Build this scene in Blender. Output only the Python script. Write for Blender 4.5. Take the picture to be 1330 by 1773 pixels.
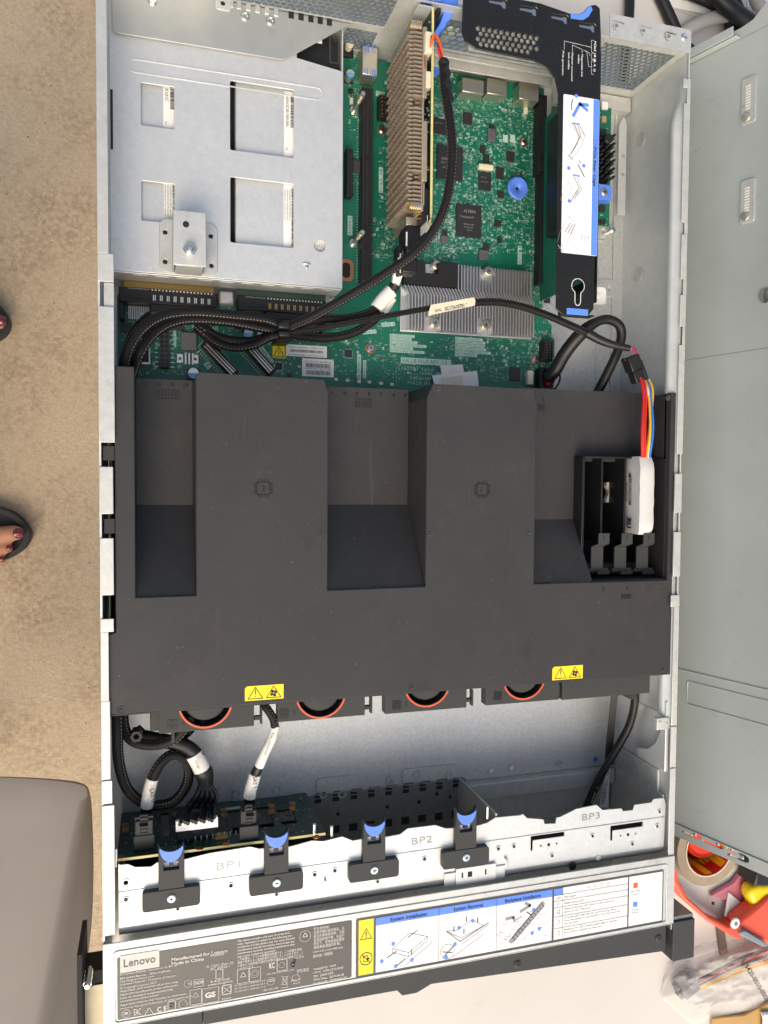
import bpy, math, random
from math import sin, cos, pi, radians
from mathutils import Matrix, Vector
from mathutils.geometry import delaunay_2d_cdt
random.seed(7)
SC = bpy.context.scene
for o in list(bpy.data.objects): bpy.data.objects.remove(o)
# ---------------------------------------------------------------- camera
ROT = Matrix(((0.9581687743, 0.0046969276, -0.2861652298), (0.0067621868, 0.9992146766, 0.0390423226), (0.2861238765, -0.0393442371, 0.9573845405)))
LOC = Vector((0.03350287, 0.32609713, 0.60793651))
cam = bpy.data.cameras.new('camera'); camo = bpy.data.objects.new('camera', cam)
SC.collection.objects.link(camo)
camo.matrix_world = Matrix.Translation(LOC) @ ROT.to_4x4()
cam.sensor_fit = 'HORIZONTAL'; cam.sensor_width = 36; cam.lens = 36 * 1332 / 1330
cam.clip_start = 0.02; cam.clip_end = 100
SC.camera = camo
# ---------------------------------------------------------------- light
w = bpy.data.worlds.new('World'); SC.world = w; w.use_nodes = True
SUN_EL, SUN_ROT = radians(48), radians(198)       # azimuth clockwise from +Y
nt = w.node_tree; bg = nt.nodes['Background']; sky = nt.nodes.new('ShaderNodeTexSky')
sky.sky_type = 'NISHITA'; sky.sun_disc = False; sky.sun_elevation = SUN_EL; sky.sun_rotation = SUN_ROT
sky.air_density = 1.0; sky.dust_density = 5.0; sky.ozone_density = 0.6
nt.links.new(sky.outputs[0], bg.inputs[0]); bg.inputs[1].default_value = 0.15
sl = bpy.data.lights.new('sun', 'SUN'); sl.energy = 0.6; sl.angle = radians(50); sl.color = (1, .97, .93)
so = bpy.data.objects.new('sun', sl); SC.collection.objects.link(so)
sd = Vector((sin(SUN_ROT) * cos(SUN_EL), cos(SUN_ROT) * cos(SUN_EL), sin(SUN_EL)))
so.rotation_euler = sd.to_track_quat('Z', 'Y').to_euler()
vs = SC.view_settings; vs.view_transform = 'Standard'; vs.look = 'None'; vs.exposure = 0.66; vs.gamma = 1
vs.use_white_balance = True; vs.white_balance_temperature = 7000; vs.white_balance_tint = 6
# ---------------------------------------------------------------- helpers
COL = SC.collection
def ray(u, v): return ROT @ Vector(((u - 665) / 1332, -(v - 886.5) / 1332, -1))
def at(u, v, z):                       # place seen at a spot of the picture, at height z
    r = ray(u, v); t = (z - LOC.z) / r.z; return (LOC.x + r.x * t, LOC.y + r.y * t)
def at3(u, v, z): a = at(u, v, z); return (a[0], a[1], z)
def px(z): return (LOC.z - z) / 1332   # metres per picture unit at height z
class MB:
    def __init__(s): s.v = []; s.f = []; s.uv = None; s.m = None; s.mi = []; s.cur = 0
    def add(s, vs, fs):
        n = len(s.v)
        if s.m is not None: vs = [s.m @ Vector(p) for p in vs]
        s.v += [tuple(p) for p in vs]; s.f += [tuple(i + n for i in f) for f in fs]; s.mi += [s.cur] * len(fs)
        return s
    def box(s, x0, x1, y0, y1, z0, z1):
        if x0 > x1: x0, x1 = x1, x0
        if y0 > y1: y0, y1 = y1, y0
        return s.add([(x0,y0,z0),(x1,y0,z0),(x1,y1,z0),(x0,y1,z0),(x0,y0,z1),(x1,y0,z1),(x1,y1,z1),(x0,y1,z1)],
            [(0,3,2,1),(4,5,6,7),(0,1,5,4),(1,2,6,5),(2,3,7,6),(3,0,4,7)])
    def prism(s, pts, z0, z1, holes=(), fn=None):   # polygon with holes, extruded; fn maps (a,b,c)
        fn = fn or (lambda a, b, c: (a, b, c))
        rings = [list(pts)] + [list(h) for h in holes]
        def area(r): return sum(r[i-1][0]*r[i][1]-r[i][0]*r[i-1][1] for i in range(len(r)))
        if area(rings[0]) < 0: rings[0].reverse()
        for r in rings[1:]:
            if area(r) > 0: r.reverse()
        flat = [p for r in rings for p in r]; n = len(flat); es = []; k = 0
        for r in rings:
            es += [(k+i, k+(i+1) % len(r)) for i in range(len(r))]; k += len(r)
        res = delaunay_2d_cdt([Vector((p[0]*100, p[1]*100)) for p in flat], es, [], 0, 1e-7)
        idm = [(o[0] if o else None) for o in res[3]]; fs = []
        for f in res[2]:
            t = [idm[i] for i in f]
            if None in t: continue
            a, b, c = (flat[i] for i in t[:3]); mx_, my_ = (a[0]+b[0]+c[0])/3, (a[1]+b[1]+c[1])/3; odd = False
            for r in rings:
                j = len(r)-1
                for i in range(len(r)):
                    if (r[i][1] > my_) != (r[j][1] > my_) and mx_ < (r[j][0]-r[i][0])*(my_-r[i][1])/(r[j][1]-r[i][1])+r[i][0]: odd = not odd
                    j = i
            if not odd: continue
            if (b[0]-a[0])*(c[1]-a[1])-(b[1]-a[1])*(c[0]-a[0]) < 0: t.reverse()
            fs.append(tuple(i + n for i in t)); fs.append(tuple(reversed(t)))
        k = 0
        for r in rings:
            m = len(r)
            for i in range(m):
                j = (i + 1) % m; fs.append((k+i, k+j, k+j+n, k+i+n))
            k += m
        return s.add([fn(p[0], p[1], z0) for p in flat] + [fn(p[0], p[1], z1) for p in flat], fs)
    def cyl(s, x, y, z0, z1, r, n=20, r2=None, axis='z'):
        r2 = r if r2 is None else r2
        f = {'z': lambda a,b,c:(x+a,y+b,c), 'y': lambda a,b,c:(x+a,c,y+b), 'x': lambda a,b,c:(c,x+a,y+b)}[axis]
        vs = [f(r*cos(2*pi*i/n), r*sin(2*pi*i/n), z0) for i in range(n)] + [f(r2*cos(2*pi*i/n), r2*sin(2*pi*i/n), z1) for i in range(n)]
        return s.add(vs, [(i,(i+1)%n,(i+1)%n+n,i+n) for i in range(n)] + [tuple(reversed(range(n))), tuple(range(n,2*n))])
    def ring(s, x, y, z0, z1, ri, ro, n=32, a0=0, a1=2*pi):
        full = abs(a1-a0-2*pi) < 1e-6; k = n if full else n+1
        vs = []
        for i in range(k):
            a = a0 + (a1-a0)*i/n
            for (r, z) in ((ri,z0),(ro,z0),(ro,z1),(ri,z1)): vs.append((x+r*cos(a), y+r*sin(a), z))
        fs = []
        for i in range(n):
            j = (i+1) % k
            for q in range(4): fs.append((i*4+q, i*4+(q+1)%4, j*4+(q+1)%4, j*4+q))
        if not full: fs += [(0,3,2,1), (n*4,n*4+1,n*4+2,n*4+3)]
        return s.add(vs, fs)
    def lathe(s, x, y, prof, n=24):
        vs = [(x+r*cos(2*pi*i/n), y+r*sin(2*pi*i/n), z) for (r, z) in prof for i in range(n)]
        fs = [(k*n+i, k*n+(i+1)%n, (k+1)*n+(i+1)%n, (k+1)*n+i) for k in range(len(prof)-1) for i in range(n)]
        fs += [tuple(range((len(prof)-1)*n, len(prof)*n))]
        return s.add(vs, fs)
    def tube(s, pts, r, n=10, sub=6, flat=1.0, cap=True):
        P = smooth(pts, sub) if sub > 1 else [Vector(p) for p in pts]
        if s.uv is None: s.uv = {}
        rr = r if callable(r) else (lambda t: r)
        base = len(s.v); L = 0; up = Vector((0, 0, 1)); vs = []; ls = []
        for i, p in enumerate(P):
            t = (P[min(i+1,len(P)-1)] - P[max(i-1,0)]).normalized()
            side = t.cross(up)
            if side.length < .05: side = t.cross(Vector((0, 1, 0)))
            side.normalize(); nrm = side.cross(t).normalized(); up = nrm
            if i: L += (p - P[i-1]).length
            q = rr(i / (len(P)-1)); ls.append(L)
            for k in range(n):
                a = 2*pi*k/n; vs.append(p + side*(q*cos(a)) + nrm*(q*flat*sin(a)))
        fs = []; uvs = []
        for i in range(len(P)-1):
            for k in range(n):
                k2 = (k+1) % n; fs.append((i*n+k, i*n+k2, (i+1)*n+k2, (i+1)*n+k))
                s.uv[len(s.f)+len(fs)-1] = ((k/n, ls[i]), ((k+1)/n, ls[i]), ((k+1)/n, ls[i+1]), (k/n, ls[i+1]))
        if cap: fs += [tuple(reversed(range(n))), tuple(range((len(P)-1)*n, len(P)*n))]
        return s.add(vs, fs)
    def honey(s, a0, a1, b0, b1, pitch, hole, c0, c1, fn, mask=None):   # perforated sheet, hexagonal holes
        R = pitch/math.sqrt(3); dy = pitch*math.sqrt(3)/2; row = 0; b = b0 + R
        while b < b1 - R*.5:
            a = a0 + pitch/2 + (pitch/2 if row % 2 else 0)
            while a < a1 - pitch*.4:
                if mask is None or mask(a, b):
                    o = [(a+R*sin(k*pi/3), b+R*cos(k*pi/3)) for k in range(6)]
                    h = [(a+hole*sin(k*pi/3), b+hole*cos(k*pi/3)) for k in range(6)]
                    vs = [fn(p[0],p[1],c0) for p in o]+[fn(p[0],p[1],c0) for p in h]+[fn(p[0],p[1],c1) for p in o]+[fn(p[0],p[1],c1) for p in h]
                    fs = []
                    for k in range(6):
                        j = (k+1) % 6
                        fs += [(k,j,j+6,k+6), (k+12,k+18,j+18,j+12), (k+6,j+6,j+18,k+18)]
                    s.add(vs, fs)
                a += pitch
            b += dy; row += 1
        return s
    def islands(s, ex=.0004):
        par = list(range(len(s.v)))
        def find(a):
            while par[a] != a: par[a] = par[par[a]]; a = par[a]
            return a
        for f in s.f:
            r = find(f[0])
            for q in f[1:]: par[find(q)] = r
        g = {}
        for i in range(len(s.v)): g.setdefault(find(i), []).append(i)
        bb = []
        for k, l in g.items():
            P = [s.v[i] for i in l]; bb.append([[min(p[a] for p in P)-ex for a in range(3)], [max(p[a] for p in P)+ex for a in range(3)], [k]])
        ch_ = True
        while ch_ and len(bb) < 170:
            ch_ = False
            for i in range(len(bb)):
                for j in range(i+1, len(bb)):
                    A, B = bb[i], bb[j]
                    if all(A[0][a] <= B[1][a] and B[0][a] <= A[1][a] for a in range(3)):
                        bb[i] = [[min(A[0][a],B[0][a]) for a in range(3)], [max(A[1][a],B[1][a]) for a in range(3)], A[2]+B[2]]; del bb[j]; ch_ = True; break
                if ch_: break
        return bb, find
    def build(s, name, mat, parent=None, bevel=0, smoothang=35, seg=2, kind=None):
        flat_ = any(w_ in name for w_ in ('print','letter','text','mark'))
        if not kind and not s.uv and len(s.f) < 9000 and 'mesh' not in name:
            bb, find = s.islands(.0022 if flat_ else .0004)
            if len(bb) > 1:
                big_ = [b for b in bb if max(b[1][a]-b[0][a] for a in range(3)) > .0045]
                if len(bb) <= 40 and (flat_ or len(big_) == len(bb)) and len(s.mi) == len(s.f) and not isinstance(mat, (list, tuple)):
                    last = None
                    for b in bb:
                        roots = set(b[2]); m2 = MB(); ix = {}
                        for f in s.f:
                            if find(f[0]) in roots:
                                for q in f:
                                    if q not in ix: ix[q] = len(m2.v); m2.v.append(s.v[q])
                                m2.f.append(tuple(ix[q] for q in f)); m2.mi.append(0)
                        last = m2._b(name, mat, parent, bevel, smoothang, seg, None)
                    return last
                if not flat_ and parent is not None: kind = 'stuff'
        return s._b(name, mat, parent, bevel, smoothang, seg, kind)
    def _b(s, name, mat, parent, bevel, smoothang, seg, kind):
        me = bpy.data.meshes.new(name)
        off = Vector((0,0,0)); q = parent
        while q is not None: off += q.location; q = q.parent
        me.from_pydata([(p[0]-off.x, p[1]-off.y, p[2]-off.z) for p in s.v], [], s.f)
        mats = mat if isinstance(mat, (list, tuple)) else [mat]
        for m in mats: me.materials.append(m)
        if len(mats) > 1:
            for p, i in zip(me.polygons, s.mi): p.material_index = i
        if s.uv:
            ul = me.uv_layers.new(name='UVMap')
            for p in me.polygons:
                u = s.uv.get(p.index)
                if u:
                    for li, c in zip(p.loop_indices, u): ul.data[li].uv = c
        me.validate(); me.update()
        if smoothang:
            me.shade_smooth(); me.set_sharp_from_angle(angle=radians(smoothang))
        o = bpy.data.objects.new(name, me); COL.objects.link(o)
        if parent is not None: o.parent = parent
        if bevel:
            b = o.modifiers.new('bevel', 'BEVEL'); b.width = bevel; b.segments = seg; b.limit_method = 'ANGLE'; b.angle_limit = radians(40)
        if kind: o['kind'] = kind
        return o
def smooth(pts, sub):
    P = [Vector(p) for p in pts]; out = []
    for i in range(len(P)-1):
        p0 = P[max(i-1,0)]; p1 = P[i]; p2 = P[i+1]; p3 = P[min(i+2,len(P)-1)]
        for k in range(sub):
            t = k/sub; out.append(.5*((2*p1)+(p2-p0)*t+(2*p0-5*p1+4*p2-p3)*t*t+(3*p1-p0-3*p2+p3)*t**3))
    out.append(P[-1]); return out
def tag(o, label=None, cat=None, group=None, kind=None):
    for k, v in (('label',label),('category',cat),('group',group),('kind',kind)):
        if v: o[k] = v
    return o
def thing(name, label, cat, loc=(0,0,0), group=None):
    o = bpy.data.objects.new(name, None); o.empty_display_size = .01; COL.objects.link(o); o.location = loc
    return tag(o, label, cat, group)
def lab(o, label): o['label'] = label; return o
def box(name, mat, parent, x0, x1, y0, y1, z0, z1, bevel=0): return MB().box(x0,x1,y0,y1,z0,z1).build(name, mat, parent, bevel)
def pbox(name, mat, parent, u0, v0, u1, v1, z0, z1, bevel=0):
    a = at(u0, v0, z1); b = at(u1, v1, z1)
    return box(name, mat, parent, a[0], b[0], b[1], a[1], z0, z1, bevel)
def inst(o, parent, loc, rz=0, sc=None):
    c = o.copy(); COL.objects.link(c); c.parent = parent
    c.location = loc; c.rotation_euler = (0, 0, rz)
    if sc: c.scale = sc
    return c
def copy_tree(o, loc=None, rz=None, label=None, parent=None):
    c = o.copy(); COL.objects.link(c)
    if parent is not None: c.parent = parent
    if loc is not None: c.location = loc
    if rz is not None: c.rotation_euler = (0, 0, rz)
    if label: c['label'] = label
    for ch in list(o.children): copy_tree(ch, parent=c)
    return c
def rrect(x0, x1, y0, y1, r, n=5):
    out = []
    for cx, cy, a in ((x1-r,y1-r,0),(x0+r,y1-r,pi/2),(x0+r,y0+r,pi),(x1-r,y0+r,3*pi/2)):
        for i in range(n+1): out.append((cx+r*cos(a+pi/2*i/n), cy+r*sin(a+pi/2*i/n)))
    return out
def circ(x, y, r, n=20, ry=None): return [(x+r*cos(2*pi*i/n), y+(ry or r)*sin(2*pi*i/n)) for i in range(n)]
def dimple(mb, x, y, z, r=.003, h=.0006):     # a pressed ring round a small hole
    mb.ring(x, y, z, z+h, r*.62, r, 18)
# text collected into one mesh: list of (string, x, y, z, cap height, angle, width or None)
def text_mb(items, mb=None, ext=.00008):
    mb = mb or MB()
    for it in items:
        s, x, y, z, h, ang = it[:6]; wd = it[6] if len(it) > 6 else None; bold = it[7] if len(it) > 7 else 0
        cu = bpy.data.curves.new('t', 'FONT'); cu.body = s; cu.size = 1; cu.resolution_u = 2; cu.offset = bold
        ob = bpy.data.objects.new('t', cu); COL.objects.link(ob)
        dg = bpy.context.evaluated_depsgraph_get(); me = bpy.data.meshes.new_from_object(ob.evaluated_get(dg))
        if len(me.vertices):
            xs = [v.co.x for v in me.vertices]; k = h/.7; kx = k if not wd else wd/max(max(xs)-min(xs), 1e-6)
            x0 = min(xs); c, q = cos(ang), sin(ang)
            def mp(v, dz): a = (v.co.x-x0)*kx; b = v.co.y*k; return (x+a*c-b*q, y+a*q+b*c, z+dz)
            mb.add([mp(v, ext) for v in me.vertices], [tuple(p.vertices) for p in me.polygons])
        bpy.data.objects.remove(ob); bpy.data.curves.remove(cu); bpy.data.meshes.remove(me)
    return mb
def ptxt(s, u, v, z, hp, ang=0, wp=None, bold=0.0):     # same, position and sizes in picture units
    a = at(u, v, z); k = px(z); return (s, a[0], a[1], z, hp*k, ang, wp*k if wp else None, bold)
def pend(mb, u0, v0, u1, v1, z, wpx):       # flat stroke between two picture positions
    a = Vector(at(u0,v0,z)); b = Vector(at(u1,v1,z)); stroke(mb, a, b, wpx*px(z), z)
def stroke(mb, a, b, wd, z):
    a = Vector(a[:2]); b = Vector(b[:2]); d = (b-a)
    if d.length < 1e-7: return
    d = d.normalized()*wd/2; n = Vector((-d.y, d.x)); a = a-d*.6; b = b+d*.6
    mb.add([(a.x-n.x,a.y-n.y,z),(b.x-n.x,b.y-n.y,z),(b.x+n.x,b.y+n.y,z),(a.x+n.x,a.y+n.y,z)], [(0,1,2,3)])
def poly(mb, pts, z, wd, closed=True):
    for i in range(len(pts) - (0 if closed else 1)): stroke(mb, pts[i], pts[(i+1) % len(pts)], wd, z)
# ---------------------------------------------------------------- materials
def mat(name, col, rough=.5, metal=0., spec=.5, noise=None, bump=None, alpha=None, trans=0, coat=0, dirt=None):
    m = bpy.data.materials.new(name); m.use_nodes = True; t = m.node_tree; b = t.nodes['Principled BSDF']
    b.inputs['Base Color'].default_value = (*col, 1); b.inputs['Roughness'].default_value = rough; b.inputs['Metallic'].default_value = metal
    b.inputs['Specular IOR Level'].default_value = spec
    if coat: b.inputs['Coat Weight'].default_value = coat; b.inputs['Coat Roughness'].default_value = .1
    if trans: b.inputs['Transmission Weight'].default_value = trans
    if alpha is not None: b.inputs['Alpha'].default_value = alpha
    tc = t.nodes.new('ShaderNodeTexCoord'); geo = t.nodes.new('ShaderNodeNewGeometry')
    def noi(scale, det=3, ro=.6):
        n = t.nodes.new('ShaderNodeTexNoise'); n.inputs['Scale'].default_value = scale; n.inputs['Detail'].default_value = det
        n.inputs['Roughness'].default_value = ro; t.links.new(geo.outputs['Position'], n.inputs['Vector']); return n
    cur = None
    def mix(fac, c1, c2):
        x = t.nodes.new('ShaderNodeMix'); x.data_type = 'RGBA'; t.links.new(fac, x.inputs[0])
        for i, c in ((6, c1), (7, c2)):
            if isinstance(c, tuple): x.inputs[i].default_value = (*c, 1)
            else: t.links.new(c, x.inputs[i])
        return x.outputs[2]
    def ramp(src, a, b_):
        r = t.nodes.new('ShaderNodeMapRange'); r.inputs[1].default_value = a; r.inputs[2].default_value = b_; t.links.new(src, r.inputs[0]); return r.outputs[0]
    if noise:      # (scale, amount, [rough amount])
        n = noi(noise[0]); k = noise[1]
        lo = tuple(c*(1-k) for c in col); hi = tuple(min(1, c*(1+k)) for c in col)
        cur = mix(ramp(n.outputs[0], .3, .7), lo, hi)
        if len(noise) > 2:
            r = t.nodes.new('ShaderNodeMapRange'); r.inputs[1].default_value = .3; r.inputs[2].default_value = .7
            r.inputs[3].default_value = rough-noise[2]; r.inputs[4].default_value = rough+noise[2]
            n2 = noi(noise[0]*.35, 4); t.links.new(n2.outputs[0], r.inputs[0]); t.links.new(r.outputs[0], b.inputs['Roughness'])
    if dirt:       # (scale, threshold, colour, amount)
        n = noi(dirt[0], 6, .7); f = ramp(n.outputs[0], dirt[1], dirt[1]+.12)
        mu = t.nodes.new('ShaderNodeMath'); mu.operation = 'MULTIPLY'; mu.inputs[1].default_value = dirt[3]; t.links.new(f, mu.inputs[0])
        cur = mix(mu.outputs[0], cur if cur else col, dirt[2])
    if cur: t.links.new(cur, b.inputs['Base Color'])
    if bump:       # (scale, strength, distance)
        n = noi(bump[0], 4); bp = t.nodes.new('ShaderNodeBump'); bp.inputs['Strength'].default_value = bump[1]; bp.inputs['Distance'].default_value = bump[2]
        t.links.new(n.outputs[0], bp.inputs['Height']); t.links.new(bp.outputs[0], b.inputs['Normal'])
    m['b'] = 1
    return m
M = {}
M['zinc'] = mat('galvanised_steel', (.67,.68,.67), .46, .55, noise=(260,.05,.05), dirt=(60,.64,(.40,.39,.37),.35), bump=(500,.12,.0002))
M['zincdull'] = mat('worn_galvanised_steel', (.56,.565,.545), .52, .5, noise=(160,.08,.06), dirt=(60,.6,(.33,.32,.29),.5), bump=(500,.15,.0002))
M['zincdark'] = mat('floor_galvanised_steel', (.64,.65,.635), .44, .6, noise=(420,.10,.03), dirt=(220,.66,(.36,.35,.33),.4), bump=(600,.15,.0002))
M['steel'] = mat('bright_steel', (.72,.72,.70), .25, 1.)
M['nickel'] = mat('nickel', (.62,.58,.50), .35, .9, noise=(60,.08,.05))
M['alu'] = mat('aluminium', (.78,.77,.76), .38, .85, noise=(90,.05,.05))
M['darkmetal'] = mat('dark_steel', (.29,.295,.29), .42, .7, noise=(200,.1,.05))
M['shroud'] = mat('black_moulded_plastic', (.037,.036,.038), .52, 0, .25, noise=(14,.10,.06), dirt=(22,.60,(.062,.054,.050),.6), bump=(2500,.25,.0002))
def wear(m):      # dust specks, hair-line scuffs and finger smears on the moulded plastic
    t = m.node_tree; b = t.nodes['Principled BSDF']; L = t.links.new
    geo = [n for n in t.nodes if n.type == 'NEW_GEOMETRY'][0]; src = b.inputs['Base Color'].links[0].from_socket
    def noi(sc, d, vec=None, st=(1,1,1)):
        mp = t.nodes.new('ShaderNodeMapping'); mp.inputs['Scale'].default_value = st; L(geo.outputs[0], mp.inputs[0])
        n = t.nodes.new('ShaderNodeTexNoise'); n.inputs['Scale'].default_value = sc; n.inputs['Detail'].default_value = d; n.inputs['Roughness'].default_value = .7; L(mp.outputs[0], n.inputs['Vector']); return n.outputs[0]
    def rg(x, a, c, lo=0., hi=1.):
        r = t.nodes.new('ShaderNodeMapRange'); r.inputs[1].default_value = a; r.inputs[2].default_value = c; r.inputs[3].default_value = lo; r.inputs[4].default_value = hi; L(x, r.inputs[0]); return r.outputs[0]
    def mx(f, a, c):
        x = t.nodes.new('ShaderNodeMix'); x.data_type = 'RGBA'; L(f, x.inputs[0]); L(a, x.inputs[6]); x.inputs[7].default_value = (*c,1); return x.outputs[2]
    src = mx(rg(noi(420,2), .70, .76, 0, .9), src, (.14,.14,.14)); src = mx(rg(noi(24,5), .55, .70, 0, .55), src, (.060,.050,.046)); src = mx(rg(noi(32,4,st=(1,1,3)), .60, .70, 0, .5), src, (.024,.022,.022))
    src = mx(rg(noi(160,3,st=(1,.05,1)), .66, .72, 0, .45), src, (.085,.082,.08))
    src = mx(rg(noi(1500,1), .40, .62, 0, .45), src, (.055,.054,.055))
    L(src, b.inputs['Base Color']); L(rg(noi(11,5), .35, .68, .34, .62), b.inputs['Roughness'])
wear(M['shroud'])
M['bezel'] = mat('dark_grey_plastic', (.050,.051,.051), .55, 0, .22, noise=(900,.06), bump=(2200,.2,.0002))
M['black'] = mat('black_plastic', (.012,.012,.013), .42, 0, .4, noise=(400,.1))
M['blackmat'] = mat('matt_black', (.012,.012,.013), .8)
M['rubber'] = mat('black_rubber', (.012,.012,.012), .42, 0, .4, noise=(120,.15))
M['blue'] = mat('blue_plastic', (.10,.24,.82), .42, 0, .5, noise=(200,.06))
M['bluedk'] = mat('blue_paint', (.10,.25,.80), .5)
M['orange'] = mat('orange_paint', (.66,.11,.035), .45)
M['yellow'] = mat('yellow_sticker', (.92,.70,.02), .45, noise=(300,.04))
M['ink'] = mat('black_ink', (.015,.015,.015), .6)
M['greyink'] = mat('grey_ink', (.28,.28,.28), .6)
M['white'] = mat('white_paper', (.80,.79,.77), .55, noise=(200,.03))
M['cream'] = mat('cream_plastic', (.72,.66,.50), .45, noise=(100,.05))
M['offwhite'] = mat('off_white_label', (.75,.72,.66), .5, noise=(150,.05))
M['silk'] = mat('white_silkscreen', (.30,.47,.40), .6)
M['silkblock'] = mat('silkscreen_block', (.42,.60,.53), .6)
M['gold'] = mat('gold_contact', (.50,.32,.09), .35, .7)
M['zincmesh'] = mat('mesh_steel', (.25,.275,.27), .45, .6)
M['zincwall'] = mat('side_wall_steel', (.60,.625,.615), .42, .3, noise=(120,.05,.05), dirt=(30,.68,(.45,.45,.43),.3), bump=(400,.1,.0002))
M['copper'] = mat('copper', (.62,.25,.13), .35, .9)
M['tin'] = mat('tinned_metal', (.66,.66,.62), .35, .85)
M['cap'] = mat('ceramic_capacitor', (.42,.30,.18), .5)
M['chip'] = mat('chip_package', (.028,.028,.030), .45, 0, .4, noise=(600,.12))
M['induct'] = mat('grey_inductor', (.11,.11,.12), .45, .1, noise=(900,.2))
M['blacklabel'] = mat('dark_grey_label', (.085,.078,.072), .42, 0, .45, dirt=(120,.62,(.16,.15,.14),.4))
M['print'] = mat('white_print', (.62,.59,.54), .6)
M['raidfin'] = mat('tarnished_nickel_fin', (.43,.35,.27), .45, .5, noise=(120,.12))
M['pcbedge'] = mat('board_edge', (.66,.58,.25), .6)
M['red'] = mat('red_wire', (.62,.02,.02), .4); M['owire'] = mat('orange_wire', (.75,.13,.02), .4)
M['ywire'] = mat('yellow_wire', (.75,.42,.03), .4); M['wwire'] = mat('white_wire', (.80,.78,.75), .4)
M['bwire'] = mat('blue_wire', (.03,.16,.60), .4); M['kwire'] = mat('black_wire', (.015,.015,.016), .4)
M['gwire'] = mat('grey_cable', (.44,.40,.35), .5, noise=(40,.08))
M['glossblack'] = mat('glossy_black_sheet', (.012,.011,.010), .24, 0, .5, noise=(30,.1,.04), dirt=(300,.60,(.05,.05,.055),.5))
M['glow'] = mat('glossy_label', (.80,.80,.80), .25, 0, .5)
def pcb(name, col, dens=1.0):
    m = mat(name, col, .38, 0, .5); t = m.node_tree; b = t.nodes['Principled BSDF']; L = t.links.new
    geo = [n for n in t.nodes if n.type == 'NEW_GEOMETRY'][0]
    # traces: fine stripes whose direction changes from patch to patch
    vor = t.nodes.new('ShaderNodeTexVoronoi'); vor.inputs['Scale'].default_value = 55; vor.distance = 'CHEBYCHEV'; L(geo.outputs[0], vor.inputs['Vector'])
    sep = t.nodes.new('ShaderNodeSeparateXYZ'); L(geo.outputs[0], sep.inputs[0]); sc = t.nodes.new('ShaderNodeSeparateColor'); L(vor.outputs['Color'], sc.inputs[0])
    def math_(op, a, b_=None):
        n = t.nodes.new('ShaderNodeMath'); n.operation = op
        for i, q in enumerate((a, b_)):
            if q is None: continue
            if isinstance(q, (int, float)): n.inputs[i].default_value = q
            else: L(q, n.inputs[i])
        return n.outputs[0]
    pick = math_('GREATER_THAN', sc.outputs[0], .5); d = math_('ADD', sep.outputs[0], sep.outputs[1])
    mx = t.nodes.new('ShaderNodeMix'); L(pick, mx.inputs[0]); L(sep.outputs[0], mx.inputs[2]); L(sep.outputs[1], mx.inputs[3])
    mx2 = t.nodes.new('ShaderNodeMix'); L(math_('GREATER_THAN', sc.outputs[1], .78), mx2.inputs[0]); L(mx.outputs[0], mx2.inputs[2]); L(d, mx2.inputs[3])
    st = math_('GREATER_THAN', math_('SINE', math_('MULTIPLY', mx2.outputs[0], 4200)), .35)
    den = math_('GREATER_THAN', sc.outputs[2], 1-.55*dens)
    f = math_('MULTIPLY', math_('MULTIPLY', st, den), .75)
    x = t.nodes.new('ShaderNodeMix'); x.data_type = 'RGBA'; L(f, x.inputs[0]); x.inputs[6].default_value = (*col, 1)
    x.inputs[7].default_value = (col[0]*1.5+.002, min(1, col[1]*1.45), col[2]*1.45, 1); L(x.outputs[2], b.inputs['Base Color'])
    return m
M['pcb'] = pcb('green_circuit_board', (.005,.130,.080)); M['pcbdark'] = pcb('dark_green_circuit_board', (.006,.035,.020), 1.2)
def braid():
    m = mat('braided_sleeve', (.012,.011,.012), .6, 0, .25); t = m.node_tree; b = t.nodes['Principled BSDF']; L = t.links.new
    uv = t.nodes.new('ShaderNodeUVMap'); sep = t.nodes.new('ShaderNodeSeparateXYZ'); L(uv.outputs[0], sep.inputs[0])
    def mt(op, a, b_=None):
        n = t.nodes.new('ShaderNodeMath'); n.operation = op
        for i, q in enumerate((a, b_)):
            if q is None: continue
            if isinstance(q, (int, float)): n.inputs[i].default_value = q
            else: L(q, n.inputs[i])
        return n.outputs[0]
    U = mt('MULTIPLY', sep.outputs[0], 8); V = mt('MULTIPLY', sep.outputs[1], 420)
    a = mt('FRACT', mt('ADD', U, V)); c = mt('FRACT', mt('SUBTRACT', U, V))
    wv = mt('MULTIPLY', mt('GREATER_THAN', a, .55), mt('GREATER_THAN', c, .55))
    dash = mt('MULTIPLY', mt('LESS_THAN', mt('FRACT', mt('MULTIPLY', sep.outputs[0], 3)), .09), mt('GREATER_THAN', mt('FRACT', mt('MULTIPLY', sep.outputs[1], 420)), .5))
    x = t.nodes.new('ShaderNodeMix'); x.data_type = 'RGBA'; L(wv, x.inputs[0]); x.inputs[6].default_value = (.004,.0035,.004,1); x.inputs[7].default_value = (.020,.017,.017,1)
    y = t.nodes.new('ShaderNodeMix'); y.data_type = 'RGBA'; L(dash, y.inputs[0]); L(x.outputs[2], y.inputs[6]); y.inputs[7].default_value = (.20,.18,.17,1)
    L(y.outputs[2], b.inputs['Base Color'])
    bp = t.nodes.new('ShaderNodeBump'); bp.inputs['Strength'].default_value = .5; bp.inputs['Distance'].default_value = .0003; L(wv, bp.inputs['Height']); L(bp.outputs[0], b.inputs['Normal'])
    return m
M['braid'] = braid()
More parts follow.
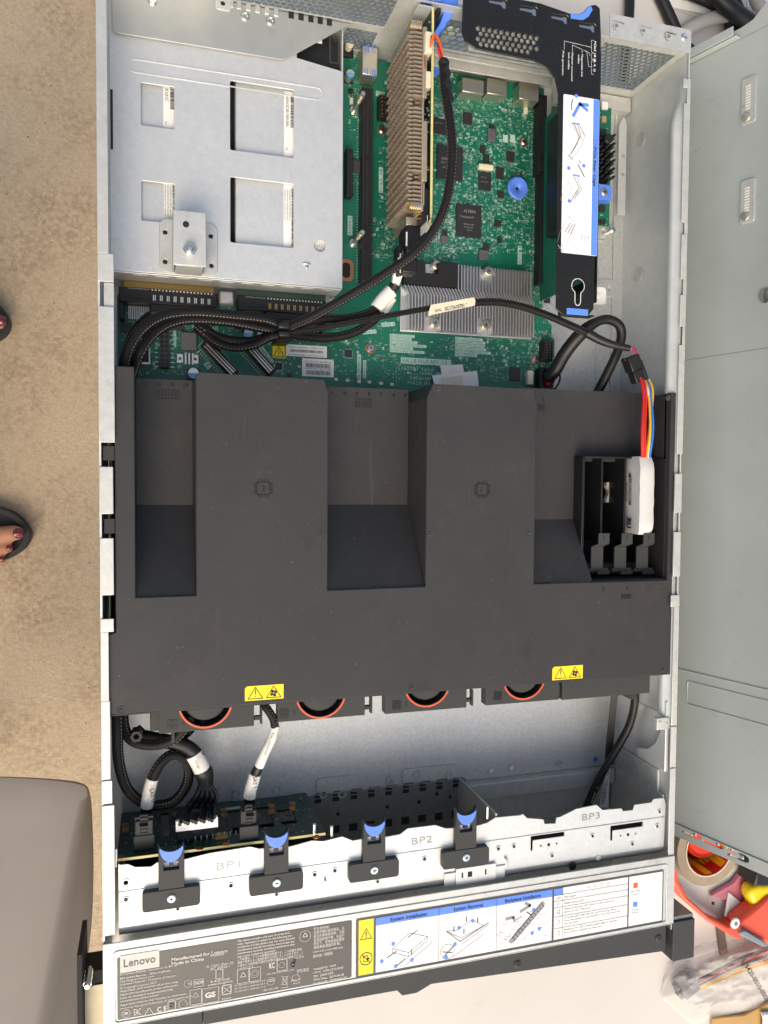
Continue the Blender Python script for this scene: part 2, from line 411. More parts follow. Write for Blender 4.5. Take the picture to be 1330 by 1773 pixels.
def concrete():
    m = mat('brown_concrete', (.36,.25,.16), .75, 0, .3); t = m.node_tree; b = t.nodes['Principled BSDF']; L = t.links.new
    geo = [n for n in t.nodes if n.type == 'NEW_GEOMETRY'][0]
    def noi(s, d=4):
        n = t.nodes.new('ShaderNodeTexNoise'); n.inputs['Scale'].default_value = s; n.inputs['Detail'].default_value = d; n.inputs['Roughness'].default_value = .65; L(geo.outputs[0], n.inputs['Vector']); return n.outputs[0]
    def rm(s, a, b_):
        r = t.nodes.new('ShaderNodeMapRange'); r.inputs[1].default_value = a; r.inputs[2].default_value = b_; L(s, r.inputs[0]); return r.outputs[0]
    def mix(f, c1, c2):
        x = t.nodes.new('ShaderNodeMix'); x.data_type = 'RGBA'; L(f, x.inputs[0])
        for i, c in ((6,c1),(7,c2)):
            if isinstance(c, tuple): x.inputs[i].default_value = (*c, 1)
            else: L(c, x.inputs[i])
        return x.outputs[2]
    c = mix(rm(noi(150, 5), .36, .62), (.33,.25,.165), (.54,.42,.29))
    c = mix(rm(noi(9), .35, .65), c, mix(rm(noi(240), .45, .6), (.46,.385,.285), (.60,.45,.29)))
    c = mix(rm(noi(120, 2), .71, .75), c, (.09,.06,.045)); c = mix(rm(noi(95, 2), .71, .75), c, (.58,.50,.38))
    L(c, b.inputs['Base Color'])
    bp = t.nodes.new('ShaderNodeBump'); bp.inputs['Strength'].default_value = .8; bp.inputs['Distance'].default_value = .0025; L(noi(130, 5), bp.inputs['Height']); L(bp.outputs[0], b.inputs['Normal'])
    return m
M['floor'] = concrete()
M['table'] = mat('cream_tabletop', (.61,.575,.53), .55, 0, .2, noise=(5,.04), dirt=(28,.63,(.52,.45,.38),.5), bump=(40,.1,.0006))
M['chair'] = mat('grey_moulded_plastic', (.175,.158,.147), .5, 0, .4, noise=(8,.06), dirt=(30,.68,(.2,.15,.12),.6))
M['skin'] = mat('skin', (.46,.22,.13), .5, 0, .4, noise=(60,.10), bump=(250,.3,.0008)); M['skin'].node_tree.nodes['Principled BSDF'].inputs['Subsurface Weight'].default_value = .1
M['skin'].node_tree.nodes['Principled BSDF'].inputs['Subsurface Scale'].default_value = .01
M['nail'] = mat('dark_red_nail', (.16,.012,.03), .2, 0, .5, coat=.6)
M['foam'] = mat('dark_foam_sandal', (.028,.028,.030), .6, 0, .4, noise=(60,.1), bump=(700,.3,.0004))
M['cloth'] = mat('dark_blue_cloth', (.03,.04,.08), .9)
# ================================================================ SETTING
tag(MB().add([(-6,-6,-.75),(6,-6,-.75),(6,6,-.75),(-6,6,-.75)], [(0,1,2,3)]).build('ground', M['floor']), kind='structure')
tb = thing('table', 'cream topped table carrying the open server and loose tools', 'table', (.9,.3,0))
box('tabletop', M['table'], tb, .012, 1.9, -.55, 1.35, -.03, 0, .004)
for x, y in ((.06,-.5),(1.85,-.5),(.06,1.3),(1.85,1.3)): box('leg', M['darkmetal'], tb, x-.02, x+.02, y-.02, y+.02, -.75, -.031, .002)
# ================================================================ CHASSIS
ch = thing('server_chassis', 'open galvanised steel rack server case seen from above with label cover at the front', 'server case', (.218,.33,0))
ZT = .087
box('floor_panel', M['zincdark'], ch, .0015, .4355, -.028, .70, .002, .004)
# side walls
def Yl(v): return at(178, v, ZT)[1]
def Yr(v): return at(1180, v, ZT)[1]
box('side_wall', M['zinc'], ch, 0, .0012, -.03, .70, .0005, ZT-.0012)
prof = [(.4345,.0042),(.4345,.066),(.4325,.070),(.4292,.0735),(.4279,.0765),(.4279,.0785),(.4290,.0805),(.4318,.0825),(.4330,.0858)]
wall = MB()
ys = [.1372,.60,.612,.622,.632,.6636]
def bulge(x, y): k = 1 if y <= .612 else (.55 if y < .63 else 0); return .4345-(.4345-x)*k
vs = []
for y in ys:
    for (x, z) in prof: vs.append((bulge(x,y), y, z))
for y in ys:
    for (x, z) in prof: vs.append((bulge(x,y)+.001, y, z))
n = len(prof); m = len(ys)
fs = [(i*n+k, i*n+k+1, (i+1)*n+k+1, (i+1)*n+k) for i in range(m-1) for k in range(n-1)]
fs += [tuple(q+n*m for q in reversed(f)) for f in fs]
wall.add(vs, fs); wall.build('side_wall', M['zincwall'], ch, smoothang=50)
box('side_wall', M['zinc'], ch, .4360, .4372, -.03, .6790, .0005, ZT-.0012)
box('side_wall', M['zinc'], ch, .4345, .4352, -.028, .1368, .0042, .0855)
# top flanges with their gaps and seams
MAT = M['zincdull']
for a, b, x1 in ((-60,438,.0066),(438,487,.0096),(530,766,.0096),(808,890,.0084),(932,1031,.0084),(1072,1095,.0082),(1095,1215,.0050),(1215,1351,.0056),(1353,1393,.0066),(1396,1622,.0078)):
    box('rim_flange', MAT, ch, 0, x1, Yl(b), Yl(a), ZT-.0012, ZT, .0003)
box('rim_flange', MAT, ch, .0035, .0096, Yl(530), Yl(487), ZT-.0030, ZT-.0018, .0003)
for a, b, x0 in ((134,150,.4310),(150,177,.4345),(177,384,.4318),(405,483,.4322),(510,565,.4322),(565,597,.4350),(597,786,.4320),(820,888,.4310),(921,998,.4310),(1030,1050,.4296),(1050,1255,.4325),(1257,1327,.4322),(1329,1490,.4322)):
    box('rim_flange', MAT, ch, x0, .4376, Yr(b), Yr(a), ZT-.0012, ZT, .0003)
box('rim_flange', MAT, ch, .4345, .4376, Yr(405), Yr(384), ZT-.0012, ZT); box('rim_flange', MAT, ch, .4345, .4376, Yr(510), Yr(483), ZT-.0012, ZT)
# rear wall with perforated openings
YW = .6627
XZ = lambda a, b, c: (a, c, b)
rw = MB(); ops = [(.075,.1985,.047,.084),(.172,.196,.012,.040),(.2145,.2230,.050,.085),(.232,.357,.034,.072),(.3655,.4280,.022,.080)]
rw.prism([(.0015,.0042),(.4342,.0042),(.4342,.0858),(.0015,.0858)], YW, YW+.0012, [[(a,c),(b,c),(b,d),(a,d)] for a,b,c,d in ops], XZ)
rw.build('rear_wall', M['zincdull'], ch)
for i, (a,b,c,d) in enumerate(ops):
    p, h = ((.0050,.0021),(.0044,.0019),(.0050,.0024),(.0066,.0031),(.0052,.0024))[i]
    MB().honey(a-.002, b+.002, c-.002, d+.002, p, h, YW+.0013, YW+.0024, XZ).build('vent_mesh', M['zincmesh'], ch, smoothang=0)
rl = MB()
rl.box(.2245,.3600,YW-.010,YW-.0008,.026,.0275); rl.box(.2245,.3600,YW-.0045,YW-.0006,.0300,.0325); rl.box(.2245,.3600,YW-.0065,YW-.0006,.021,.0225)
rl.box(.362,.4335,YW-.012,YW-.0008,.012,.0132); rl.box(.362,.4335,YW-.0125,YW-.0112,.0045,.0132)
rl.build('rear_rib', M['zincdull'], ch, .0004)
# rear top flange, right hand side, with keyhole slots
fl = rrect(.3640,.4362,YW-.0005,.6795,.002); hs = []
for u, v in ((1066,41),(1113,50),(1157,60)):
    a = at(u,v,.0885); hs.append([(a[0]-.0035,a[1]-.002),(a[0]-.0012,a[1]-.0042),(a[0]+.0010,a[1]-.0045),(a[0]+.0015,a[1]-.0035),(a[0]-.0008,a[1]-.0024),(a[0]-.0016,a[1]+.0005),(a[0]-.0006,a[1]+.0016),(a[0]+.0078,a[1]+.0010),(a[0]+.0078,a[1]+.0026),(a[0]-.0004,a[1]+.0032),(a[0]-.0026,a[1]+.0022)])
MB().prism(fl, .0868, .0880, hs).build('rear_flange', M['zincdull'], ch)
for u, v in ((1066,41),(1113,50),(1157,60)):
    a = at(u,v,.089); MB().lathe(a[0]+.0012,a[1]-.001,[(.0016,.088),(.0014,.0889),(.0006,.0891)],14).build('rivet', M['steel'], ch)
a = at(1186,63,.089); MB().lathe(a[0],a[1],[(.0030,.088),(.0029,.0884),(.0018,.0890),(.0006,.0884)],18).build('rivet', M['steel'], ch)
rv = bpy.data.objects.get('rivet')
# top strip over rear wall at the left, with five slots
box('rear_flange', M['zincdull'], ch, .0020, .2050, YW+.003, .700, .0868, .0878, .0004)
for u in (504,521,538,554,570):
    a = at(u, 27+(u-504)*.19, .046); box('slot_opening', M['blackmat'], ch, a[0]-.0019, a[0]+.0019, a[1]-.0024, a[1]+.0024, .0466, .0470)
for u, v in ((264,2),(424,28),(468,36)):
    a = at(u,v,.047); MB().lathe(a[0],a[1],[(.0034,.0466),(.0033,.0472),(.0022,.0477),(.0016,.0470)],18).build('rivet', M['steel'], ch)
tb2 = MB()
for u in (400,414,430,446,462,478): a = at(u, 7+(u-400)*.2, .046); tb2.box(a[0]-.0018,a[0]+.0018,a[1]-.003,a[1]+.003,.0466,.0476)
tb2.build('pressed_tab', M['zincdull'], ch, .0005)
a = at(386,5,.048); cp = MB().prism(rrect(a[0]-.0050,a[0]+.0058,a[1]-.0045,a[1]+.008,.002), .0467, .0478, [circ(a[0],a[1],.0017,14)]); cp.build('earth_tab', M['zinc'], ch, .0003)
MB().cyl(a[0],a[1],.0468,.04695,.0019,16).build('slot_opening', M['blackmat'], ch)
# floor pressings on the right
fp = MB()
for y0, y1 in ((.30,.66),): fp.box(.4235,.4262,y0,y1,.0042,.0056); 
fp.box(.4085,.4092,.30,.66,.0042,.0048)
for v in (283+135,492): a = at(1060, v, .005); fp.box(.372,.4165,a[1]-.0008,a[1]+.0008,.0042,.0054)
fp.build('floor_rib', M['zincdark'], ch, .0005)
for u, v in ((1043,400),(1053,500)):
    a = at(u,v,.005); MB().prism(rrect(a[0]-.014,a[0]+.008,a[1]-.007,a[1]+.008,.003), .0042, .0052, [circ(a[0],a[1],.0022,14)]).build('floor_tab', M['zincdark'], ch, .0003)
a = at(1083,222,.030); b = at(1083,250,.030)
MB().prism([(.4225,.5610),(.4300,.5610),(.4300,.640),(.4270,.645),(.4225,.637)], .012, .0128, [circ(.427,.612,.0016,12), circ(.427,.596,.0016,12)]).build('side_bracket', M['zinc'], ch)
for u, v in ((1109,242),(1105,476)):
    y, z = 0, 0
    r = ray(u,v); t = (.4343-LOC.x)/r.x; p = LOC+r*t
    MB().cyl(p.y,p.z,.4340,.4344,.0062,20,axis='x').build('pressed_disc', M['zincdull'], ch)
# front label cover
cv = MB(); CY0, CY1 = -.0318, .0243
cv.box(0,.4376,CY0,CY1,.0873,.0883); cv.box(0,.0008,CY0,CY1,.070,.0873); cv.box(.4368,.4376,CY0,CY1,.070,.0873); cv.box(0,.4376,CY0-.0008,CY0,.080,.0883)
cv.build('front_cover', M['zincdull'], ch, .0005)
bd = MB()
bd.prism(rrect(.0062,.4310,CY0+.0016,.0190,.003), .0883, .0890, [rrect(.0076,.4296,CY0+.0030,.0174,.002)])
bd.build('cover_bead', M['zincdull'], ch, .0004)
# ---- dark regulatory label
def label_dark():
    A = at(203,1660,.089); B = at(610,1593,.089); x0, x1 = .0088, .1670; y1, y0 = .0142, -.0276; Z = .0885
    L_ = lab(MB().prism(rrect(x0,x1,y0,y1,.0012), .0883, Z).build('regulatory_label', M['blacklabel'], ch, smoothang=0), 'dark grey regulatory label full of small white print')
    k = (x1-x0)/406.
    def T(s, u, v, h, w=None, bold=.004):     # picture position of the text's lower left corner
        p = at(u,v,Z); return (s, p[0], p[1], Z+.0002, h*px(Z), 0, w*px(Z) if w else None, bold)
    it = []
    rows = [('Trademark of Lenovo',1683,60),('EU Contact Address:  Lenovonova 12, 811 09',1690,92),('                Bratislava, Slovakia',1697,82),('http://support.lenovo.com',1702,54),('Licensed Material - Property of Lenovo.',1707.5,92),
        ('© Copyright Lenovo 2017.',1714,60),('Apparaten skall anslutas till jordat uttag',1719,94),('Apparatet ma tilkoples jordet stikkontakt',1725,94),('Laite on liitettävä suojakoskettimilla',1731,86),('varustettuun pistorasiaan',1736.5,62),
        ('Apparatets stikprop skal tilsluttes en stikkontakt',1743,108),('med jord, som giver forbindelse til stikproppens jord',1749,116)]
    for s, v, wd in rows: it.append(T(s, 208, v-1, 3.6, wd))
    it += [T('Manufactured for Lenovo',297,1664,5.6,94,.02), T('Made in China',297,1671.5,5.6,54,.02), T('中国制造',364,1656.5,5,24)]
    it += [T('IS 13252 (Part 1)/',358,1676,4.6,46), T('IEC 60950-1',365,1680,4.4,32), T('R-41019143',365,1702,4.6,32), T('www.bis.gov.in',360,1707.5,4.6,42)]
    fcc = ['This device complies with part 15 of the FCC','rules. Operation is subject to the following two','conditions: (1) this device may not cause harmful','interference, and (2) this device must accept any','interference received, including interference that','may cause undesired operation.']
    for i, s in enumerate(fcc): it.append(T(s, 411, 1631+i*5.4, 3.6, [93,97,101,101,101,68][i], .012))
    for i, s in enumerate(['この装置は、クラスA情報技術装置です。この装置を家庭','環境で使用すると電波妨害を引き起こすことがあります。こ','の場合には使用者が適切な対策を講ずるよう要求されるこ','とがあります。']):
        it.append(T(s, 411, 1663.5+i*5.5, 3.8, [114,116,116,30][i]))
    it.append(T('VCCI-A', 511, 1660, 3.4, 16))
    for i, s in enumerate(['AC 200-240 V, 50/60 Hz, 3.8 A','AC 200-240 V, 50/60 Hz, 4.0 A','AC 200-240 V, 50/60 Hz, 4.1 A']): it.append(T(s, 406, 1708+i*5.2, 3.0, 54))
    for i, s in enumerate(['警告使用者：','這是甲類的資訊產品，在','居住的環境使用時，可能','會造成射頻干擾，在這種','情況下，使用者會被要求','採取某些適當的對策。']): it.append(T(s, 543, 1611+i*6.4, 4.6, [30,57,57,57,57,50][i]))
    it += [T('CAN ICES-3 (A)/NMB-3(A)',542,1650,3.6,55), T('服务器 / 伺服器',542,1658,4.4,36), T('型号/型號',514,1684,5,22)]
    for i, s in enumerate(['Model(MT):  7X99','MT-M:  7X99-CTO1WW','SN:  J300YXP3','MFG Date:  2019-04-28','Product ID:  7X99A00USG']): it.append(T(s, 543, 1680+i*6.1, 4.3, [41,55,36,56,62][i], .008))
    it += [T('EAC',232,1758,11,11.5), T('C E',272,1752,8.5,16,.03), T('UL',326,1705,5,6), T('NOM',338,1705,6.5,13,.02), T('GS',355,1728,9,18,.05), T('C',468,1693,1,1)]
    it += [T('MSIP-REM-LNO-X99SG-7X99',462,1688,2.6,48), T('R38290',504,1699,3,17), T('RoHS',508,1704,3,12), T('KC',466,1677,10,10,.03), T('CCC',465,1700,4.5,10,.03), T('28',215,1757,4.5,6,.03)]
    it += [T('www.tuv.com',333,1742,2.6,24), T('ID 2000000000',333,1746,2.4,20), T('质保 / 合规 / 规格',456,1716,3,26), T('技术有限公司',463,1721,3,20), T('電源自動切換',384,1731,2.4,16)]
    mb = text_mb(it)
    z = Z+.0003
    def P(u,v): return at(u,v,z)
    lw = .00022
    def rectl(u0,v0,u1,v1,w=lw): a=P(u0,v0); b=P(u1,v1); poly(mb,[(a[0],a[1]),(b[0],a[1]),(b[0],b[1]),(a[0],b[1])],z,w)
    def circl(u,v,r,w=lw): a=P(u,v); poly(mb,circ(a[0],a[1],r*px(z),20),z,w)
    def tri(u,v,r,w=lw): a=P(u,v); q=r*px(z); poly(mb,[(a[0]-q,a[1]-q*.7),(a[0]+q,a[1]-q*.7),(a[0],a[1]+q)],z,w)
    circl(218.5,1755,7,.0004); circl(218.5,1755,5,.0002); tri(258,1752,7.5,.0004); circl(258,1754,2.4); rectl(291,1735,304,1747,.0004); circl(297,1741,3,.0005); circl(317,1738,7,.0005)
    circl(325.5,1703,6.5,.0003); rectl(336,1697,352,1707,.0003); rectl(329,1715,349,1737,.0003); tri(339,1723,5,.0003); rectl(350,1713,379,1733,.0003); rectl(385,1707,400,1720,.0006)
    poly(mb,[P(387,1709),P(398,1718)],z,.0004,False); poly(mb,[P(398,1708),P(387,1719)],z,.0004,False); rectl(374,1680,386,1693,.0004); circl(380,1684,2); circl(380,1689,2)
    rectl(411,1680,431,1700,.0003); tri(421,1688,5,.0004); rectl(432,1677,451,1697,.0003); circl(441,1686,7); circl(441,1686,4); a=P(528.5,1621); circl(528.5,1621,10,.0003); tri(528.5,1619,4.5,.0005)
    rectl(480,1663,497,1679,.0004); circl(488,1671,5,.0002); circl(507,1671,4,.0008); circl(510,1665,2.4,.0005); circl(469,1699,7,.0003); circl(512,1693,6.5,.0006)
    poly(mb,[P(488,1690),P(498,1706)],z,.0003,False); poly(mb,[P(499,1690),P(487,1706)],z,.0003,False); rectl(490,1692,497,1704,.0003); a=P(487,1711); b=P(499,1708); mb.box(a[0],b[0],a[1],b[1],z,z+.00005)
    mb.build('white_print', M['print'], ch, smoothang=0)
    a = P(208,1669.5); b = P(271,1684); q = MB().box(a[0], a[0]+.0246, a[1]-.0062, a[1]+.0052, Z+.00005, Z+.0002); q.build('logo_plate', M['print'], ch, smoothang=0)
    text_mb([('Lenovo', a[0]+.0022, a[1]-.0026, Z+.0003, .0052, 0, .0200, .012)]).build('logo_lettering', M['blacklabel'], ch, smoothang=0)
label_dark()
# ---- service label
def label_service():
    Z = .0885; x0, x1, y0, y1 = .1700, .4270, -.0290, .0146
    lab(MB().prism(rrect(x0,x1,y0,y1,.0014), .0883, Z).build('service_label', M['blacklabel'], ch, smoothang=0), 'white service label with blue headings in a dark frame')
    W, B, Y_, K, G, R_ = MB(), MB(), MB(), MB(), MB(), MB(); z1 = Z+.0002; z2 = Z+.0004; z3 = Z+.0006
    def q(mb, a, b, c, d, z): mb.box(a, b, c, d, z-.00012, z)
    ya, yb = y0+.0018, y1-.0016; H = yb-ya
    q(Y_, x0+.0020, x0+.0130, ya, yb, z1)
    px0 = x0+.0148; px1 = x0+.1562; q(W, px0, px1, ya, yb, z1); q(B, px0, px1, yb-.0056, yb, z2)
    c3 = [px0, px0+.0482, px0+.0946, px1]
    for c in c3[1:3]: q(K, c-.0001, c+.0001, ya, yb, z3)
    t0 = x0+.1580; t1 = x0+.2235; q(W, t0, t1, ya, yb, z1); q(B, t0, t0+.0072, yb-.0052, yb, z2)
    ys_ = [yb-.0052, yb-.0100, yb-.0150, yb-.0222, yb-.0314]
    for y in ys_: q(K, t0, t1, y-.0001, y+.0001, z3)
    q(K, t0+.0072, t0+.0074, ya, yb, z3)
    s0 = x0+.2248; q(W, s0, x1-.0012, ya, yb, z1)
    R_.prism(rrect(s0+.0038,s0+.0078,yb-.0098,yb-.0056,.0008), z1, z2); B.prism(rrect(s0+.0038,s0+.0078,ya+.0150,ya+.0190,.0008), z1, z2)
    T = []
    T += [('System Installation', px0+.0105, yb-.0042, z2+.0001, .0026, 0, .0285, .02), ('System Removal', c3[1]+.0115, yb-.0042, z2+.0001, .0026, 0, .0235, .02), ('Backplane Installation', c3[2]+.0068, yb-.0042, z2+.0001, .0026, 0, .0300, .02)]
    T += [('LED', t0+.0016, yb-.0085, z1, .0018, 0, .0040), ('Description', t0+.0088, yb-.0085, z1, .0018, 0, .0105), ('Power button/LED.', t0+.0088, yb-.0134, z1, .0018, 0, .0175), ('Network Activity LED: Blinks to show network', t0+.0088, yb-.0178, z1, .0016, 0, .0445), ('activity on the LOM ports.', t0+.0088, yb-.0202, z1, .0016, 0, .0230),
        ('ID button/LED: Identifies this server among others.', t0+.0088, yb-.0248, z1, .0016, 0, .0470), ('Press the button to turn on/off or blink the front and', t0+.0088, yb-.0272, z1, .0016, 0, .0500), ('rear ID LEDs.', t0+.0088, yb-.0296, z1, .0016, 0, .0125),
        ('System error LED: Check system logs or internal', t0+.0088, yb-.0342, z1, .0016, 0, .0470), ('error LEDs to identify the failed part.', t0+.0088, yb-.0366, z1, .0016, 0, .0340),
        ('Hot-swap', s0+.0014, yb-.0128, z1, .0015, 0, .0088), ('part', s0+.0040, yb-.0152, z1, .0015, 0, .0040), ('Touch', s0+.0028, ya+.0120, z1, .0015, 0, .0064), ('Point', s0+.0032, ya+.0096, z1, .0015, 0, .0054)]
    text_mb(T, K)
    lw = .0002
    for i, y in enumerate((yb-.0125, yb-.0186, yb-.0268, yb-.0355)):
        if i == 0: poly(K, circ(t0+.0036, y, .0009, 12), z2, lw)
        elif i == 1:
            for dx, dy in ((-.0008,0),(.0010,.0011),(.0010,-.0011)): poly(K, circ(t0+.0036+dx, y+dy, .0004, 8), z2, .0003)
        else: poly(K, rrect(t0+.0026,t0+.0050,y-.0013,y+.0013,.0002,2), z2, lw)
    for i in range(4):
        xx = t0+.0300+i*.0058
        poly(K, circ(xx, yb-.0026, .0009, 10) if i < 2 else rrect(xx-.001,xx+.001,yb-.0038,yb-.0014,.0002,2), z2, lw)
    # drawings
    def L3(pts, z=z2, w=.00025, mb=K, cl=False): poly(mb, pts, z, w, cl)
    ox, oy = px0+.0125, ya+.0115      # slab being installed
    L3([(ox,oy+.004),(ox+.013,oy+.0135),(ox+.027,oy+.0085),(ox+.0125,oy-.001)], cl=True); L3([(ox,oy+.004),(ox,oy+.001),(ox+.0125,oy-.004),(ox+.0125,oy-.001)]); L3([(ox+.0125,oy-.004),(ox+.027,oy+.0058),(ox+.027,oy+.0085)])
    L3([(ox+.010,oy-.0100),(ox+.030,oy+.003),(ox+.0295,oy+.009)]); L3([(ox+.012,oy+.0105),(ox+.019,oy+.0145)], w=.0005)
    for dx, dy in ((-.0095,-.004),(-.001,.0075),(.001,-.0095),(.0135,-.007)): B.cyl(ox+dx+.0015,oy+dy,z1,z2+.0001,.0014,14)
    L3([(ox-.004,oy-.002),(ox+.003,oy+.0015)], w=.0006); L3([(ox+.004,oy-.009),(ox+.010,oy-.005)], w=.0006); L3([(ox+.0145,oy+.001),(ox+.0145,oy-.003)], w=.0006)
    ox = c3[1]+.0060; oy = ya+.0125
    L3([(ox,oy+.009),(ox+.012,oy+.002),(ox+.030,oy+.0085),(ox+.020,oy+.0145),(ox+.009,oy+.0085)], cl=True); L3([(ox,oy+.009),(ox+.011,oy-.0005),(ox+.034,oy+.010)], w=.0008, mb=G); L3([(ox+.012,oy-.003),(ox+.034,oy+.0085)]); L3([(ox+.005,oy-.0115),(ox+.030,oy+.002)])
    poly(K, circ(ox+.001, oy-.0065, .0056, 26), z2, .00025); L3([(ox-.002,oy-.010),(ox+.006,oy-.003)], w=.0014, mb=G); L3([(ox-.003,oy-.006),(ox+.005,oy-.008)], w=.0005)
    for dx, dy in ((.006,.008),(.014,.005),(.025,.012),(.016,.014)): L3([(ox+dx,oy+dy),(ox+dx,oy+dy+.0035)], w=.0008)
    for dx, dy in ((.010,.010),(.007,-.002),(.000,-.0105),(.021,.0135)): B.cyl(ox+dx,oy+dy,z1,z2+.0001,.0014,14)
    ox = c3[2]+.003; oy = ya+.004
    for i in range(60):
        a = random.uniform(0,.038); b = random.uniform(0,.022); L3([(ox+a,oy+b),(ox+a+random.uniform(-.005,.005),oy+b+random.uniform(-.002,.003))], z1+.0001, .0003, G)
    L3([(ox+.009,oy+.001),(ox+.036,oy+.0265)], w=.0034, mb=G); L3([(ox+.010,oy+.0035),(ox+.035,oy+.0275)], z2+.0001, w=.0006); L3([(ox+.011,oy+.000),(ox+.037,oy+.0245)], z2+.0001, w=.0004)
    for i in range(12): L3([(ox+.011+i*.0022,oy+.0040+i*.0020),(ox+.0125+i*.0022,oy+.0020+i*.0020)], z2+.0001, .0005)
    L3([(ox+.017,oy+.023),(ox+.025,oy+.0265),(ox+.021,oy+.029)], w=.0022, mb=G); L3([(ox+.005,oy+.019),(ox+.011,oy+.0195),(ox+.012,oy+.0165)], w=.0022, mb=G)
    L3([(ox+.022,oy+.022),(ox+.026,oy+.019)], z3, w=.0007)
    for dx, dy in ((.027,.0045),(.028,.0225),(.033,.007)): B.cyl(ox+dx,oy+dy,z1,z2+.0001,.0014,14)
    # warnings on the yellow strip
    cx = x0+.0075; cy = yb-.0110
    poly(K, [(cx-.0042,cy-.0032),(cx+.0042,cy-.0032),(cx,cy+.0044)], z2, .0004); q(K, cx-.0004, cx+.0004, cy-.0008, cy+.0022, z2); K.cyl(cx,cy-.0019,z1,z2,.0005,8)
    cy = ya+.0115; poly(K, circ(cx,cy,.0045,24), z2, .0005); L3([(cx-.003,cy+.003),(cx+.003,cy-.003)], w=.0005); poly(K, rrect(cx-.002,cx+.0012,cy-.002,cy+.002,.0002,2), z2, .0004); q(K, cx+.0004,cx+.0026,cy-.0008,cy+.0004,z2)
    for mb, nm, m_ in ((W,'white_field','white'),(B,'blue_print','blue'),(Y_,'yellow_strip','yellow'),(K,'black_print','ink'),(G,'grey_print','greyink'),(R_,'red_print','orange')): mb.build(nm, M[m_], ch, smoothang=0)
label_service()
# front bezel under and before the cover
bz = MB(); 
bz.prism([(.0640,-.0326),(.4371,-.0326),(.4371,-.0600),(.2310,-.0500),(.2200,-.0545),(.2080,-.0545),(.2040,-.0500),(.0640,-.0480)], .020, .0800)
bz.build('front_bezel', M['bezel'], ch, .0006)
MB().prism([(.0045,-.0326),(.0638,-.0326),(.0638,-.0480),(.0045,-.0480)], .020, .0800).build('front_bezel', M['bezel'], ch, .0006)
def screw(mb_parent, x, y, z, r, m1='steel', head=.0010):
    h = MB().lathe(x, y, [(r,z),(r*.96,z+head*.6),(r*.75,z+head),(0.0001,z+head*1.1)], 18).build('screw', M[m1], mb_parent)
    c = MB().box(x-r*.5,x+r*.5,y-r*.1,y+r*.1,z+head*.95,z+head*1.22).box(x-r*.1,x+r*.1,y-r*.5,y+r*.5,z+head*.95,z+head*1.2).build('cross_recess', M['ink'], h, smoothang=0)
    return h
for u, v in ((896,1670),(1140,1625)): a = at(u,v,.0802); screw(ch, a[0], a[1], .0801, .0031, 'bezel')
a = at(817,1712,.0805); text_mb([('ID', a[0]-.003, a[1], .0802, .002, 0)]).build('button_mark', M['print'], ch, smoothang=0)
# right rack ear
er = MB(); er.box(.4400,.4610,-.0665,-.0335,.022,.0850); er.build('rack_ear', M['bezel'], ch, .0006)
er = MB(); er.box(.4384,.4398,-.040,.0150,.020,.0840); er.box(.4400,.4608,-.0333,-.0300,.022,.0830); er.build('ear_bracket', M['darkmetal'], ch, .0004)
box('ear_lining', mat('dark_red_plastic',(.10,.015,.015),.5), ch, .4400,.4570,-.0298,-.0120,.022,.060)
# left mounting rail end
lr = MB(); z = .045
lr.box(-.0190,-.0012,-.12,-.0405,.0,.022); lr.box(-.0190,-.0022,-.12,-.0420,.0225,.0240)
lr.build('mounting_rail', mat('yellowed_zinc',(.30,.27,.20),.45,.6,noise=(80,.1)), ch, .0004)
lr = MB(); a = at(137,1654,.045); lr.box(a[0]-.0015,a[0]+.0018,-.13,a[1],.0,.045); b = at(168,1660,.045); lr.box(a[0]+.0019,-.0013,-.0405,-.0312,.0,.0243)
lr.build('rail_flange', M['blackmat'], ch)
a = at(155,1702,.026); MB().cyl(a[0],a[1],.0242,.0246,.0042,20).build('rail_hole', M['blackmat'], ch)
a = at(154,1676,.028); sc_ = MB().cyl(a[0],a[1]-.003,.0242,.044,.0022,14)
for i in range(9): sc_.ring(a[0],a[1]-.003,.026+i*.002,.0268+i*.002,.0021,.0027,14)
sc_.lathe(a[0],a[1]-.003,[(.0024,.044),(.0016,.0456)],14); sc_.build('rail_stud', M['steel'], ch)
# ---- drive cage deck with the BP marks
ZB = .0815
edge = [(205,1497),(207,1504),(222,1503),(234,1508),(262,1507),(272,1500),(322,1494),(362,1484),(380,1481),(434,1471),(448,1476),(504,1472),(540,1462),(560,1457),(593,1449),(611,1456),(628,1453),(672,1449),(693,1445),(706,1435),(754,1429),(772,1435),(787,1434),(827,1430),(844,1425),(858,1416),(900,1412),(906,1410),(913,1417),(941,1419),(943,1427),(962,1426),(964,1416),(970,1415),(998,1401),(1033,1394),(1044,1403),(1076,1400),(1079,1405),(1096,1403),(1099,1394),(1128,1390),(1132,1384),(1150,1382),(1153,1392)]
top = [at(u, v-(6 if u < 560 else 0), ZB) for u, v in edge]; top = [(p[0], min(p[1], .0755 if p[0] > .1500 else .0733)) for p in top]
front = [(.4318,.030),(.0098,.030)]
holes = []
for u, v, r in ((218,1528,6),(218,1557,5),(400,1533,5),(308,1573,4),(479,1548,4),(545,1514,5),(580,1507,5),(654,1526,4),(735,1487,5),(814,1502,4),(863,1469,5),(890,1465,5),(1026,1447,5),(956,1481,5),(1036,1485,5),(1095,1461,5),(1138,1430,5),(1142,1405,5)):
    a = at(u, v, ZB); holes.append((a[0], a[1], r*px(ZB)*.62))
slots = []
for u, v, du in ((948,1457,29),(1085,1440,28)):
    a = at(u-du, v+2, ZB); b = at(u+du, v-4, ZB); slots.append((a[0], b[0], (a[1]+b[1])/2-.0060, (a[1]+b[1])/2+.0060))
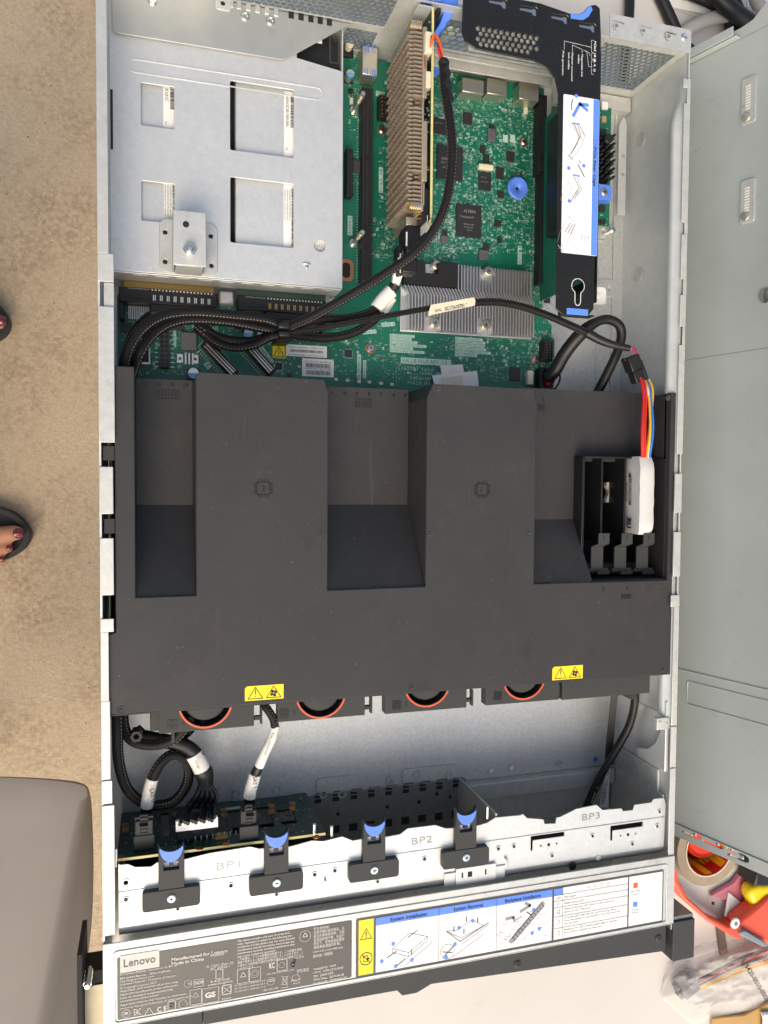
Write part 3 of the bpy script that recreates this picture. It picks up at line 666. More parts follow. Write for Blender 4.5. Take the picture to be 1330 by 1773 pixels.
deck = MB(); deck.prism(front+[p for p in top if p[1] > .031], ZB-.001, ZB, [circ(x,y,r,14) for x,y,r in holes]+[[(a,c),(b,c),(b,d),(a,d)] for a,b,c,d in slots])
deck.build('drive_cage_deck', M['zinc'], ch, smoothang=30)
# deck rolls down ahead of the cover
dv = []; pr = [(.0301,ZB),(.026,ZB-.0015),(.0225,ZB-.005),(.0205,ZB-.011)]
for x in (.0098,.4318):
    for y, z in pr: dv.append((x,y,z))
MB().add(dv, [(i,i+1,i+5,i+4) for i in range(3)]).build('deck_front_roll', M['zinc'], ch, smoothang=60)
dm = MB()
for x, y, r in holes: dm.ring(x, y, ZB, ZB+.0006, r*1.05, r*1.75, 18)
dm.build('pressed_ring', M['zinc'], ch, .0002)
MB().box(.0098,.4318,.0535,.0545,ZB,ZB+.0005).build('deck_bend', M['zinc'], ch, .0003)
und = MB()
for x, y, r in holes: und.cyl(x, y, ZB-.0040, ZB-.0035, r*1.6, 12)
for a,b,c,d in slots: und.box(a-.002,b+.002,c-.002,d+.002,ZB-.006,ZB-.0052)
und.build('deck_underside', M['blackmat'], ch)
for a,b,c,d in slots:
    s_ = MB().prism(rrect(a+.0008,b-.0008,c-.0012,d-.0030,.001), ZB+.0014, ZB+.0022, [circ((a+b)/2+k*.0085,(c+d)/2-.002,.0013 if k == 0 else .0008,12) for k in (-.8,0,.8)])
    s_.box(a+.002,a+.005,c+.001,d-.004,ZB-.0005,ZB+.0013); s_.box(b-.005,b-.002,c+.001,d-.004,ZB-.0005,ZB+.0013); s_.build('raised_bridge', M['zinc'], ch, .0004)
stm = mat('stamped_line',(.30,.30,.29),.5,.6)
for i, (s, u, v) in enumerate((('BP1',375,1507),('BP2',713,1463),('BP3',1008,1421))): MB._b(text_mb([ptxt(s,u,v,ZB,13,0,40,-.012)], None, .0003), 'stamped_letters', stm, ch, 0, 0, 2, None)
for u0,v0,u1,v1 in ((562,1525,566,1540),(876,1488,880,1502)): pbox('spring_tab', M['steel'], ch, u0,v0,u1,v1,ZB,ZB+.0030,.0004)
a = at(992,1500,ZB+.0003); MB().cyl(a[0],a[1],ZB+.0001,ZB+.0003,.0034,20).build('dark_opening', M['blackmat'], ch)
# latch plate half hidden by the cover
a = at(770,1528,ZB+.002); b = at(876,1510,ZB+.002)
lp = MB(); lp.box(a[0],b[0],.024,.0345,ZB+.0001,ZB+.001); lp.box(a[0]+.009,b[0]-.008,.0244,.0375,ZB+.0011,ZB+.0022); lp.build('latch_plate', M['zinc'], ch, .0006)
lo = MB(); 
for k, wd in ((.0185,.0035),(.0135,.0012),(.0325,.0012)): x = a[0]+k; lo.box(x,x+wd,.0300,.0340,ZB+.0022,ZB+.0024)
lo.build('latch_opening', M['blackmat'], ch)
# cage interior: bottom plate with square tabs, divider, right ledge
bt = MB(); bt.box(.1500,.2890,.030,.0722,.0045,.0055)
for i in range(9):
    x = .158+i*.0150; bt.box(x,x+.0085,.0724,.0738,.0045,.0075)
bt.build('cage_floor', M['darkmetal'], ch, .0003)
so_ = MB()
for i in range(9): x = .1555+i*.0150; so_.box(x,x+.0068,.0395,.0455,.0056,.0060); so_.box(x+.001,x+.0065,.0660,.0690,.0056,.0060); so_.box(x+.001,x+.0065,.0702,.0718,.0056,.0060)
for x, y in ((.176,.055),(.218,.056),(.246,.057),(.262,.062),(.274,.058)): so_.cyl(x,y,.0056,.0060,.0015,10)
so_.build('cage_opening', M['blackmat'], ch)
box('cage_divider', M['zincdull'], ch, .2815, .2830, .030, .0740, .0045, .0800)
box('cage_divider', M['darkmetal'], ch, .0098, .0108, .030, .0700, .0045, .0800)
box('cage_divider', M['zincdull'], ch, .4305, .4318, .030, .0720, .0045, .0805)
lg = MB(); lg.box(.2840,.4300,.0560,.0700,.0045,.0140); lg.box(.2840,.4300,.030,.0555,.0045,.0070); lg.build('front_ledge', M['zincdull'], ch, .003)
fb = MB()
for u, v in ((560,1375),(592,1375),(676,1352),(722,1340),(778,1341),(410,1374),(480,1367)): a = at(u,v,.006); dimple(fb, a[0], a[1], .0060, .0034, .0010)
fb.build('rivet_dimple', M['zincdull'], ch, .0003)
for u0,v0,u1,v1 in ((548,1358,622,1380),(697,1341,790,1352),(402,1366,505,1385)):
    a = at(u0,v1,.006); b = at(u1,v0,.006); MB().prism(rrect(a[0],b[0],.0742,.0860,.0035), .0042, .0058).build('floor_bracket', M['zincdark'], ch, .0005)
fh = MB()
for u, v, k in ((887,1330,0),(852,1335,0),(968,1321,1),(1031,1315,1),(983,1366,1),(889,1377,0)):
    a = at(u,v,.005); fh.ring(a[0],a[1],.0042,.0048,.0024,.0034,16)
fh.build('pressed_ring', M['zincdark'], ch)
for u, v, k in ((887,1330,'white'),(852,1335,'white'),(968,1321,'tin'),(1031,1315,'bwire'),(983,1366,'bwire'),(889,1377,'tin')):
    a = at(u,v,.005); MB().cyl(a[0],a[1],.0041,.00425,.0022,14).build('rivet', M[k], ch)
# curved guide on right wall ahead of the fans
gd = MB().prism([(.150,.078),(.128,.078),(.112,.070),(.104,.060),(.100,.045),(.092,.045),(.092,.083),(.150,.083)], .4300,.4330, fn=lambda a,b,c:(c,a,b)); gd.build('side_guide', M['zinc'], ch, .0008)
for v0, v1 in ((1290,1345),): box('side_guide', M['zincdull'], ch, .4318,.4344,.040,.090,.010,.072,.001)
for i in range(2):
    a = at(1145+i*12,1251+i*3,.0860); MB().cyl(a[0],a[1],.0845,.0852,.0007,10).build('rivet', M['steel'], ch)
pbox('hinge_tab', M['zincdull'], ch, 1138,1244,1163,1262,.080,.0843,.0004)
# ================================================================ POWER SUPPLY CAGE
pc = thing('power_supply_cage', 'pale steel cage with four square windows over the power supplies', 'metal cage', (.087,.56,.004))
ZC = .044
def win(u0,v0,u1,v1,r=.0012): a = at(u0,v1,ZC); b = at(u1,v0,ZC); return rrect(a[0],b[0],a[1],b[1],r,3)
W4 = [win(244,151,301.5,216), win(398.6,156,509,259), win(245,319,302,381), win(399,319,508.5,419)]
a = at(554,426,ZC); cageh = W4+[circ(a[0],a[1],.0040,22)]
cg = MB(); cg.prism([(.0056,.4700),(.1685,.4700),(.1685,.6280),(.1340,.6325),(.1340,.6615),(.0056,.6615)], ZC-.001, ZC, cageh)
lip = rrect(.0056,.1685,.0225,ZC-.001,.0005,1)
sl = []
for i in range(10): x = .020+i*.0148; sl.append([(x,.0385),(x+.0095,.0385),(x+.0095,.0405),(x,.0405)])
cg.prism(lip, .4690, .4700, sl, XZ); cg.build('cage_shell', M['zinc'], pc, .0010, seg=3)
box('cage_side', M['zinc'], pc, .1675,.1685,.4702,.6610,.006,.0428); box('cage_side', M['zinc'], pc, .0045,.0055,.4702,.6610,.006,.0428)
em = MB(); y0 = at(400,113,ZC)[1]; em.prism(rrect(.0175,.1535,.6045,.6140,.0046,8), ZC, ZC+.0005, [rrect(.0183,.1527,.6053,.6132,.0040,8)]); em.build('long_bead', M['zinc'], pc, .0003)
t2 = MB().prism([(.0085,.6290),(.0110,.6278),(.1230,.6278),(.1250,.6286),(.1345,.6350),(.1735,.6618),(.0076,.6618),(.0076,.6300)], ZC+.0015, ZC+.0027).build('top_plate', mat('dull_zinc_plate',(.44,.455,.44),.5,.55,noise=(60,.05,.05),dirt=(40,.6,(.3,.29,.27),.4)), pc, .0006)
a = at(186,200,ZC); box('side_notch', M['blackmat'], pc, .0062,.0078,.5510,.5910,ZC+.0001,ZC+.0003)
# raised bracket with nut
zt = .0700
a = at(300,458,zt); b = at(357,368,zt); bx0,bx1,by0,by1 = a[0],b[0],a[1],b[1]
bk = MB(); bk.box(bx0,bx1,by0,by1,zt-.0012,zt); bk.box(bx0,bx0+.001,by0+.001,by1,.0460,zt-.0012); bk.box(bx1-.001,bx1,by0+.001,by1,.0460,zt-.0012); bk.box(bx0+.0018,bx1-.0018,by0,by0+.001,.0460,zt-.0012); bk.build('raised_bracket', M['zincdull'], pc, .0010)
a = at(276,473,ZC+.001); b = at(377,388,ZC+.001); bh = []
for u, v in ((286,402),(365,409),(286,453),(366,460)): q = at(u,v,ZC+.001); bh.append(circ(q[0],q[1],.0016,14))
MB().prism(rrect(a[0],b[0],a[1]+.001,b[1],.0055,6), ZC+.0002, ZC+.0014, bh).build('bracket_base', M['zincdull'], pc, .0004)
hb = MB()
for u, v in ((286,402),(365,409),(286,453),(366,460)): q = at(u,v,ZC); hb.cyl(q[0],q[1],ZC+.0001,ZC+.0004,.0022,14)
q = at(322,388.5,zt); hb.cyl(q[0],q[1],zt+.0001,zt+.0003,.0021,16); hb.build('dark_hole', M['blackmat'], pc)
q = at(329,430,zt+.004); nt_ = MB().cyl(q[0],q[1],zt,zt+.0026,.0046,6); nt_.build('hex_nut', M['steel'], pc, .0005)
MB().lathe(q[0],q[1],[(.0026,zt+.0026),(.0026,zt+.0060),(.0018,zt+.0070),(.0001,zt+.0072)],18).build('bolt', M['steel'], pc)
q = at(531,458,ZC); hk = MB().box(q[0]-.0028,q[0]+.0028,q[1]-.0002,q[1]+.0012,ZC,ZC+.0011).box(q[0]-.0008,q[0]+.0012,q[1]-.0030,q[1]-.0001,ZC,ZC+.0009); hk.build('lifted_tab', M['steel'], pc, .0004)
q = at(582,478,.035)
for u, v in ((202,478),(587,507)): q = at(u,v+1,.040); MB().cyl(q[0],.4685,.0001,.4,.001) if 0 else None
# power supplies inside
Zp = .0395
for i, (x0, x1, lb) in enumerate(((.0065,.0840,'left power supply in the steel cage, seen through its two left windows'),(.0905,.1665,'right power supply in the steel cage, showing black plastic at its back corner'))):
    ps = thing('power_supply', lb, 'power supply', ((x0+x1)/2,.57,.006), 'power supplies inside the steel cage')
    box('casing', M['zinc'], ps, x0, x1, .476, .652 if i == 0 else .630, .006, Zp, .0006)
    if i: box('end_cap', M['black'], ps, x0+.002, x1, .6305, .652, .006, Zp-.001, .001); q = at(550,66,Zp); box('white_tag', M['white'], ps, q[0]-.0035,q[0]+.0035,q[1]-.003,q[1]+.003,Zp-.0009,Zp-.0007); MB().prism(rrect(q[0]+.009,q[0]+.0165,q[1]-.016,q[1]+.004,.001),Zp-.0009,Zp-.0005,[rrect(q[0]+.010,q[0]+.0155,q[1]-.015,q[1]+.003,.001)]).build('cap_rib', M['bezel'], ps)
    for (u0,v0,u1,v1,lines) in (((283,150,303,222,['X101C']),(284,318,303,386,['Bel Power','Model: PS','AC INPUT'])),((492,165,510,266,['60A3DB158100L']),(491,325,510,424,['www.bel','100-240V','DC OUTPUT'])))[i]:
        a = at(u0,v1,Zp); b = at(u1,v0,Zp); x, X, y, Y = a[0], b[0]+.004, a[1]-.002, b[1]+.002
        box('sticker', M['white'], ps, x, X, y, Y, Zp, Zp+.0002)
        K = MB(); 
        if len(lines) == 1: text_mb([(lines[0], x+.0012, Y-.004, Zp+.0003, .0022, -pi/2)], K); xb0, xb1, f = x+.0046, x+.0085, .58
        else:
            for j in range(3): text_mb([(('|'.join(['AAAA','lOlnpu'])+' '+lines[j]+' input max'), x+.0006+j*.0018, Y-.004, Zp+.0003, .0009, -pi/2, .022)], K)
            xb0, xb1, f = x+.0058, x+.0075, 1
        yy = Y-.003
        while yy > Y-(Y-y)*f+.002:
            wd = random.choice((.0002,.0004,.0006)); K.box(xb0, xb1, yy-wd, yy, Zp+.0002, Zp+.0003); yy -= wd+random.choice((.0002,.0004))
        if len(lines) == 1: text_mb([('LR' if i else 'Lx', x+.0012, y+.0066, Zp+.0003, .0014, -pi/2)], K)
        K.build('barcode_print', M['ink'], ps, smoothang=0)
    if i == 1:
        q = at(554,426,Zp); MB().cyl(q[0]-.0002,q[1],Zp,Zp+.0002,.0042,20).build('sticker', M['white'], ps)
        text_mb([('CCC', q[0]-.0022, q[1]-.0009, Zp+.0003, .0019, 0, .0042)]).build('mark_print', M['ink'], ps, smoothang=0)
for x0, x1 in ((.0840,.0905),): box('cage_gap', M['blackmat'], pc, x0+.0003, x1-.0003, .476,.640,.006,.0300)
# ================================================================ MOTHERBOARD
mbd = thing('motherboard', 'green circuit board covered in chips and white legends beside the steel cage', 'circuit board', (.19,.45,.006))
ZM = .008
poly_b = [(.0082,.2),(.363,.2),(.3655,.2),(.3655,.450),(.3625,.452),(.3625,.462),(.3540,.470),(.3520,.50),(.3520,.6605),(.1715,.6605),(.1715,.466),(.0930,.463),(.0930,.4600),(.0905,.4585),(.0840,.4585),(.0818,.4608),(.0818,.463),(.0095,.463),(.0082,.461)]
MB().prism(poly_b, .0062, ZM).build('board', M['pcb'], mbd)
def BZ(h): return ZM+h
# silkscreen: clusters of tiny outlines, ticks, blocks
SK = MB(); zs = ZM+.00012
# regions in picture units: (u0,v0,u1,v1,density)
regs = [(750,170,930,440,2.3),(750,130,800,300,.9),(603,60,632,240,.8),(655,140,680,460,.9),(603,260,632,320,.7),(600,590,760,660,.5),(760,585,940,660,1.2),(905,440,955,560,1.2),(915,575,955,650,1.5),(210,520,340,650,1.3),(380,520,470,600,1.0),(450,590,600,650,.35),(575,540,690,600,.5),(640,380,690,450,1.0),(720,380,790,450,1.6)]
def free(u, v): return True
for (u0,v0,u1,v1,dn) in regs:
    nn = int((u1-u0)*(v1-v0)/48*dn)
    for _ in range(nn):
        u = random.uniform(u0,u1); v = random.uniform(v0,v1); p = at(u,v,zs); k = random.random(); x, y = p
        L_ = random.uniform(.0008,.0035); W_ = .00016
        if k < .10: SK.box(x,x+L_*.8,y,y+random.uniform(.0008,.0026),zs-.00003,zs)
        elif k < .45:
            if random.random() < .5: SK.box(x,x+L_,y,y+W_,zs,zs+.00003)
            else: SK.box(x,x+W_,y,y+L_,zs,zs+.00003)
        elif k < .62: q = random.uniform(.0007,.0016); poly(SK, [(x,y),(x+q*1.6,y),(x+q*1.6,y+q),(x,y+q)], zs+.00002, W_)
        elif k < .80:
            for j in range(random.randint(3,6)): SK.box(x+j*.0005,x+j*.0005+.0003,y,y+.0007,zs,zs+.00003)
        elif k < .94:
            for j in range(random.randint(2,4)): SK.box(x,x+random.uniform(.001,.002),y+j*.0006,y+j*.0006+.0003,zs,zs+.00003)
        else: poly(SK, [(x,y),(x+L_*2,y),(x+L_*2,y-L_*1.2)], zs+.00002, W_, False)
SK.build('silkscreen', M['silk'], mbd, smoothang=0, kind='stuff')
SP = MB()
for _ in range(500):      # pads and vias
    (u0,v0,u1,v1,dn) = random.choice(regs[:1]*5+regs[6:9]+regs); x, y = at(random.uniform(u0,u1), random.uniform(v0,v1), zs)
    SP.box(x,x+random.choice((.0004,.0007)),y,y+random.choice((.0004,.0008)),zs+.0001,zs+.0002)
SP.build('solder_pads', M['tin'], mbd, smoothang=0, kind='stuff')
# loose surface parts (resistors, capacitors): tiny, uncountable
sm1, sm2, sm3 = MB(), MB(), MB()
for _ in range(480):
    (u0,v0,u1,v1,dn) = random.choice(regs[:1]*6+regs[6:9]*2+regs); x, y = at(random.uniform(u0,u1), random.uniform(v0,v1), zs)
    h = random.random() < .5; a_, b_ = (.0012,.0006) if h else (.0006,.0012); s = random.choice((.6,.8,1.1)); a_ *= s; b_ *= s
    k = random.random(); m_ = sm1 if k < .5 else sm2
    m_.box(x,x+a_,y,y+b_,ZM+.0001,ZM+.0006*s+.0001)
    if h: sm3.box(x-.0003,x,y,y+b_,ZM+.0001,ZM+.0005*s); sm3.box(x+a_,x+a_+.0003,y,y+b_,ZM+.0001,ZM+.0005*s)
    else: sm3.box(x,x+a_,y-.0003,y,ZM+.0001,ZM+.0005*s); sm3.box(x,x+a_,y+b_,y+b_+.0003,ZM+.0001,ZM+.0005*s)
sm1.build('resistors', M['chip'], mbd, smoothang=0, kind='stuff'); sm2.build('ceramic_capacitors', M['cap'], mbd, smoothang=0, kind='stuff'); sm3.build('solder_ends', M['tin'], mbd, smoothang=0, kind='stuff')
# legend blocks (light rectangles with lettering)
BL, BT = MB(), []
def block(u, v, wp, hp, s=None, ang=0, th=None):
    k = px(ZM); x, y = at(u, v, zs); c, q = cos(ang), sin(ang)
    P4 = [(0,0),(wp*k,0),(wp*k,hp*k),(0,hp*k)]; BL.add([(x+a*c-b*q, y+a*q+b*c, zs+.0001) for a, b in P4], [(0,1,2,3)])
    if s: BT.append((s, x+.12*hp*k*c*1.5-.2*hp*k*q, y+.12*hp*k*q*1.5+.2*hp*k*c, zs+.0002, hp*k*.62, ang, wp*k*.90))
block(694,629,97,11,'VALUE PLUS REV  1.2')
for i, (w_, s) in enumerate(((47,'JP1:CLEAR SECURITY'),(41,'JP2 CMOS CLEAR'),(52,'JP4 TPM PHYSICAL'),(70,'JP5 TPM_UPDATE ENABLE PWRSW'),(44,'J6 UPDATE ENABLE'),(66,'JP6 SPIN HALF NORM PL'))): block(675,582.5+i*5.4,w_,5,s)
for i, (w_, s) in enumerate(((55,'SW1_1 OFF CMOS CLEAR'),(60,'SW1_2 OFF PASSWORD OVERRIDE'),(58,'SW1_3 OFF TPM UPDATE'),(62,'SW1_4 OFF PWR BUTTON'),(72,'SW1_5 OFF ME FIRMWARE UPD'),(44,'SW1_6 RESERVED'))): block(788,588+i*5.6,w_,5,s)
block(629,579,25,7,'SATA 0-3',radians(8)); block(661,566,25,7,'SATA 4',radians(8)); block(655,321,7,0.1); 
block(663,334,44,7.5,'PCIE3_X8',pi/2); block(610,408,34,8.5,'RISER2',pi/2); block(903,458,34,8,'RISER1',pi/2); block(651,166,17,9,'COM')
block(625,657,44,7,'ETH_LED PWR LED',pi/2); block(634,655,32,6,'FAULT LED',pi/2); block(377,577,12,8,'2',pi/2)
block(447,603,34,8.5,'NVMe 0-1',radians(-52)); block(305,602,28,4,'FAN',pi/2); block(360,640,11,11,'N',radians(40)); block(760,205,22,3); block(803,380,14,14); block(600,552,17,5,'SATA8',radians(14))
for u in (871,883.5): block(u,246,10,14)
BL.build('legend_block', M['silkblock'], mbd, smoothang=0)
for b_ in BT: text_mb([b_], None, .00002)._b('legend_text', M['pcb'], mbd, 0, 0, 2, None)
big = text_mb([ptxt('L162TR1 Value',690,640,zs,6.5,0,66),ptxt('16046-1M',727,649,zs,6.5,0,42),ptxt('548.01H91',709,657,zs,6.5,0,46),ptxt('MADE IN',706,665.5,zs,6.5,0,42),ptxt('94V-0  17-21',650,617,zs,3.5,0,38),ptxt('SEC 2',644,622,zs,3,0,12),ptxt('Pb',829,627,zs,4.5,0,6),ptxt('2011',631,110,zs,1,0,1),ptxt('JTAG_CPLD',760,451,zs,2.4,0,40),ptxt('BMC_DISABLE_ROM',810,368,zs,2.4,0,34),ptxt('Pb1',902,353,zs,3,0,11),ptxt('ME_UPDATE_EN',645,441,zs,2.4,0,26)])
poly(big, [at(686,627,zs),at(755,629,zs)], zs, .0002, False); a = at(686,668,zs); b = at(686,630,zs); stroke(big,a,b,.0002,zs); stroke(big,b,at(800,633,zs),.0002,zs); q = at(831,627,zs); poly(big, circ(q[0],q[1],.0028,20), zs, .0003)
big.build('board_lettering', M['silk'], mbd, smoothang=0)
# ---- chips
def chip(u0,v0,u1,v1,h=.0011,name='chip',m_='chip',legs=None,bev=.0002,text=None):
    a = at(u0,v1,ZM+h); b = at(u1,v0,ZM+h); o = box(name, M[m_], mbd, a[0],b[0],a[1],b[1],ZM+.0001,ZM+h,bev)
    if legs:
        L_ = MB(); n = legs[1]
        for i in range(n):
            t = (i+.5)/n
            if 'h' in legs[0]: y = a[1]+(b[1]-a[1])*t; L_.box(a[0]-.0009,b[0]+.0009,y-.00015,y+.00015,ZM+.0001,ZM+.0003)
            if 'v' in legs[0]: x = a[0]+(b[0]-a[0])*t; L_.box(x-.00015,x+.00015,a[1]-.0009,b[1]+.0009,ZM+.0001,ZM+.0003)
        L_.build('pins', M['tin'], o, smoothang=0)
    if text: text_mb([ptxt(s,u,v,ZM+h+.00005,hh,0,ww) for s,u,v,hh,ww in text]).build('marking', M['greyink'], o, smoothang=0)
    return o
chip(757,256,802,308,.0022,legs=None,text=[('ASPEED',764,276,5,28),('FLO AST2500',764,282,3.4,30),('1730 TAIWAN',766,290,2.6,20)])
chip(790,357,834,408,.0020,text=[('ALTERA',803,367,5,24),('Cyclone IV',797,376,4,27),('EP4CE6F17C8N',803,389,2.6,20),('K AAH1748',804,394,2.4,17),('TAIWAN',808,399,2.4,10)])
chip(751,207,778,230,.0013,text=[('SEC 734',754,213,2.2,14)]); chip(802,195,818,214,.0010,legs=('hv',10)); chip(877,263,891,279,.0010,legs=('hv',8)); chip(829,299,851,328,.0012,legs=('v',2),text=[('SKhynix',833,307,2,12),('H5TC4G63',833,315,2,13)])
chip(859,290,873,309,.0012,legs=('v',4)); chip(845,223,859,243,.0030,'inductor','induct',bev=.0005); chip(838,268,848,280,.0018); chip(832,252,841,264,.0018); chip(848,215,856,224,.0015)
chip(830,433,846,449,.0030,'inductor','induct',bev=.0004); chip(838,421,847,431,.0020); chip(764,408,777,420,.0025,'inductor','induct',bev=.0004); chip(766,398,775,407,.0015); chip(862,332,873,342,.0015); chip(857,382,868,391,.0020); chip(862,412,869,420,.0015)
chip(883,636,902,659,.0016,legs=('h',8)); chip(597,606,610,618,.0010,legs=('hv',6)); chip(477,628,489,640,.0010,legs=('hv',6)); chip(498,647,506,652,.001); chip(943,486,953,501,.0015); chip(943,511,953,524,.0015)
chip(313,576,341,606,.0042,'power_inductor','induct',bev=.0006); chip(300,558,318,571,.0030); chip(209,560,228,575,.0028,name='clip_block'); chip(720,395,733,420,.0022,'inductor','induct'); chip(735,410,745,430,.002,'inductor','induct')
# LEDs and small cream parts
for u, v in ((582,657),(602,659),(622,661),(640,662),(660,664),(679,666)): pbox('indicator_led', M['cream'], mbd, u-3,v-3,u+3,v+2,ZM,ZM+.0008)
for u, v in ((911,191),(758,118),(609,174)): pbox('small_jumper', M['cream'], mbd, u-3,v-6,u+3,v+6,ZM,ZM+.0016,.0002)
# coin / screws on board
for u, v in ((662,224),(908,245),(642,603),(928,622)):
    a = at(u,v,ZM+.001); c_ = MB().cyl(a[0],a[1],ZM+.0001,ZM+.0003,.0040,24).build('copper_pad', M['copper'], mbd); screw(mbd, a[0], a[1], ZM+.0004, .0031, 'steel', .0014)
a = at(607,158,ZM); MB().cyl(a[0],a[1],ZM+.0001,ZM+.0002,.0024,18).build('mounting_hole', M['blackmat'], mbd)
for u in (616,621): pass
# threaded standoffs leaning away from the camera's foot point simply stand upright
for u, v in ((612,193),(611,422)):
    a = at(u,v,ZM); so2 = thing('standoff_stud', 'tall steel threaded stud %s' % ('near the rear of the long slot' if v < 300 else 'beside the lower end of the long slot'), 'stud', (a[0],a[1],ZM), 'steel studs beside the long riser slot')
    MB().cyl(a[0],a[1],ZM+.0002,ZM+.0020,.0038,6).build('hex_foot', M['steel'], so2, .0003)
    sh = MB().cyl(a[0],a[1],ZM+.002,ZM+.030,.0017,14); 
    for i in range(6): sh.ring(a[0],a[1],ZM+.016+i*.002,ZM+.017+i*.002,.0016,.0020,14)
    sh.build('shaft', M['nickel'], so2)
# orange plated keyhole
a = at(600,468,ZM); MB().prism(rrect(a[0]-.006,a[0]+.0055,a[1]-.0085,a[1]+.0085,.0035), ZM+.0001, ZM+.0003, [rrect(a[0]-.0035,a[0]+.003,a[1]-.006,a[1]+.006,.0028)]).build('copper_pad', M['copper'], mbd)
MB().prism(rrect(a[0]-.0034,a[0]+.0029,a[1]-.0059,a[1]+.0059,.0027), ZM+.0001, ZM+.0002).build('mounting_hole', M['blackmat'], mbd)
# ---- long slots
def slot(u0,v0,u1,v1,h,nm,breaks,npins,side=True):
    a = at(u0,v1,ZM+h); b = at(u1,v0,ZM+h); x0,x1,y0,y1 = a[0],b[0],a[1],b[1]
    t = box(nm, M['black'], mbd, x0,x1,y0,y1,ZM+.0002,ZM+h,.0004)
    g = MB(); last = y0+.002
    for f in list(breaks)+[1.0]:
        e = y0+(y1-y0)*f-.0015; g.box((x0+x1)/2-.0011,(x0+x1)/2+.0011,last,e,ZM+h,ZM+h+.00015); last = e+.003
    g.build('groove', M['blackmat'], t)
    pn = MB(); N_ = int((y1-y0)/.0011)
    for i in range(N_): y = y0+.002+(y1-y0-.004)*i/N_; pn.box(x0+.0008,x0+.0016,y,y+.0004,ZM+h,ZM+h+.0002); pn.box(x1-.0016,x1-.0008,y,y+.0004,ZM+h,ZM+h+.0002)
    pn.build('contact_row', M['bezel'], t, smoothang=0)
    if side:
        pd = MB()
        for i in range(int((y1-y0)/.0022)): y = y0+.002+i*.0022; pd.box(x0-.0016,x0-.0006,y,y+.0009,ZM+.0001,ZM+.0004)
        pd.build('solder_row', M['tin'], t, smoothang=0)
slot(626,153,646,486,.0105,'riser_slot',(.17,.64),1); slot(600,258,612,338,.009,'card_slot',(.55,),1,False)
slot(932,165,948,300,.0105,'riser_slot',(.2,),1); slot(934,300,955,490,.0105,'riser_slot',(.12,),1)
pbox('header', M['black'], mbd, 657,163,672,204,ZM,ZM+.008,.0004); 
hp = MB()
for i in range(5):
    for j in range(2): q = at(661+j*6,170+i*7,ZM+.0075); hp.box(q[0]-.0003,q[0]+.0003,q[1]-.0003,q[1]+.0003,ZM+.007,ZM+.0095)
hp.build('header_pin', M['gold'], mbd)
pbox('slot_bracket', M['bezel'], mbd, 606,275,626,298,ZM,ZM+.004,.0004)
# right edge header and small white connector
pbox('header', M['black'], mbd, 942,589,957,625,ZM,ZM+.0090,.0004); q0 = MB()
for i in range(7):
    for j in range(2): q = at(947+j*5,593+i*4.4,ZM+.009); q0.box(q[0]-.0003,q[0]+.0003,q[1]-.0003,q[1]+.0003,ZM+.009,ZM+.0096)
q0.build('header_pin', M['gold'], mbd)
pbox('white_socket', M['cream'], mbd, 914,641,924,666,ZM,ZM+.0050,.0005); pbox('cream_socket', M['cream'], mbd, 830,282,855,294,ZM,ZM+.0045,.0006)
# rear port shells
for i, (u0,v0,u1,v1) in enumerate(((801,133,838,164),(844,134,878,167),(900,141,933,176))): pbox('network_port_shell', M['nickel'], mbd, u0,v0,u1,v1,ZM,ZM+.0130,.0006)
u_ = pbox('usb_port_shell', M['nickel'], mbd, 628,78,654,132,ZM,ZM+.0160,.0006)
sp = MB()
for u, v in ((636,84),(648,85),(634,125),(647,127)): q = at(u,v,ZM+.0162); sp.box(q[0]-.0012,q[0]-.0006,q[1]-.003,q[1]+.003,ZM+.0161,ZM+.0166); sp.box(q[0]+.0006,q[0]+.0012,q[1]-.003,q[1]+.003,ZM+.0161,ZM+.0166)
sp.build('spring_finger', M['bluedk'], u_); pbox('blue_socket', M['blue'], mbd, 750,112,765,121,ZM,ZM+.012,.0004)
for u, v, r in ((605,78,5),): q = at(u,v,.016); MB().cyl(q[0],q[1],ZM,.018,.0030,16).build('push_button', M['cream'], mbd, .0005); box('button_base', M['black'], mbd, q[0]-.0045,q[0]+.0045,q[1]-.006,q[1]+.002,ZM,.012,.0004)
# capacitors
cproto = None
for u, v, rr in ((607,127,8),(430,577,8),(453,578,8),(515,580,7),(537,582,7),(559,583,7),(335,646,9.5)):
    a = at(u,v,ZM+.0085); R_ = rr*px(.0165)
    c_ = MB().lathe(a[0],a[1],[(R_,ZM+.001),(R_,ZM+.0078),(R_*.9,ZM+.0085),(.0001,ZM+.0085)],24).build('capacitor', M['tin'], mbd)
    h = [(a[0]+R_*.86*cos(t), a[1]+R_*.86*sin(t)) for t in [pi+pi*i/14 for i in range(15)]]; MB().prism(h, ZM+.0086, ZM+.0088).build('blue_band', mat('cap_blue',(.10,.42,.78),.4) if 'capb' not in M else M['capb'], c_)
    if 'capb' not in M: M['capb'] = bpy.data.materials['cap_blue']
    box('capacitor_base', M['black'], c_, a[0]-R_*1.05,a[0]+R_*1.05,a[1]-R_*1.05,a[1]+R_*1.05,ZM+.0001,ZM+.0010)
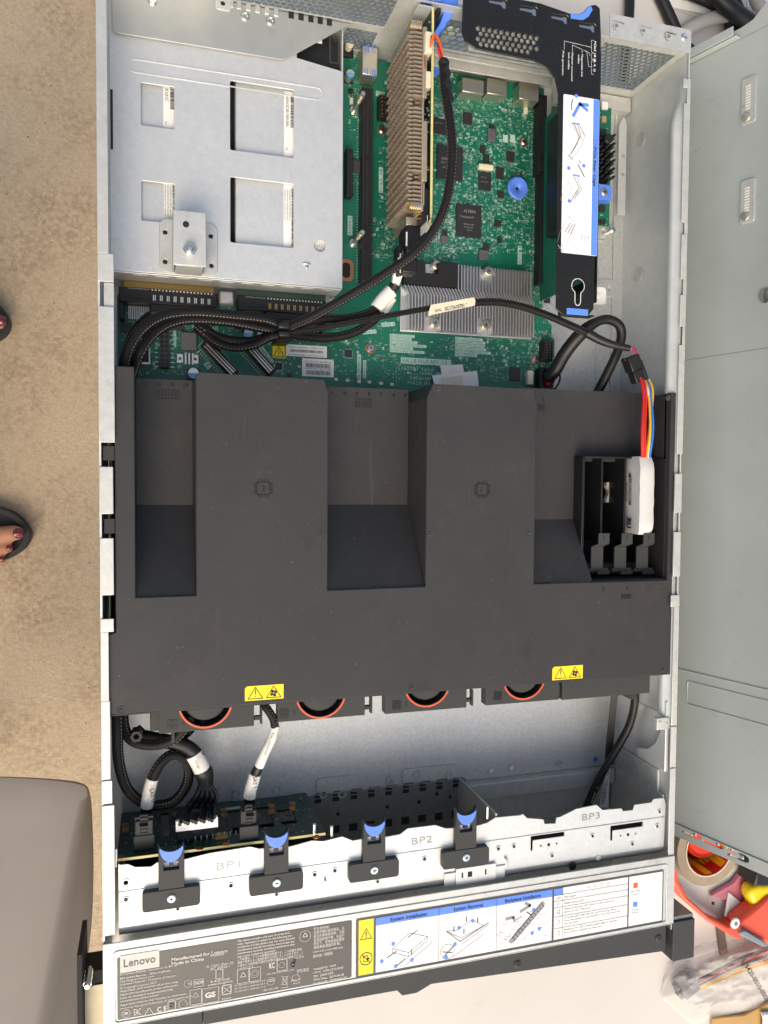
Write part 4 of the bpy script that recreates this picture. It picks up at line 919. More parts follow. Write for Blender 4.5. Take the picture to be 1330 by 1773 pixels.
# diagonal cable connectors near the shroud
for k, (u, v) in enumerate(((382,625),(448,622))):
    a = at(u,v,ZM); ang = radians(-45 if k == 0 else -47); D = MB(); D.m = Matrix.Translation((a[0],a[1],0)) @ Matrix.Rotation(ang,4,'Z')
    D.box(-.0175,.0150,-.0036,.0036,ZM,ZM+.0075); o = D.build('diagonal_socket', M['black'], mbd, .0004)
    D = MB(); D.m = Matrix.Translation((a[0],a[1],0)) @ Matrix.Rotation(ang,4,'Z'); D.box(-.0155,.0130,-.0006,.0006,ZM+.0076,ZM+.0078); D.box(-.0155,.0130,-.0026,-.0018,ZM+.0076,ZM+.0078); D.box(-.0155,.0130,.0016,.0022,ZM+.0076,ZM+.0078); D.build('contact_row', M['nickel'], o, smoothang=0)
    D = MB(); D.m = Matrix.Translation((a[0],a[1],0)) @ Matrix.Rotation(ang,4,'Z'); poly(D, [(-.019,-.005),(.0165,-.005),(.0165,.0048),(.004,.0048),(.003,.0060),(-.008,.0060),(-.009,.0048),(-.019,.0048)], zs, .00025)
    for i in range(16): D.box(-.016+i*.002,-.0155+i*.002,-.0080,-.0062,zs,zs+.0001)
    D.build('socket_outline', M['print'], o, smoothang=0)
# power plugs sockets at the left
def grid_socket(u0,v0,u1,v1,nx,ny,h,nm):
    a = at(u0,v1,ZM+h); b = at(u1,v0,ZM+h); t = box(nm, M['black'], mbd, a[0],b[0],a[1],b[1],ZM,ZM+h-.0012,.0004)
    wv = MB(); dx = (b[0]-a[0])/nx; dy = (b[1]-a[1])/ny
    for i in range(nx):
        for j in range(ny):
            x = a[0]+i*dx; y = a[1]+j*dy; wv.prism([(x,y),(x+dx,y),(x+dx,y+dy),(x,y+dy)], ZM+h-.0011, ZM+h, [rrect(x+dx*.14,x+dx*.86,y+dy*.12,y+dy*.88,dx*.15,2)])
    wv.build('socket_cell', M['bezel'], t)
    p = MB()
    for j in range(ny): y = a[1]+(j+.5)*dy; p.box(a[0]-.0035,a[0]-.0012,y-.0003,y+.0003,zs,zs+.0003); p.box(b[0]+.0012,b[0]+.0035,y-.0003,y+.0003,zs,zs+.0003)
    p.build('solder_row', M['tin'], t, smoothang=0)
grid_socket(277,571,293,635,2,8,.011,'power_socket')
a = at(243,630,ZM+.012); b = at(260,560,ZM+.012)
MB().prism([(a[0],a[1]),(b[0],a[1]),(b[0],b[1]),(a[0],b[1])], ZM+.001, ZM+.012, [[(a[0]+.0012,a[1]+.0015),(b[0]-.0012,a[1]+.0015),(b[0]-.0012,b[1]-.0015),(a[0]+.0012,b[1]-.0015)]]).build('power_socket', M['tin'], mbd, .0003)
box('socket_core', M['black'], mbd, a[0]+.0014,b[0]-.0014,a[1]+.0017,b[1]-.0017,ZM+.001,ZM+.009)
# three-post terminal
a = at(306,628,ZM+.003); b = at(344,614,ZM+.003); tp = MB()
for k in (0,1): x = a[0] if k == 0 else b[0]-.0048; tp.prism([(x,a[1]),(x+.0048,a[1]),(x+.0048,b[1]),(x,b[1])], ZM+.001, ZM+.003, [circ(x+.0024,(a[1]+b[1])/2,.0010,12)])
for k in range(3): x = a[0]+.0056+k*.0026; tp.box(x,x+.0016,a[1]-.001,b[1]+.001,ZM+.0005,ZM+.0040)
tp.build('terminal_block', M['tin'], mbd, .0003)
# stickers on the board
def sticker(u0,v0,u1,v1,rows,parent=mbd,Z=ZM,hh=3.0):
    a = at(u0,v1,Z); b = at(u1,v0,Z); o = box('sticker', M['white'], parent, a[0],b[0],a[1],b[1],Z+.0001,Z+.0003)
    K = MB()
    for f, kind in rows:
        y = a[1]+(b[1]-a[1])*f
        if kind is None:
            x = a[0]+.003
            while x < b[0]-.003: wd = random.choice((.00018,.0003,.0005)); K.box(x,x+wd,y,y+(b[1]-a[1])*.24,Z+.0003,Z+.0004); x += wd+random.choice((.00025,.0004))
        else: text_mb([(kind, a[0]+.002, y, Z+.0004, hh*px(Z), 0, (b[0]-a[0])-.004)], K)
    K.build('barcode_print', M['ink'], o, smoothang=0)
sticker(495,600,566,616,[(.74,'8SSB27A19550DYLX  L1PR8370CM4D'),(.36,None),(.08,'01 PC000000000  MADE IN CHINA')],hh=2)
sticker(523,623,578,651,[(.80,'LN01:LAN MAC 1: 08F1A2770382'),(.50,None),(.40,'LN01 IPC MAC 1: 08F1A2778384'),(.10,None)],hh=2)
a = at(471,620,ZM); b = at(494,598,ZM); o = MB().prism(rrect(a[0],b[0],a[1],b[1],.0006), ZM+.0001, ZM+.0004).build('warning_sticker', M['yellow'], mbd)
K = MB(); cx, cy = (a[0]+b[0])/2, (a[1]+b[1])/2-.0006; z = ZM+.00045
poly(K, rrect(a[0]+.0003,b[0]-.0003,a[1]+.0003,b[1]-.0003,.0004,2), z, .0003); poly(K, [(cx-.0040,cy-.0030),(cx+.0040,cy-.0030),(cx,cy+.0046)], z, .0005); poly(K, [(cx+.0004,cy+.0024),(cx-.0006,cy+.0004),(cx+.0006,cy+.0002),(cx-.0002,cy-.0018)], z, .0004, False); K.build('black_print', M['ink'], o, smoothang=0)
# white tapes beside the shroud
for i, (pts, m_, z0) in enumerate(((((762,633),(801,631),(804,647),(765,650)),'offwhite',.0100),(((748,650),(826,642),(829,668),(754,673)),'white',.0112),(((765,654),(800,650),(801,672),(765,673)),'cream',.0120))):
    P4 = [at(u,v,z0) for u,v in pts]; t = MB().prism(P4, z0, z0+.0002).build('paper_tape', M[m_], mbd)
# power connectors in front of the cage
for k, (u0,v0,u1,v1) in enumerate(((206,493,376,545),(412,506,565,560))):
    Zc = .0240; a = at(u0,v1,Zc); b = at(u1,v0+2,Zc); x0,x1 = a[0],b[0]; y0, y1 = .4445, .4640; q = thing('power_connector', ('left black power connector below the steel cage, with gold board edge showing','right black power connector below the steel cage, with green board behind')[k], 'connector', ((x0+x1)/2,.455,ZM), 'black power connectors in front of the cage')
    W_ = x1-x0; s0 = x0+W_*.09; s1 = x0+W_*.31
    B_ = MB(); B_.box(x0,x1,y0+.009,y1,ZM+.0004,Zc); B_.box(x0,x0+W_*.05,y0-.003,y0+.0089,ZM+.0004,Zc-.002); B_.box(s1+.0002,x1,y0+.0035,y0+.0089,ZM+.0004,Zc-.0005); B_.box(x1-W_*.035,x1,y0-.002,y0+.0034,ZM+.0004,Zc-.002); B_.build('housing', M['black'], q, .0006)
    P_ = MB(); G_ = MB()
    for i in range(12): x = s0+(s1-s0)*i/12; P_.box(x,x+.0005,y0-.001,y0+.0085,ZM+.003,ZM+.006); P_.box(x,x+.0004,y1-.0012,y1-.0006,Zc,Zc+.0003)
    for i in range(18): x = s1+.001+(x1-s1-.003)*i/18; P_.box(x,x+.0013,y0-.0015,y0+.0032,ZM+.002,ZM+.0045); P_.box(x,x+.0011,y1-.0014,y1-.0005,Zc,Zc+.0004)
    for i in range(9): x = s1+.002+(x1-s1-.004)*i/9; (P_ if k == 0 else G_).box(x,x+.0007,y1-.0085,y1-.0045,Zc,Zc+.0002); (P_ if k == 0 else G_).box(x+.0012,x+.0019,y1-.0085,y1-.0045,Zc,Zc+.0002)
    P_.build('contact_pins', M['tin'], q, smoothang=0)
    if k == 0: G_.box(x0+W_*.05,x1-W_*.03,y1+.0003,y1+.0070,Zc-.004,Zc-.0022)
    G_.build('gold_edge', M['gold'] if k else mat('aged_gold_edge',(.20,.13,.04),.4,.6), q)
    if k == 1: box('supply_board', M['pcbdark'], q, x0,x1,y1+.0005,y1+.010,Zc-.004,Zc-.0022); 
    fl_ = MB(); fl_.box(s0-.0005,s1+.0005,y0+.0115,y0+.0118,Zc,Zc+.0002); fl_.build('moulded_line', M['blackmat'], q)
MB().box(.0800,.0925,.4585,.4695,.0045,.0150).build('support_step', M['zinc'], pc, .002)
# ================================================================ CHIPSET HEAT SINK
Zh = .020; hs = thing('chipset_heat_sink', 'wide finned aluminium heat sink with four corner screws and a black pad', 'heat sink', (.285,.478,ZM))
X0, X1 = .2245, .3420; Y0, Y1 = .4480, .5035
box('base', M['alu'], hs, X0, X1, Y0, Y1, ZM+.0005, ZM+.0032, .0004)
kx = .0035      # fins jog sideways in the middle
notch = [(.2440,.2530,Y1-.0095,Y1+.001),(.2905,.3000,Y1-.0110,Y1+.001),(.2440,.2545,Y0-.001,Y0+.0115),(.2890,.3000,Y0-.001,Y0+.0130)]
N = 42; pitch = (X1-X0-kx-.001)/N
def fin(i):
    f = MB(); x = X0+.0005+i*pitch; ym = .4830
    segs = [(x,Y1-.0008),(x,ym),(x+kx,ym-.0065),(x+kx,Y0+.0008)]
    t = .0007; pts = segs+[(p[0]+t,p[1]) for p in reversed(segs)]
    ya, yb = Y0+.0008, Y1-.0008
    for (a,b,c,d) in notch:
        if a < x+(0 if d > ym else kx)+t and x+(0 if d > ym else kx) < b:
            if d > Y1: yb = min(yb, c)
            else: ya = max(ya, d)
    if i < 17: yb = min(yb, .4830)
    if yb <= ym: segs = [(x+kx*(ym-min(yb,ym))/.0065,yb),(x+kx,ym-.0065),(x+kx,ya)]
    else: segs = [(x,yb),(x,ym),(x+kx,ym-.0065),(x+kx,ya)]
    pts = segs+[(p[0]+t,p[1]) for p in reversed(segs)]
    f.prism(pts, ZM+.0033, Zh); return f
for i in range(N): fin(i).build('fin', M['alu'], hs, smoothang=0)
MB().prism([(X0+.0005,.4842),(.2722,.4842),(.2722,Y1-.0005),(.2537,Y1-.0005),(.2537,Y1-.0095),(.2430,Y1-.0095),(.2430,Y1-.0005),(X0+.0005,Y1-.0005)], ZM+.0033, Zh-.0006).build('black_pad', M['blackmat'], hs, .0004)
for u, v in ((759,456),(850,467),(757,557),(845,561)):
    a = at(u,v,ZM+.012); sc1 = MB().lathe(a[0],a[1],[(.0036,ZM+.0034),(.0036,ZM+.004),(.0028,ZM+.0042),(.0028,ZM+.0068),(.0038,ZM+.0070),(.0038,ZM+.0080),(.0030,ZM+.0086),(.0001,ZM+.0086)],20).build('spring_screw', M['nickel'], hs)
    MB().box(a[0]-.0016,a[0]+.0016,a[1]-.0003,a[1]+.0003,ZM+.0086,ZM+.0088).box(a[0]-.0003,a[0]+.0003,a[1]-.0016,a[1]+.0016,ZM+.0086,ZM+.0089).build('cross_recess', M['ink'], sc1)
# blue retaining knob
a = at(896,326,.016); kb = MB().lathe(a[0],a[1],[(.0035,ZM),(.0040,.012),(.0088,.0150),(.0093,.0168),(.0082,.0182),(.0050,.0176),(.0018,.0163),(.0012,.0155),(.0001,.0155)],36).build('blue_knob', M['blue'])
MB().lathe(a[0],a[1],[(.0014,.0156),(.0012,.0158),(.0001,.0158)],14).build('centre', M['ink'], kb)
tag(kb, 'round blue dished plastic knob standing on the green board', 'knob')
# ================================================================ RAID CARD
rc = thing('storage_controller_card', 'upright controller card with a tan pin fin heat sink on its left face', 'expansion card', (.2225,.58,.02))
Xb = .2225
MB().prism([(.500,.012),(.650,.012),(.6590,.020),(.6590,.0845),(.5140,.0845),(.5030,.072),(.500,.060)], Xb, Xb+.0016, fn=lambda a,b,c:(c,a,b)).build('card_board', M['pcbdark'], rc)
MB().prism([(.5141,.0846),(.6590,.0846),(.6590,.0853),(.5141,.0853)], Xb, Xb+.0016, fn=lambda a,b,c:(c,a,b)).build('board_edge', M['pcbedge'], rc)
MB().add([(Xb,.5141,.0846),(Xb+.0016,.5141,.0846),(Xb+.0016,.5030,.0722),(Xb,.5030,.0722),(Xb,.5148,.0852),(Xb+.0016,.5148,.0852),(Xb+.0016,.5022,.0722),(Xb,.5022,.0722)],[(0,1,2,3),(7,6,5,4),(0,4,5,1),(3,2,6,7),(1,5,6,2),(0,3,7,4)]).build('board_edge', M['pcbedge'], rc)
hk1 = MB().box(.2165,.2180,.519,.6455,.016,.0835); hk1.box(.2168,.2205,.5400,.5820,.030,.0838); hk1.box(.2168,.2198,.5980,.6470,.030,.0838); hk1.box(.2168,.2190,.5230,.5390,.030,.0835); hk1.build('heat_sink_base', M['raidfin'], rc, .0004)
# fins: plates across the height, cut into pins at the open side
Xt = .2060
fb_ = None; NR = 42
for r in range(NR):
    y = .5235+r*.00290
    f = MB(); zz = .028
    if not (r in (6,7) or r in (24,25)): f.box(Xt+.004,.2164,y,y+.0011,zz,.0825)
    else: f.box(Xt+.007,.2164,y,y+.0011,zz,.0780)
    for c in range(11):
        za = .0295+c*.00485; off = 0 if (r % 2 == 0) else .0012
        f.box(Xt+off,Xt+.0041,y,y+.0011,za,za+.0034)
    f.build('fin', M['raidfin'], rc, smoothang=0)
for y, z in ((.6490,.079),(.5225,.0800)):
    sc2 = MB().cyl(y,z,.2080,.2165,.0032,16,axis='x'); sc2.build('spring_pin', M['gold'], rc); cs = MB()
    for i in range(5): 
        vs = [( .2090+i*.0016+dx, y+rr*cos(t), z+rr*sin(t)) for t in [2*pi*j/16 for j in range(16)] for dx, rr in ((0,.0034),(.0006,.0038))]
        cs.add(vs, [(j*2,(j*2+2)%32,(j*2+3)%32,j*2+1) for j in range(16)])
    cs.build('spring_coil', M['steel'], rc)
a = at(746,78,.080); cn = MB().box(.2172,.2226,.6280,.6420,.070,.0875); cn.build('white_plug', M['cream'], rc, .0005)
box('cream_block', M['cream'], rc, .2188,.2224,.6050,.6160,.066,.0850,.0004); box('copper_strip', M['copper'], rc, .2175,.2186,.6175,.6270,.060,.0846,.0004)
pm = MB(); 
for i in range(7): y = .5145+i*.0030; pm.box(.2120,.2180,y,y+.0006,.079,.0796)
pm.build('header_pin', M['gold'], rc); box('header', M['black'], rc, .2182,.2222,.5120,.5350,.070,.0835,.0004)
sm = MB()
for i in range(90): y = random.uniform(.530,.655); z = random.uniform(.04,.083); sm.box(.2212,.2224,y,y+.0012,z,z+.0008)
for i in range(60): y = random.uniform(.510,.655); z = random.uniform(.05,.083); sm.box(Xb+.0017,Xb+.0026,y,y+.0012,z,z+.0008)
sm.build('card_components', M['tin'], rc, smoothang=0, kind='stuff')
lb_ = MB().box(.2208,.2212,.5060,.5160,.060,.0840); lb_.build('white_tag', M['white'], rc)
box('card_bracket', M['zinc'], rc, .2120,.2240,.6592,.6602,.010,.0860)
# mini-SAS plug on the lower end of the card
a = at(712,346,.068); b = at(690,430,.055)
mp = thing('cable_plug', 'black locking cable plug with white tag pushed into the end of the upright card', 'cable plug', (.216,.49,.05))
P_ = MB(); P_.box(.2100,.2210,.4930,.5130,.052,.0700); P_.box(.2075,.2190,.4790,.4930,.055,.0680); P_.build('plug_body', M['black'], mp, .0012)
P_ = MB(); P_.box(.2055,.2090,.4780,.5000,.052,.0640); P_.build('latch', M['black'], mp, .0008)
P_ = MB(); P_.box(.2100,.2190,.5130,.5190,.054,.0690); P_.build('metal_nose', M['nickel'], mp, .0004)
box('white_tag', M['white'], mp, .2068,.2085,.4795,.4935,.0641,.0644); box('white_tag', M['white'], mp, .2094,.2105,.4975,.5075,.0701,.0704)
# ================================================================ RISER BRACKET (black L plate)
rb = thing('riser_cage', 'glossy black L shaped riser cage plate with white and blue instruction label', 'riser cage', (.34,.55,ZM))
Zr = .0885
Lp = [(.3228,.4580),(.3262,.4530),(.3560,.4530),(.3572,.6640),(.3572,.6700),(.3535,.6705),(.3500,.6650),(.3400,.6640),(.2720,.6750),(.2400,.6750),(.2455,.6500),(.2460,.6440),(.2500,.6370),(.2560,.6340),(.3060,.6338),(.3170,.6310),(.3235,.6240),(.3260,.6150)]
def V(u,v): return at(u,v,Zr)
Lp = [V(963,534),V(975,546),V(1016,550),V(1028,535),V(1040,110),V(1041,60),V(1039,14),V(1032,8),V(1023,9),V(1017,12),V(1011,20),V(1003,24),V(987,23),V(935,5),V(803,-20),V(800,55),V(806,72),V(825,84),V(925,105),V(945,116),V(961,135),V(967,160)]
ax = .4665
kh = []
for u, v, du in ((866,5,0),(919,18,0),(973,32,0),(1021,47,0)):
    a = V(u,v); kh.append([(a[0]-.0085,a[1]-.0010),(a[0]+.0010,a[1]-.0012),(a[0]+.0022,a[1]-.0030),(a[0]+.0045,a[1]-.0032),(a[0]+.0062,a[1]-.0010),(a[0]+.0060,a[1]+.0022),(a[0]+.0040,a[1]+.0036),(a[0]+.0020,a[1]+.0028),(a[0]-.0085,a[1]+.0024)])
K1 = V(1001,495); c_ = [(K1[0]+.0054*cos(t), K1[1]+.0054*sin(t)) for t in [radians(-62)+i*radians(304)/20 for i in range(21)]]
kh2 = c_+[(K1[0]-.0024,K1[1]-.0125),(K1[0]-.0012,K1[1]-.0145),(K1[0]+.0010,K1[1]-.0145),(K1[0]+.0022,K1[1]-.0125)]
hexs = []  # hexagon cut-outs that draw a mirrored hex mesh on the glossy plate
for j, (v0, ua, ub) in enumerate(((47,834,844),(53,828,936),(62,833,931),(71,828,936),(80,833,931),(89,838,926),(97,853,921))):
    u = ua+(0 if j else 0)
    while u <= ub:
        c_h = V(u, v0-4+(u-ua)*.17)
        if 0 < j: hexs.append([(c_h[0]+.00182*cos(k*pi/3+pi/6), c_h[1]+.00182*sin(k*pi/3+pi/6)) for k in range(6)])
        u += 10.2
hexs = [h for h in hexs if min(p[1] for p in h) > (.6350 if h[0][0] < .300 else .6385) and h[0][0] < .312]
box('reflection_sheet', mat('reflection_steel',(.62,.60,.54),.35,.6,noise=(90,.25)), rb, .2500,.3130,.6345,.6600,Zr-.0030,Zr-.0020)  # bright sheet seen through the hexagons, imitating a reflection in the black plate
MB().prism(Lp, Zr-.0012, Zr, kh+[kh2]+hexs).build('top_plate', M['glossblack'], rb, .0003)
for h in kh: xs = [p[0] for p in h]; ys = [p[1] for p in h]; box('keyhole_spring', M['steel'], rb, min(xs)-.001,max(xs)+.001,min(ys)-.001,max(ys)+.001,Zr-.0032,Zr-.0020,.0004)
poly_e = MB(); poly(poly_e, kh2, Zr+.0001, .0006); poly_e.build('bright_edge', M['white'], rb)
box('side_plate', M['glossblack'], rb, .3562,.3572,.4640,.6500,.030,Zr-.0013)
sd_ = MB(); sd_.box(.3300,.3555,.4532,.4540,.0780,Zr-.0013); sd_.build('end_plate', M['glossblack'], rb)
# hanging riser board and slots under the plate
box('riser_board', M['pcb'], rb, .3475,.3489,.4800,.6300,.014,.080); a = at(985,430,.05)
box('riser_slot_body', M['black'], rb, .3395,.3470,.5250,.6180,.038,.058,.0006); box('riser_slot_body', M['black'], rb, .3395,.3470,.5250,.6180,.064,.078,.0006)
box('riser_guide', M['zinc'], rb, .3480,.3560,.6350,.6600,.030,.0840,.0006)
MB().prism([V(988,24),V(1003,25.5),V(1011,21.5),V(1017,13.5),V(1023,10.5),V(1026,17),V(1019,29),V(1009,35),V(988,32)], Zr+.0001, Zr+.0003).build('blue_mark', M['bluedk'], rb, smoothang=0)
a = V(981,543); b = V(1018,535); box('blue_mark', M['bluedk'], rb, a[0],b[0],a[1]-.0005,b[1]-.0005,Zr+.0001,Zr+.0004)
a = V(966,440); b = V(1033,160)
corn = [V(968,437),V(1028,444),V(1036,161),V(970,152)]
WL = MB().prism(rrect(.3252,.3556,corn[0][1],.6140,.0010), Zr+.0001, Zr+.0003).build('instruction_label', M['glow'], rb, smoothang=0)
xw0, xw1, yw0, yw1 = .3252, .3556, corn[0][1], .6140
box('blue_stripe', M['bluedk'], rb, xw1-.0052, xw1-.0002, yw0+.0003, yw1-.0003, Zr+.0003, Zr+.0004)
K = MB(); G = MB(); B = MB(); zk = Zr+.0004
text_mb([('PCIe Riser Cage', xw1-.0043, yw0+.0805, zk+.0001, .0022, -pi/2, .0290, .02)], K); poly(K, rrect(xw1-.0044,xw1-.0020,yw0+.082,yw0+.086,.0004,2), zk+.0001, .0002)
text_mb([('Slot 1', xw1-.0085, yw0+.0145, zk, .0016, -pi/2, .0055),('Slot 2', xw1-.0112, yw0+.0145, zk, .0016, -pi/2, .0055),('Slot 3', xw1-.0139, yw0+.0145, zk, .0016, -pi/2, .0055)], G)
def LP(u,v): return at(u,v,zk)
poly(G, circ(*LP(999,185),20.5*px(zk),30), zk, .00022)
def sk(pts, w=.0003, mb=None, cl=False): poly(mb if mb is not None else K, [LP(u,v) for u,v in pts], zk+.00008, w, cl)
sk([(993,200),(1004,180),(1018,182)],.0024,B); sk([(1004,180),(1017,191)],.0022,B); sk([(990,190),(990,178),(992,172)],.0007)
for u,v in ((998,166),(1011,287),(985,291),(986,348)): a = LP(u,v); B.cyl(a[0],a[1],zk,zk+.00012,.0014,14)
sk([(990,213),(1002,238),(1000,250),(985,270),(990,274),(1008,252),(1012,237),(1003,214)],.0002,K); sk([(1004,219),(1014,236)],.0003); sk([(994,214),(1004,238),(989,266)],.0005); sk([(1000,215),(1007,240)],.0004); sk([(990,213),(1004,215)],.0009,B); sk([(984,268),(992,277)],.0004)
sk([(1001,285),(1012,306)],.0007); sk([(1003,278),(1006,283)],.0005); sk([(992,303),(1004,305)],.0010,B); sk([(994,306),(1003,326),(995,345)],.0004); sk([(999,307),(1007,328),(1000,338)],.0003); sk([(983,303),(984,310),(996,330)],.0002,G); sk([(985,316),(970,345),(974,350),(990,326)],.0002,G,True); sk([(988,350),(1000,328)],.0004)
sk([(986,375),(970,400),(965,420)],.0002,G); sk([(986,375),(1010,380),(1018,380)],.0002,G); sk([(985,376),(996,386),(980,428)],.00025,G)
for i in range(3): sk([(978+i*5,402+i*2),(988+i*4,386+i*1.5)],.0006,G)
sk([(966,424),(975,436)],.0006,G); sk([(968,430),(974,424)],.0004,G)
K.build('black_print', M['ink'], rb, smoothang=0); G.build('grey_print', M['greyink'], rb, smoothang=0); B.build('blue_print', M['bluedk'], rb, smoothang=0)
T = text_mb([ptxt('PCIe3 ×8 (8, 4, 1)',1029,71,Zr+.0002,4.2,-pi/2,57,.02),ptxt('Negotiable link',1007,94,Zr+.0002,3.4,-pi/2,42,.01),ptxt('widths',1001,94,Zr+.0002,3.4,-pi/2,17,.01),ptxt('Physical connector',990,91,Zr+.0002,3.4,-pi/2,54,.01),ptxt('Link widths',984,91,Zr+.0002,3.4,-pi/2,31,.01),ptxt('PCIe generation',974,88,Zr+.0002,3.4,-pi/2,45,.01)])
for pts in ([(977,86),(977,71),(1024,82)],[(991,90),(991,78),(1021,92),(1021,97)],[(1008,92),(1008,86),(1016,89),(1019,115),(1024,116)],[(1028,70),(1024,70),(1024,90),(1028,91)],[(1028,93),(1024,93),(1024,102),(1028,103)],[(1028,105),(1024,105),(1024,128),(1028,129)]): poly(T, [V(u,v) for u,v in pts], Zr+.0002, .00022, False)
T.build('white_print', M['white'], rb, smoothang=0)
# white clip and pin next to it
a = at(1040,512,.03); cl_ = thing('white_clip', 'square white plastic clip on the case floor right of the black plate', 'clip', (a[0],a[1],.004))
MB().prism(rrect(a[0]-.010,a[0]+.0055,a[1]-.0070,a[1]+.0072,.0025), .0260, .0300).build('head', M['white'], cl_, .0008); MB().cyl(a[0]-.003,a[1],.0044,.026,.0022,12).build('stem', M['white'], cl_); MB().lathe(a[0]-.002,a[1],[(.0024,.030),(.0020,.0310),(.0001,.0312)],16).build('rim', M['white'], cl_)
a = at(1061,398,.012); pn_ = MB().lathe(a[0],a[1],[(.0016,.0045),(.0016,.010),(.0026,.0105),(.0026,.0125),(.0018,.0132),(.0001,.0134)],16).build('locating_pin', M['steel']); tag(pn_, 'short shiny locating pin standing on the case floor near the small heat sink', 'pin')
# ---- network mezzanine board with the black heat sink
oc = thing('mezzanine_board', 'small green board with black pin fin heat sink beside the right case wall', 'circuit board', (.39,.60,.01))
a = at(1055,392,.014); box('board', M['pcb'], oc, .362,a[0],a[1],.6500,.0125,.0140)
S2 = MB()
for i in range(50): y = random.uniform(a[1],a[1]+.03) if i % 2 else random.uniform(.625,.655); x = random.uniform(.385,a[0]-.002); S2.box(x,x+random.choice((.0006,.002)),y,y+.0005,.0141,.0143)
S2.build('silkscreen', M['silk'], oc, smoothang=0, kind='stuff')
pbox('chip', M['chip'], oc, 1039,354,1048,367,.014,.0155,.0002); pbox('chip', M['chip'], oc, 1040,222,1050,232,.014,.0160,.0002); pbox('white_part', M['white'], oc, 1043,175,1053,189,.014,.016); pbox('inductor', M['cap'], oc, 1043,200,1050,212,.014,.016)
for i in range(3): pbox('capacitor', M['chip'], oc, 1035+i*5,380,1039+i*5,388,.014,.016)
a = at(1058,315,.022); bx = at(1032,228,.022)
hbase = box('heat_sink', M['black'], oc, bx[0]-.008,a[0]-.001,a[1],bx[1],.0145,.0170)
for r in range(11):
    y = a[1]+.001+r*(bx[1]-a[1]-.002)/11
    f = MB()
    for c in range(5):
        x = a[0]-.0035-c*.0052-(.0016 if r % 2 else 0); f.prism([(x,y),(x+.0030,y),(x+.0050,y+.0024),(x+.0020,y+.0024)], .0171, .0270)
    f.build('pin_fin', M['black'], oc, smoothang=0)
q = at(1053,240,.030); MB().lathe(q[0],q[1],[(.0016,.017),(.0016,.028),(.0042,.0285),(.0042,.0310),(.0035,.0318),(.0001,.0318)],22).build('push_pin', M['black'], oc)
q = at(1050,333,.024); bt_ = MB().prism(rrect(q[0]-.0100,q[0]+.0058,q[1]-.0062,q[1]+.0068,.0012), .0142, .0230); bt_.build('blue_block', M['blue'], oc, .0005); screw(oc, q[0]-.0016, q[1]+.0002, .0231, .0033, 'nickel', .0012)
# ---- blue release lever at the rear
bl = thing('release_lever', 'stepped blue plastic release lever at the rear of the upright card', 'lever', (.245,.67,.06))
z = .0830
MB().prism([at(u,v,z) for u,v in ((708,-14),(770,-14),(766,2),(756,2),(712,0))], z-.006, z).build('lever_arm', M['blue'], bl, .0005)
pts = [(770,-12),(797,-12),(792,14),(786,20),(782,32),(775,37),(770,48),(764,52),(758,61),(752,56),(762,40),(768,24),(764,6)]
MB().prism([at(u,v,z-.004) for u,v in pts], z-.024, z-.004).build('lever_body', M['blue'], bl, .0005)
MB().prism([at(u,v,z) for u,v in ((758,12),(765,6),(764,22),(752,50),(748,50))], z-.02, z-.0005).build('lever_side', M['glossblack'], bl, .0003)
for u0,v0,u1,v1,zz in ((787,4,802,16,.078),(776,42,796,50,.060)): pbox('lever_hinge', M['zinc'], bl, u0,v0,u1,v1,zz-.01,zz,.0008)
MB().prism([at(u,v,.05) for u,v in ((790,18),(800,10),(800,50),(768,72),(758,70),(776,44))], .048, .050).build('lever_plate', mat('greenish_zinc',(.36,.42,.38),.5,.6), bl)
def atY(u,v,Y):
    r = ray(u,v); t = (Y-LOC.y)/r.y; p = LOC+r*t; return (p.x, p.z)
def atX(u,v,X):
    r = ray(u,v); t = (X-LOC.x)/r.x; p = LOC+r*t; return (p.y, p.z)
# ================================================================ AIR SHROUD
sh = thing('air_shroud', 'large black plastic air baffle with three sunken bays across the middle of the server', 'air baffle', (.218,.29,ZM))
ZS = .084; ZF = .0415; Z3 = .052
comb = [(.0046,.1738),(.4336,.1720),(.4334,.3985),(.4278,.3985),(.4278,.2488),(.3092,.2495),(.3092,.3870),(.3068,.3964),(.2262,.3970),(.2219,.3870),(.2219,.2503),(.1493,.2500),(.1493,.3870),(.1470,.3962),(.0622,.3975),(.0600,.3950),(.0600,.2496),(.0216,.2496),(.0216,.3992),(.0100,.3992),(.0092,.3984),(.0092,.2275),(.0046,.2260)]
s1 = MB(); s1.prism(comb, ZS-.0016, ZS); s1.build('top_panel', M['shroud'], sh, .0006, seg=2)
wl = MB(); zt = ZS-.0017
def rear(u,v,z): return at(u,v,z)[1]
yr1 = at(285,657,ZF)[1]; yr2 = at(640,672,ZF)[1]
wl.box(.0046,.0062,.1750,.2265,.030,zt); wl.box(.0092,.0106,.2280,.3985,.030,zt); wl.box(.4320,.4335,.1735,.3980,.045,zt)
wl.box(.0046,.4336,.1722,.1732,.079,zt)
for x0, x1, yb in ((.0205,.0215,yr1),(.0601,.0613,.3945),(.1482,.1492,.3868),(.2220,.2232,.3868),(.3081,.3091,.3868),(.4279,.4291,.3985)):
    wl.box(x0,x1,.2500,yb,ZF-.001,zt)
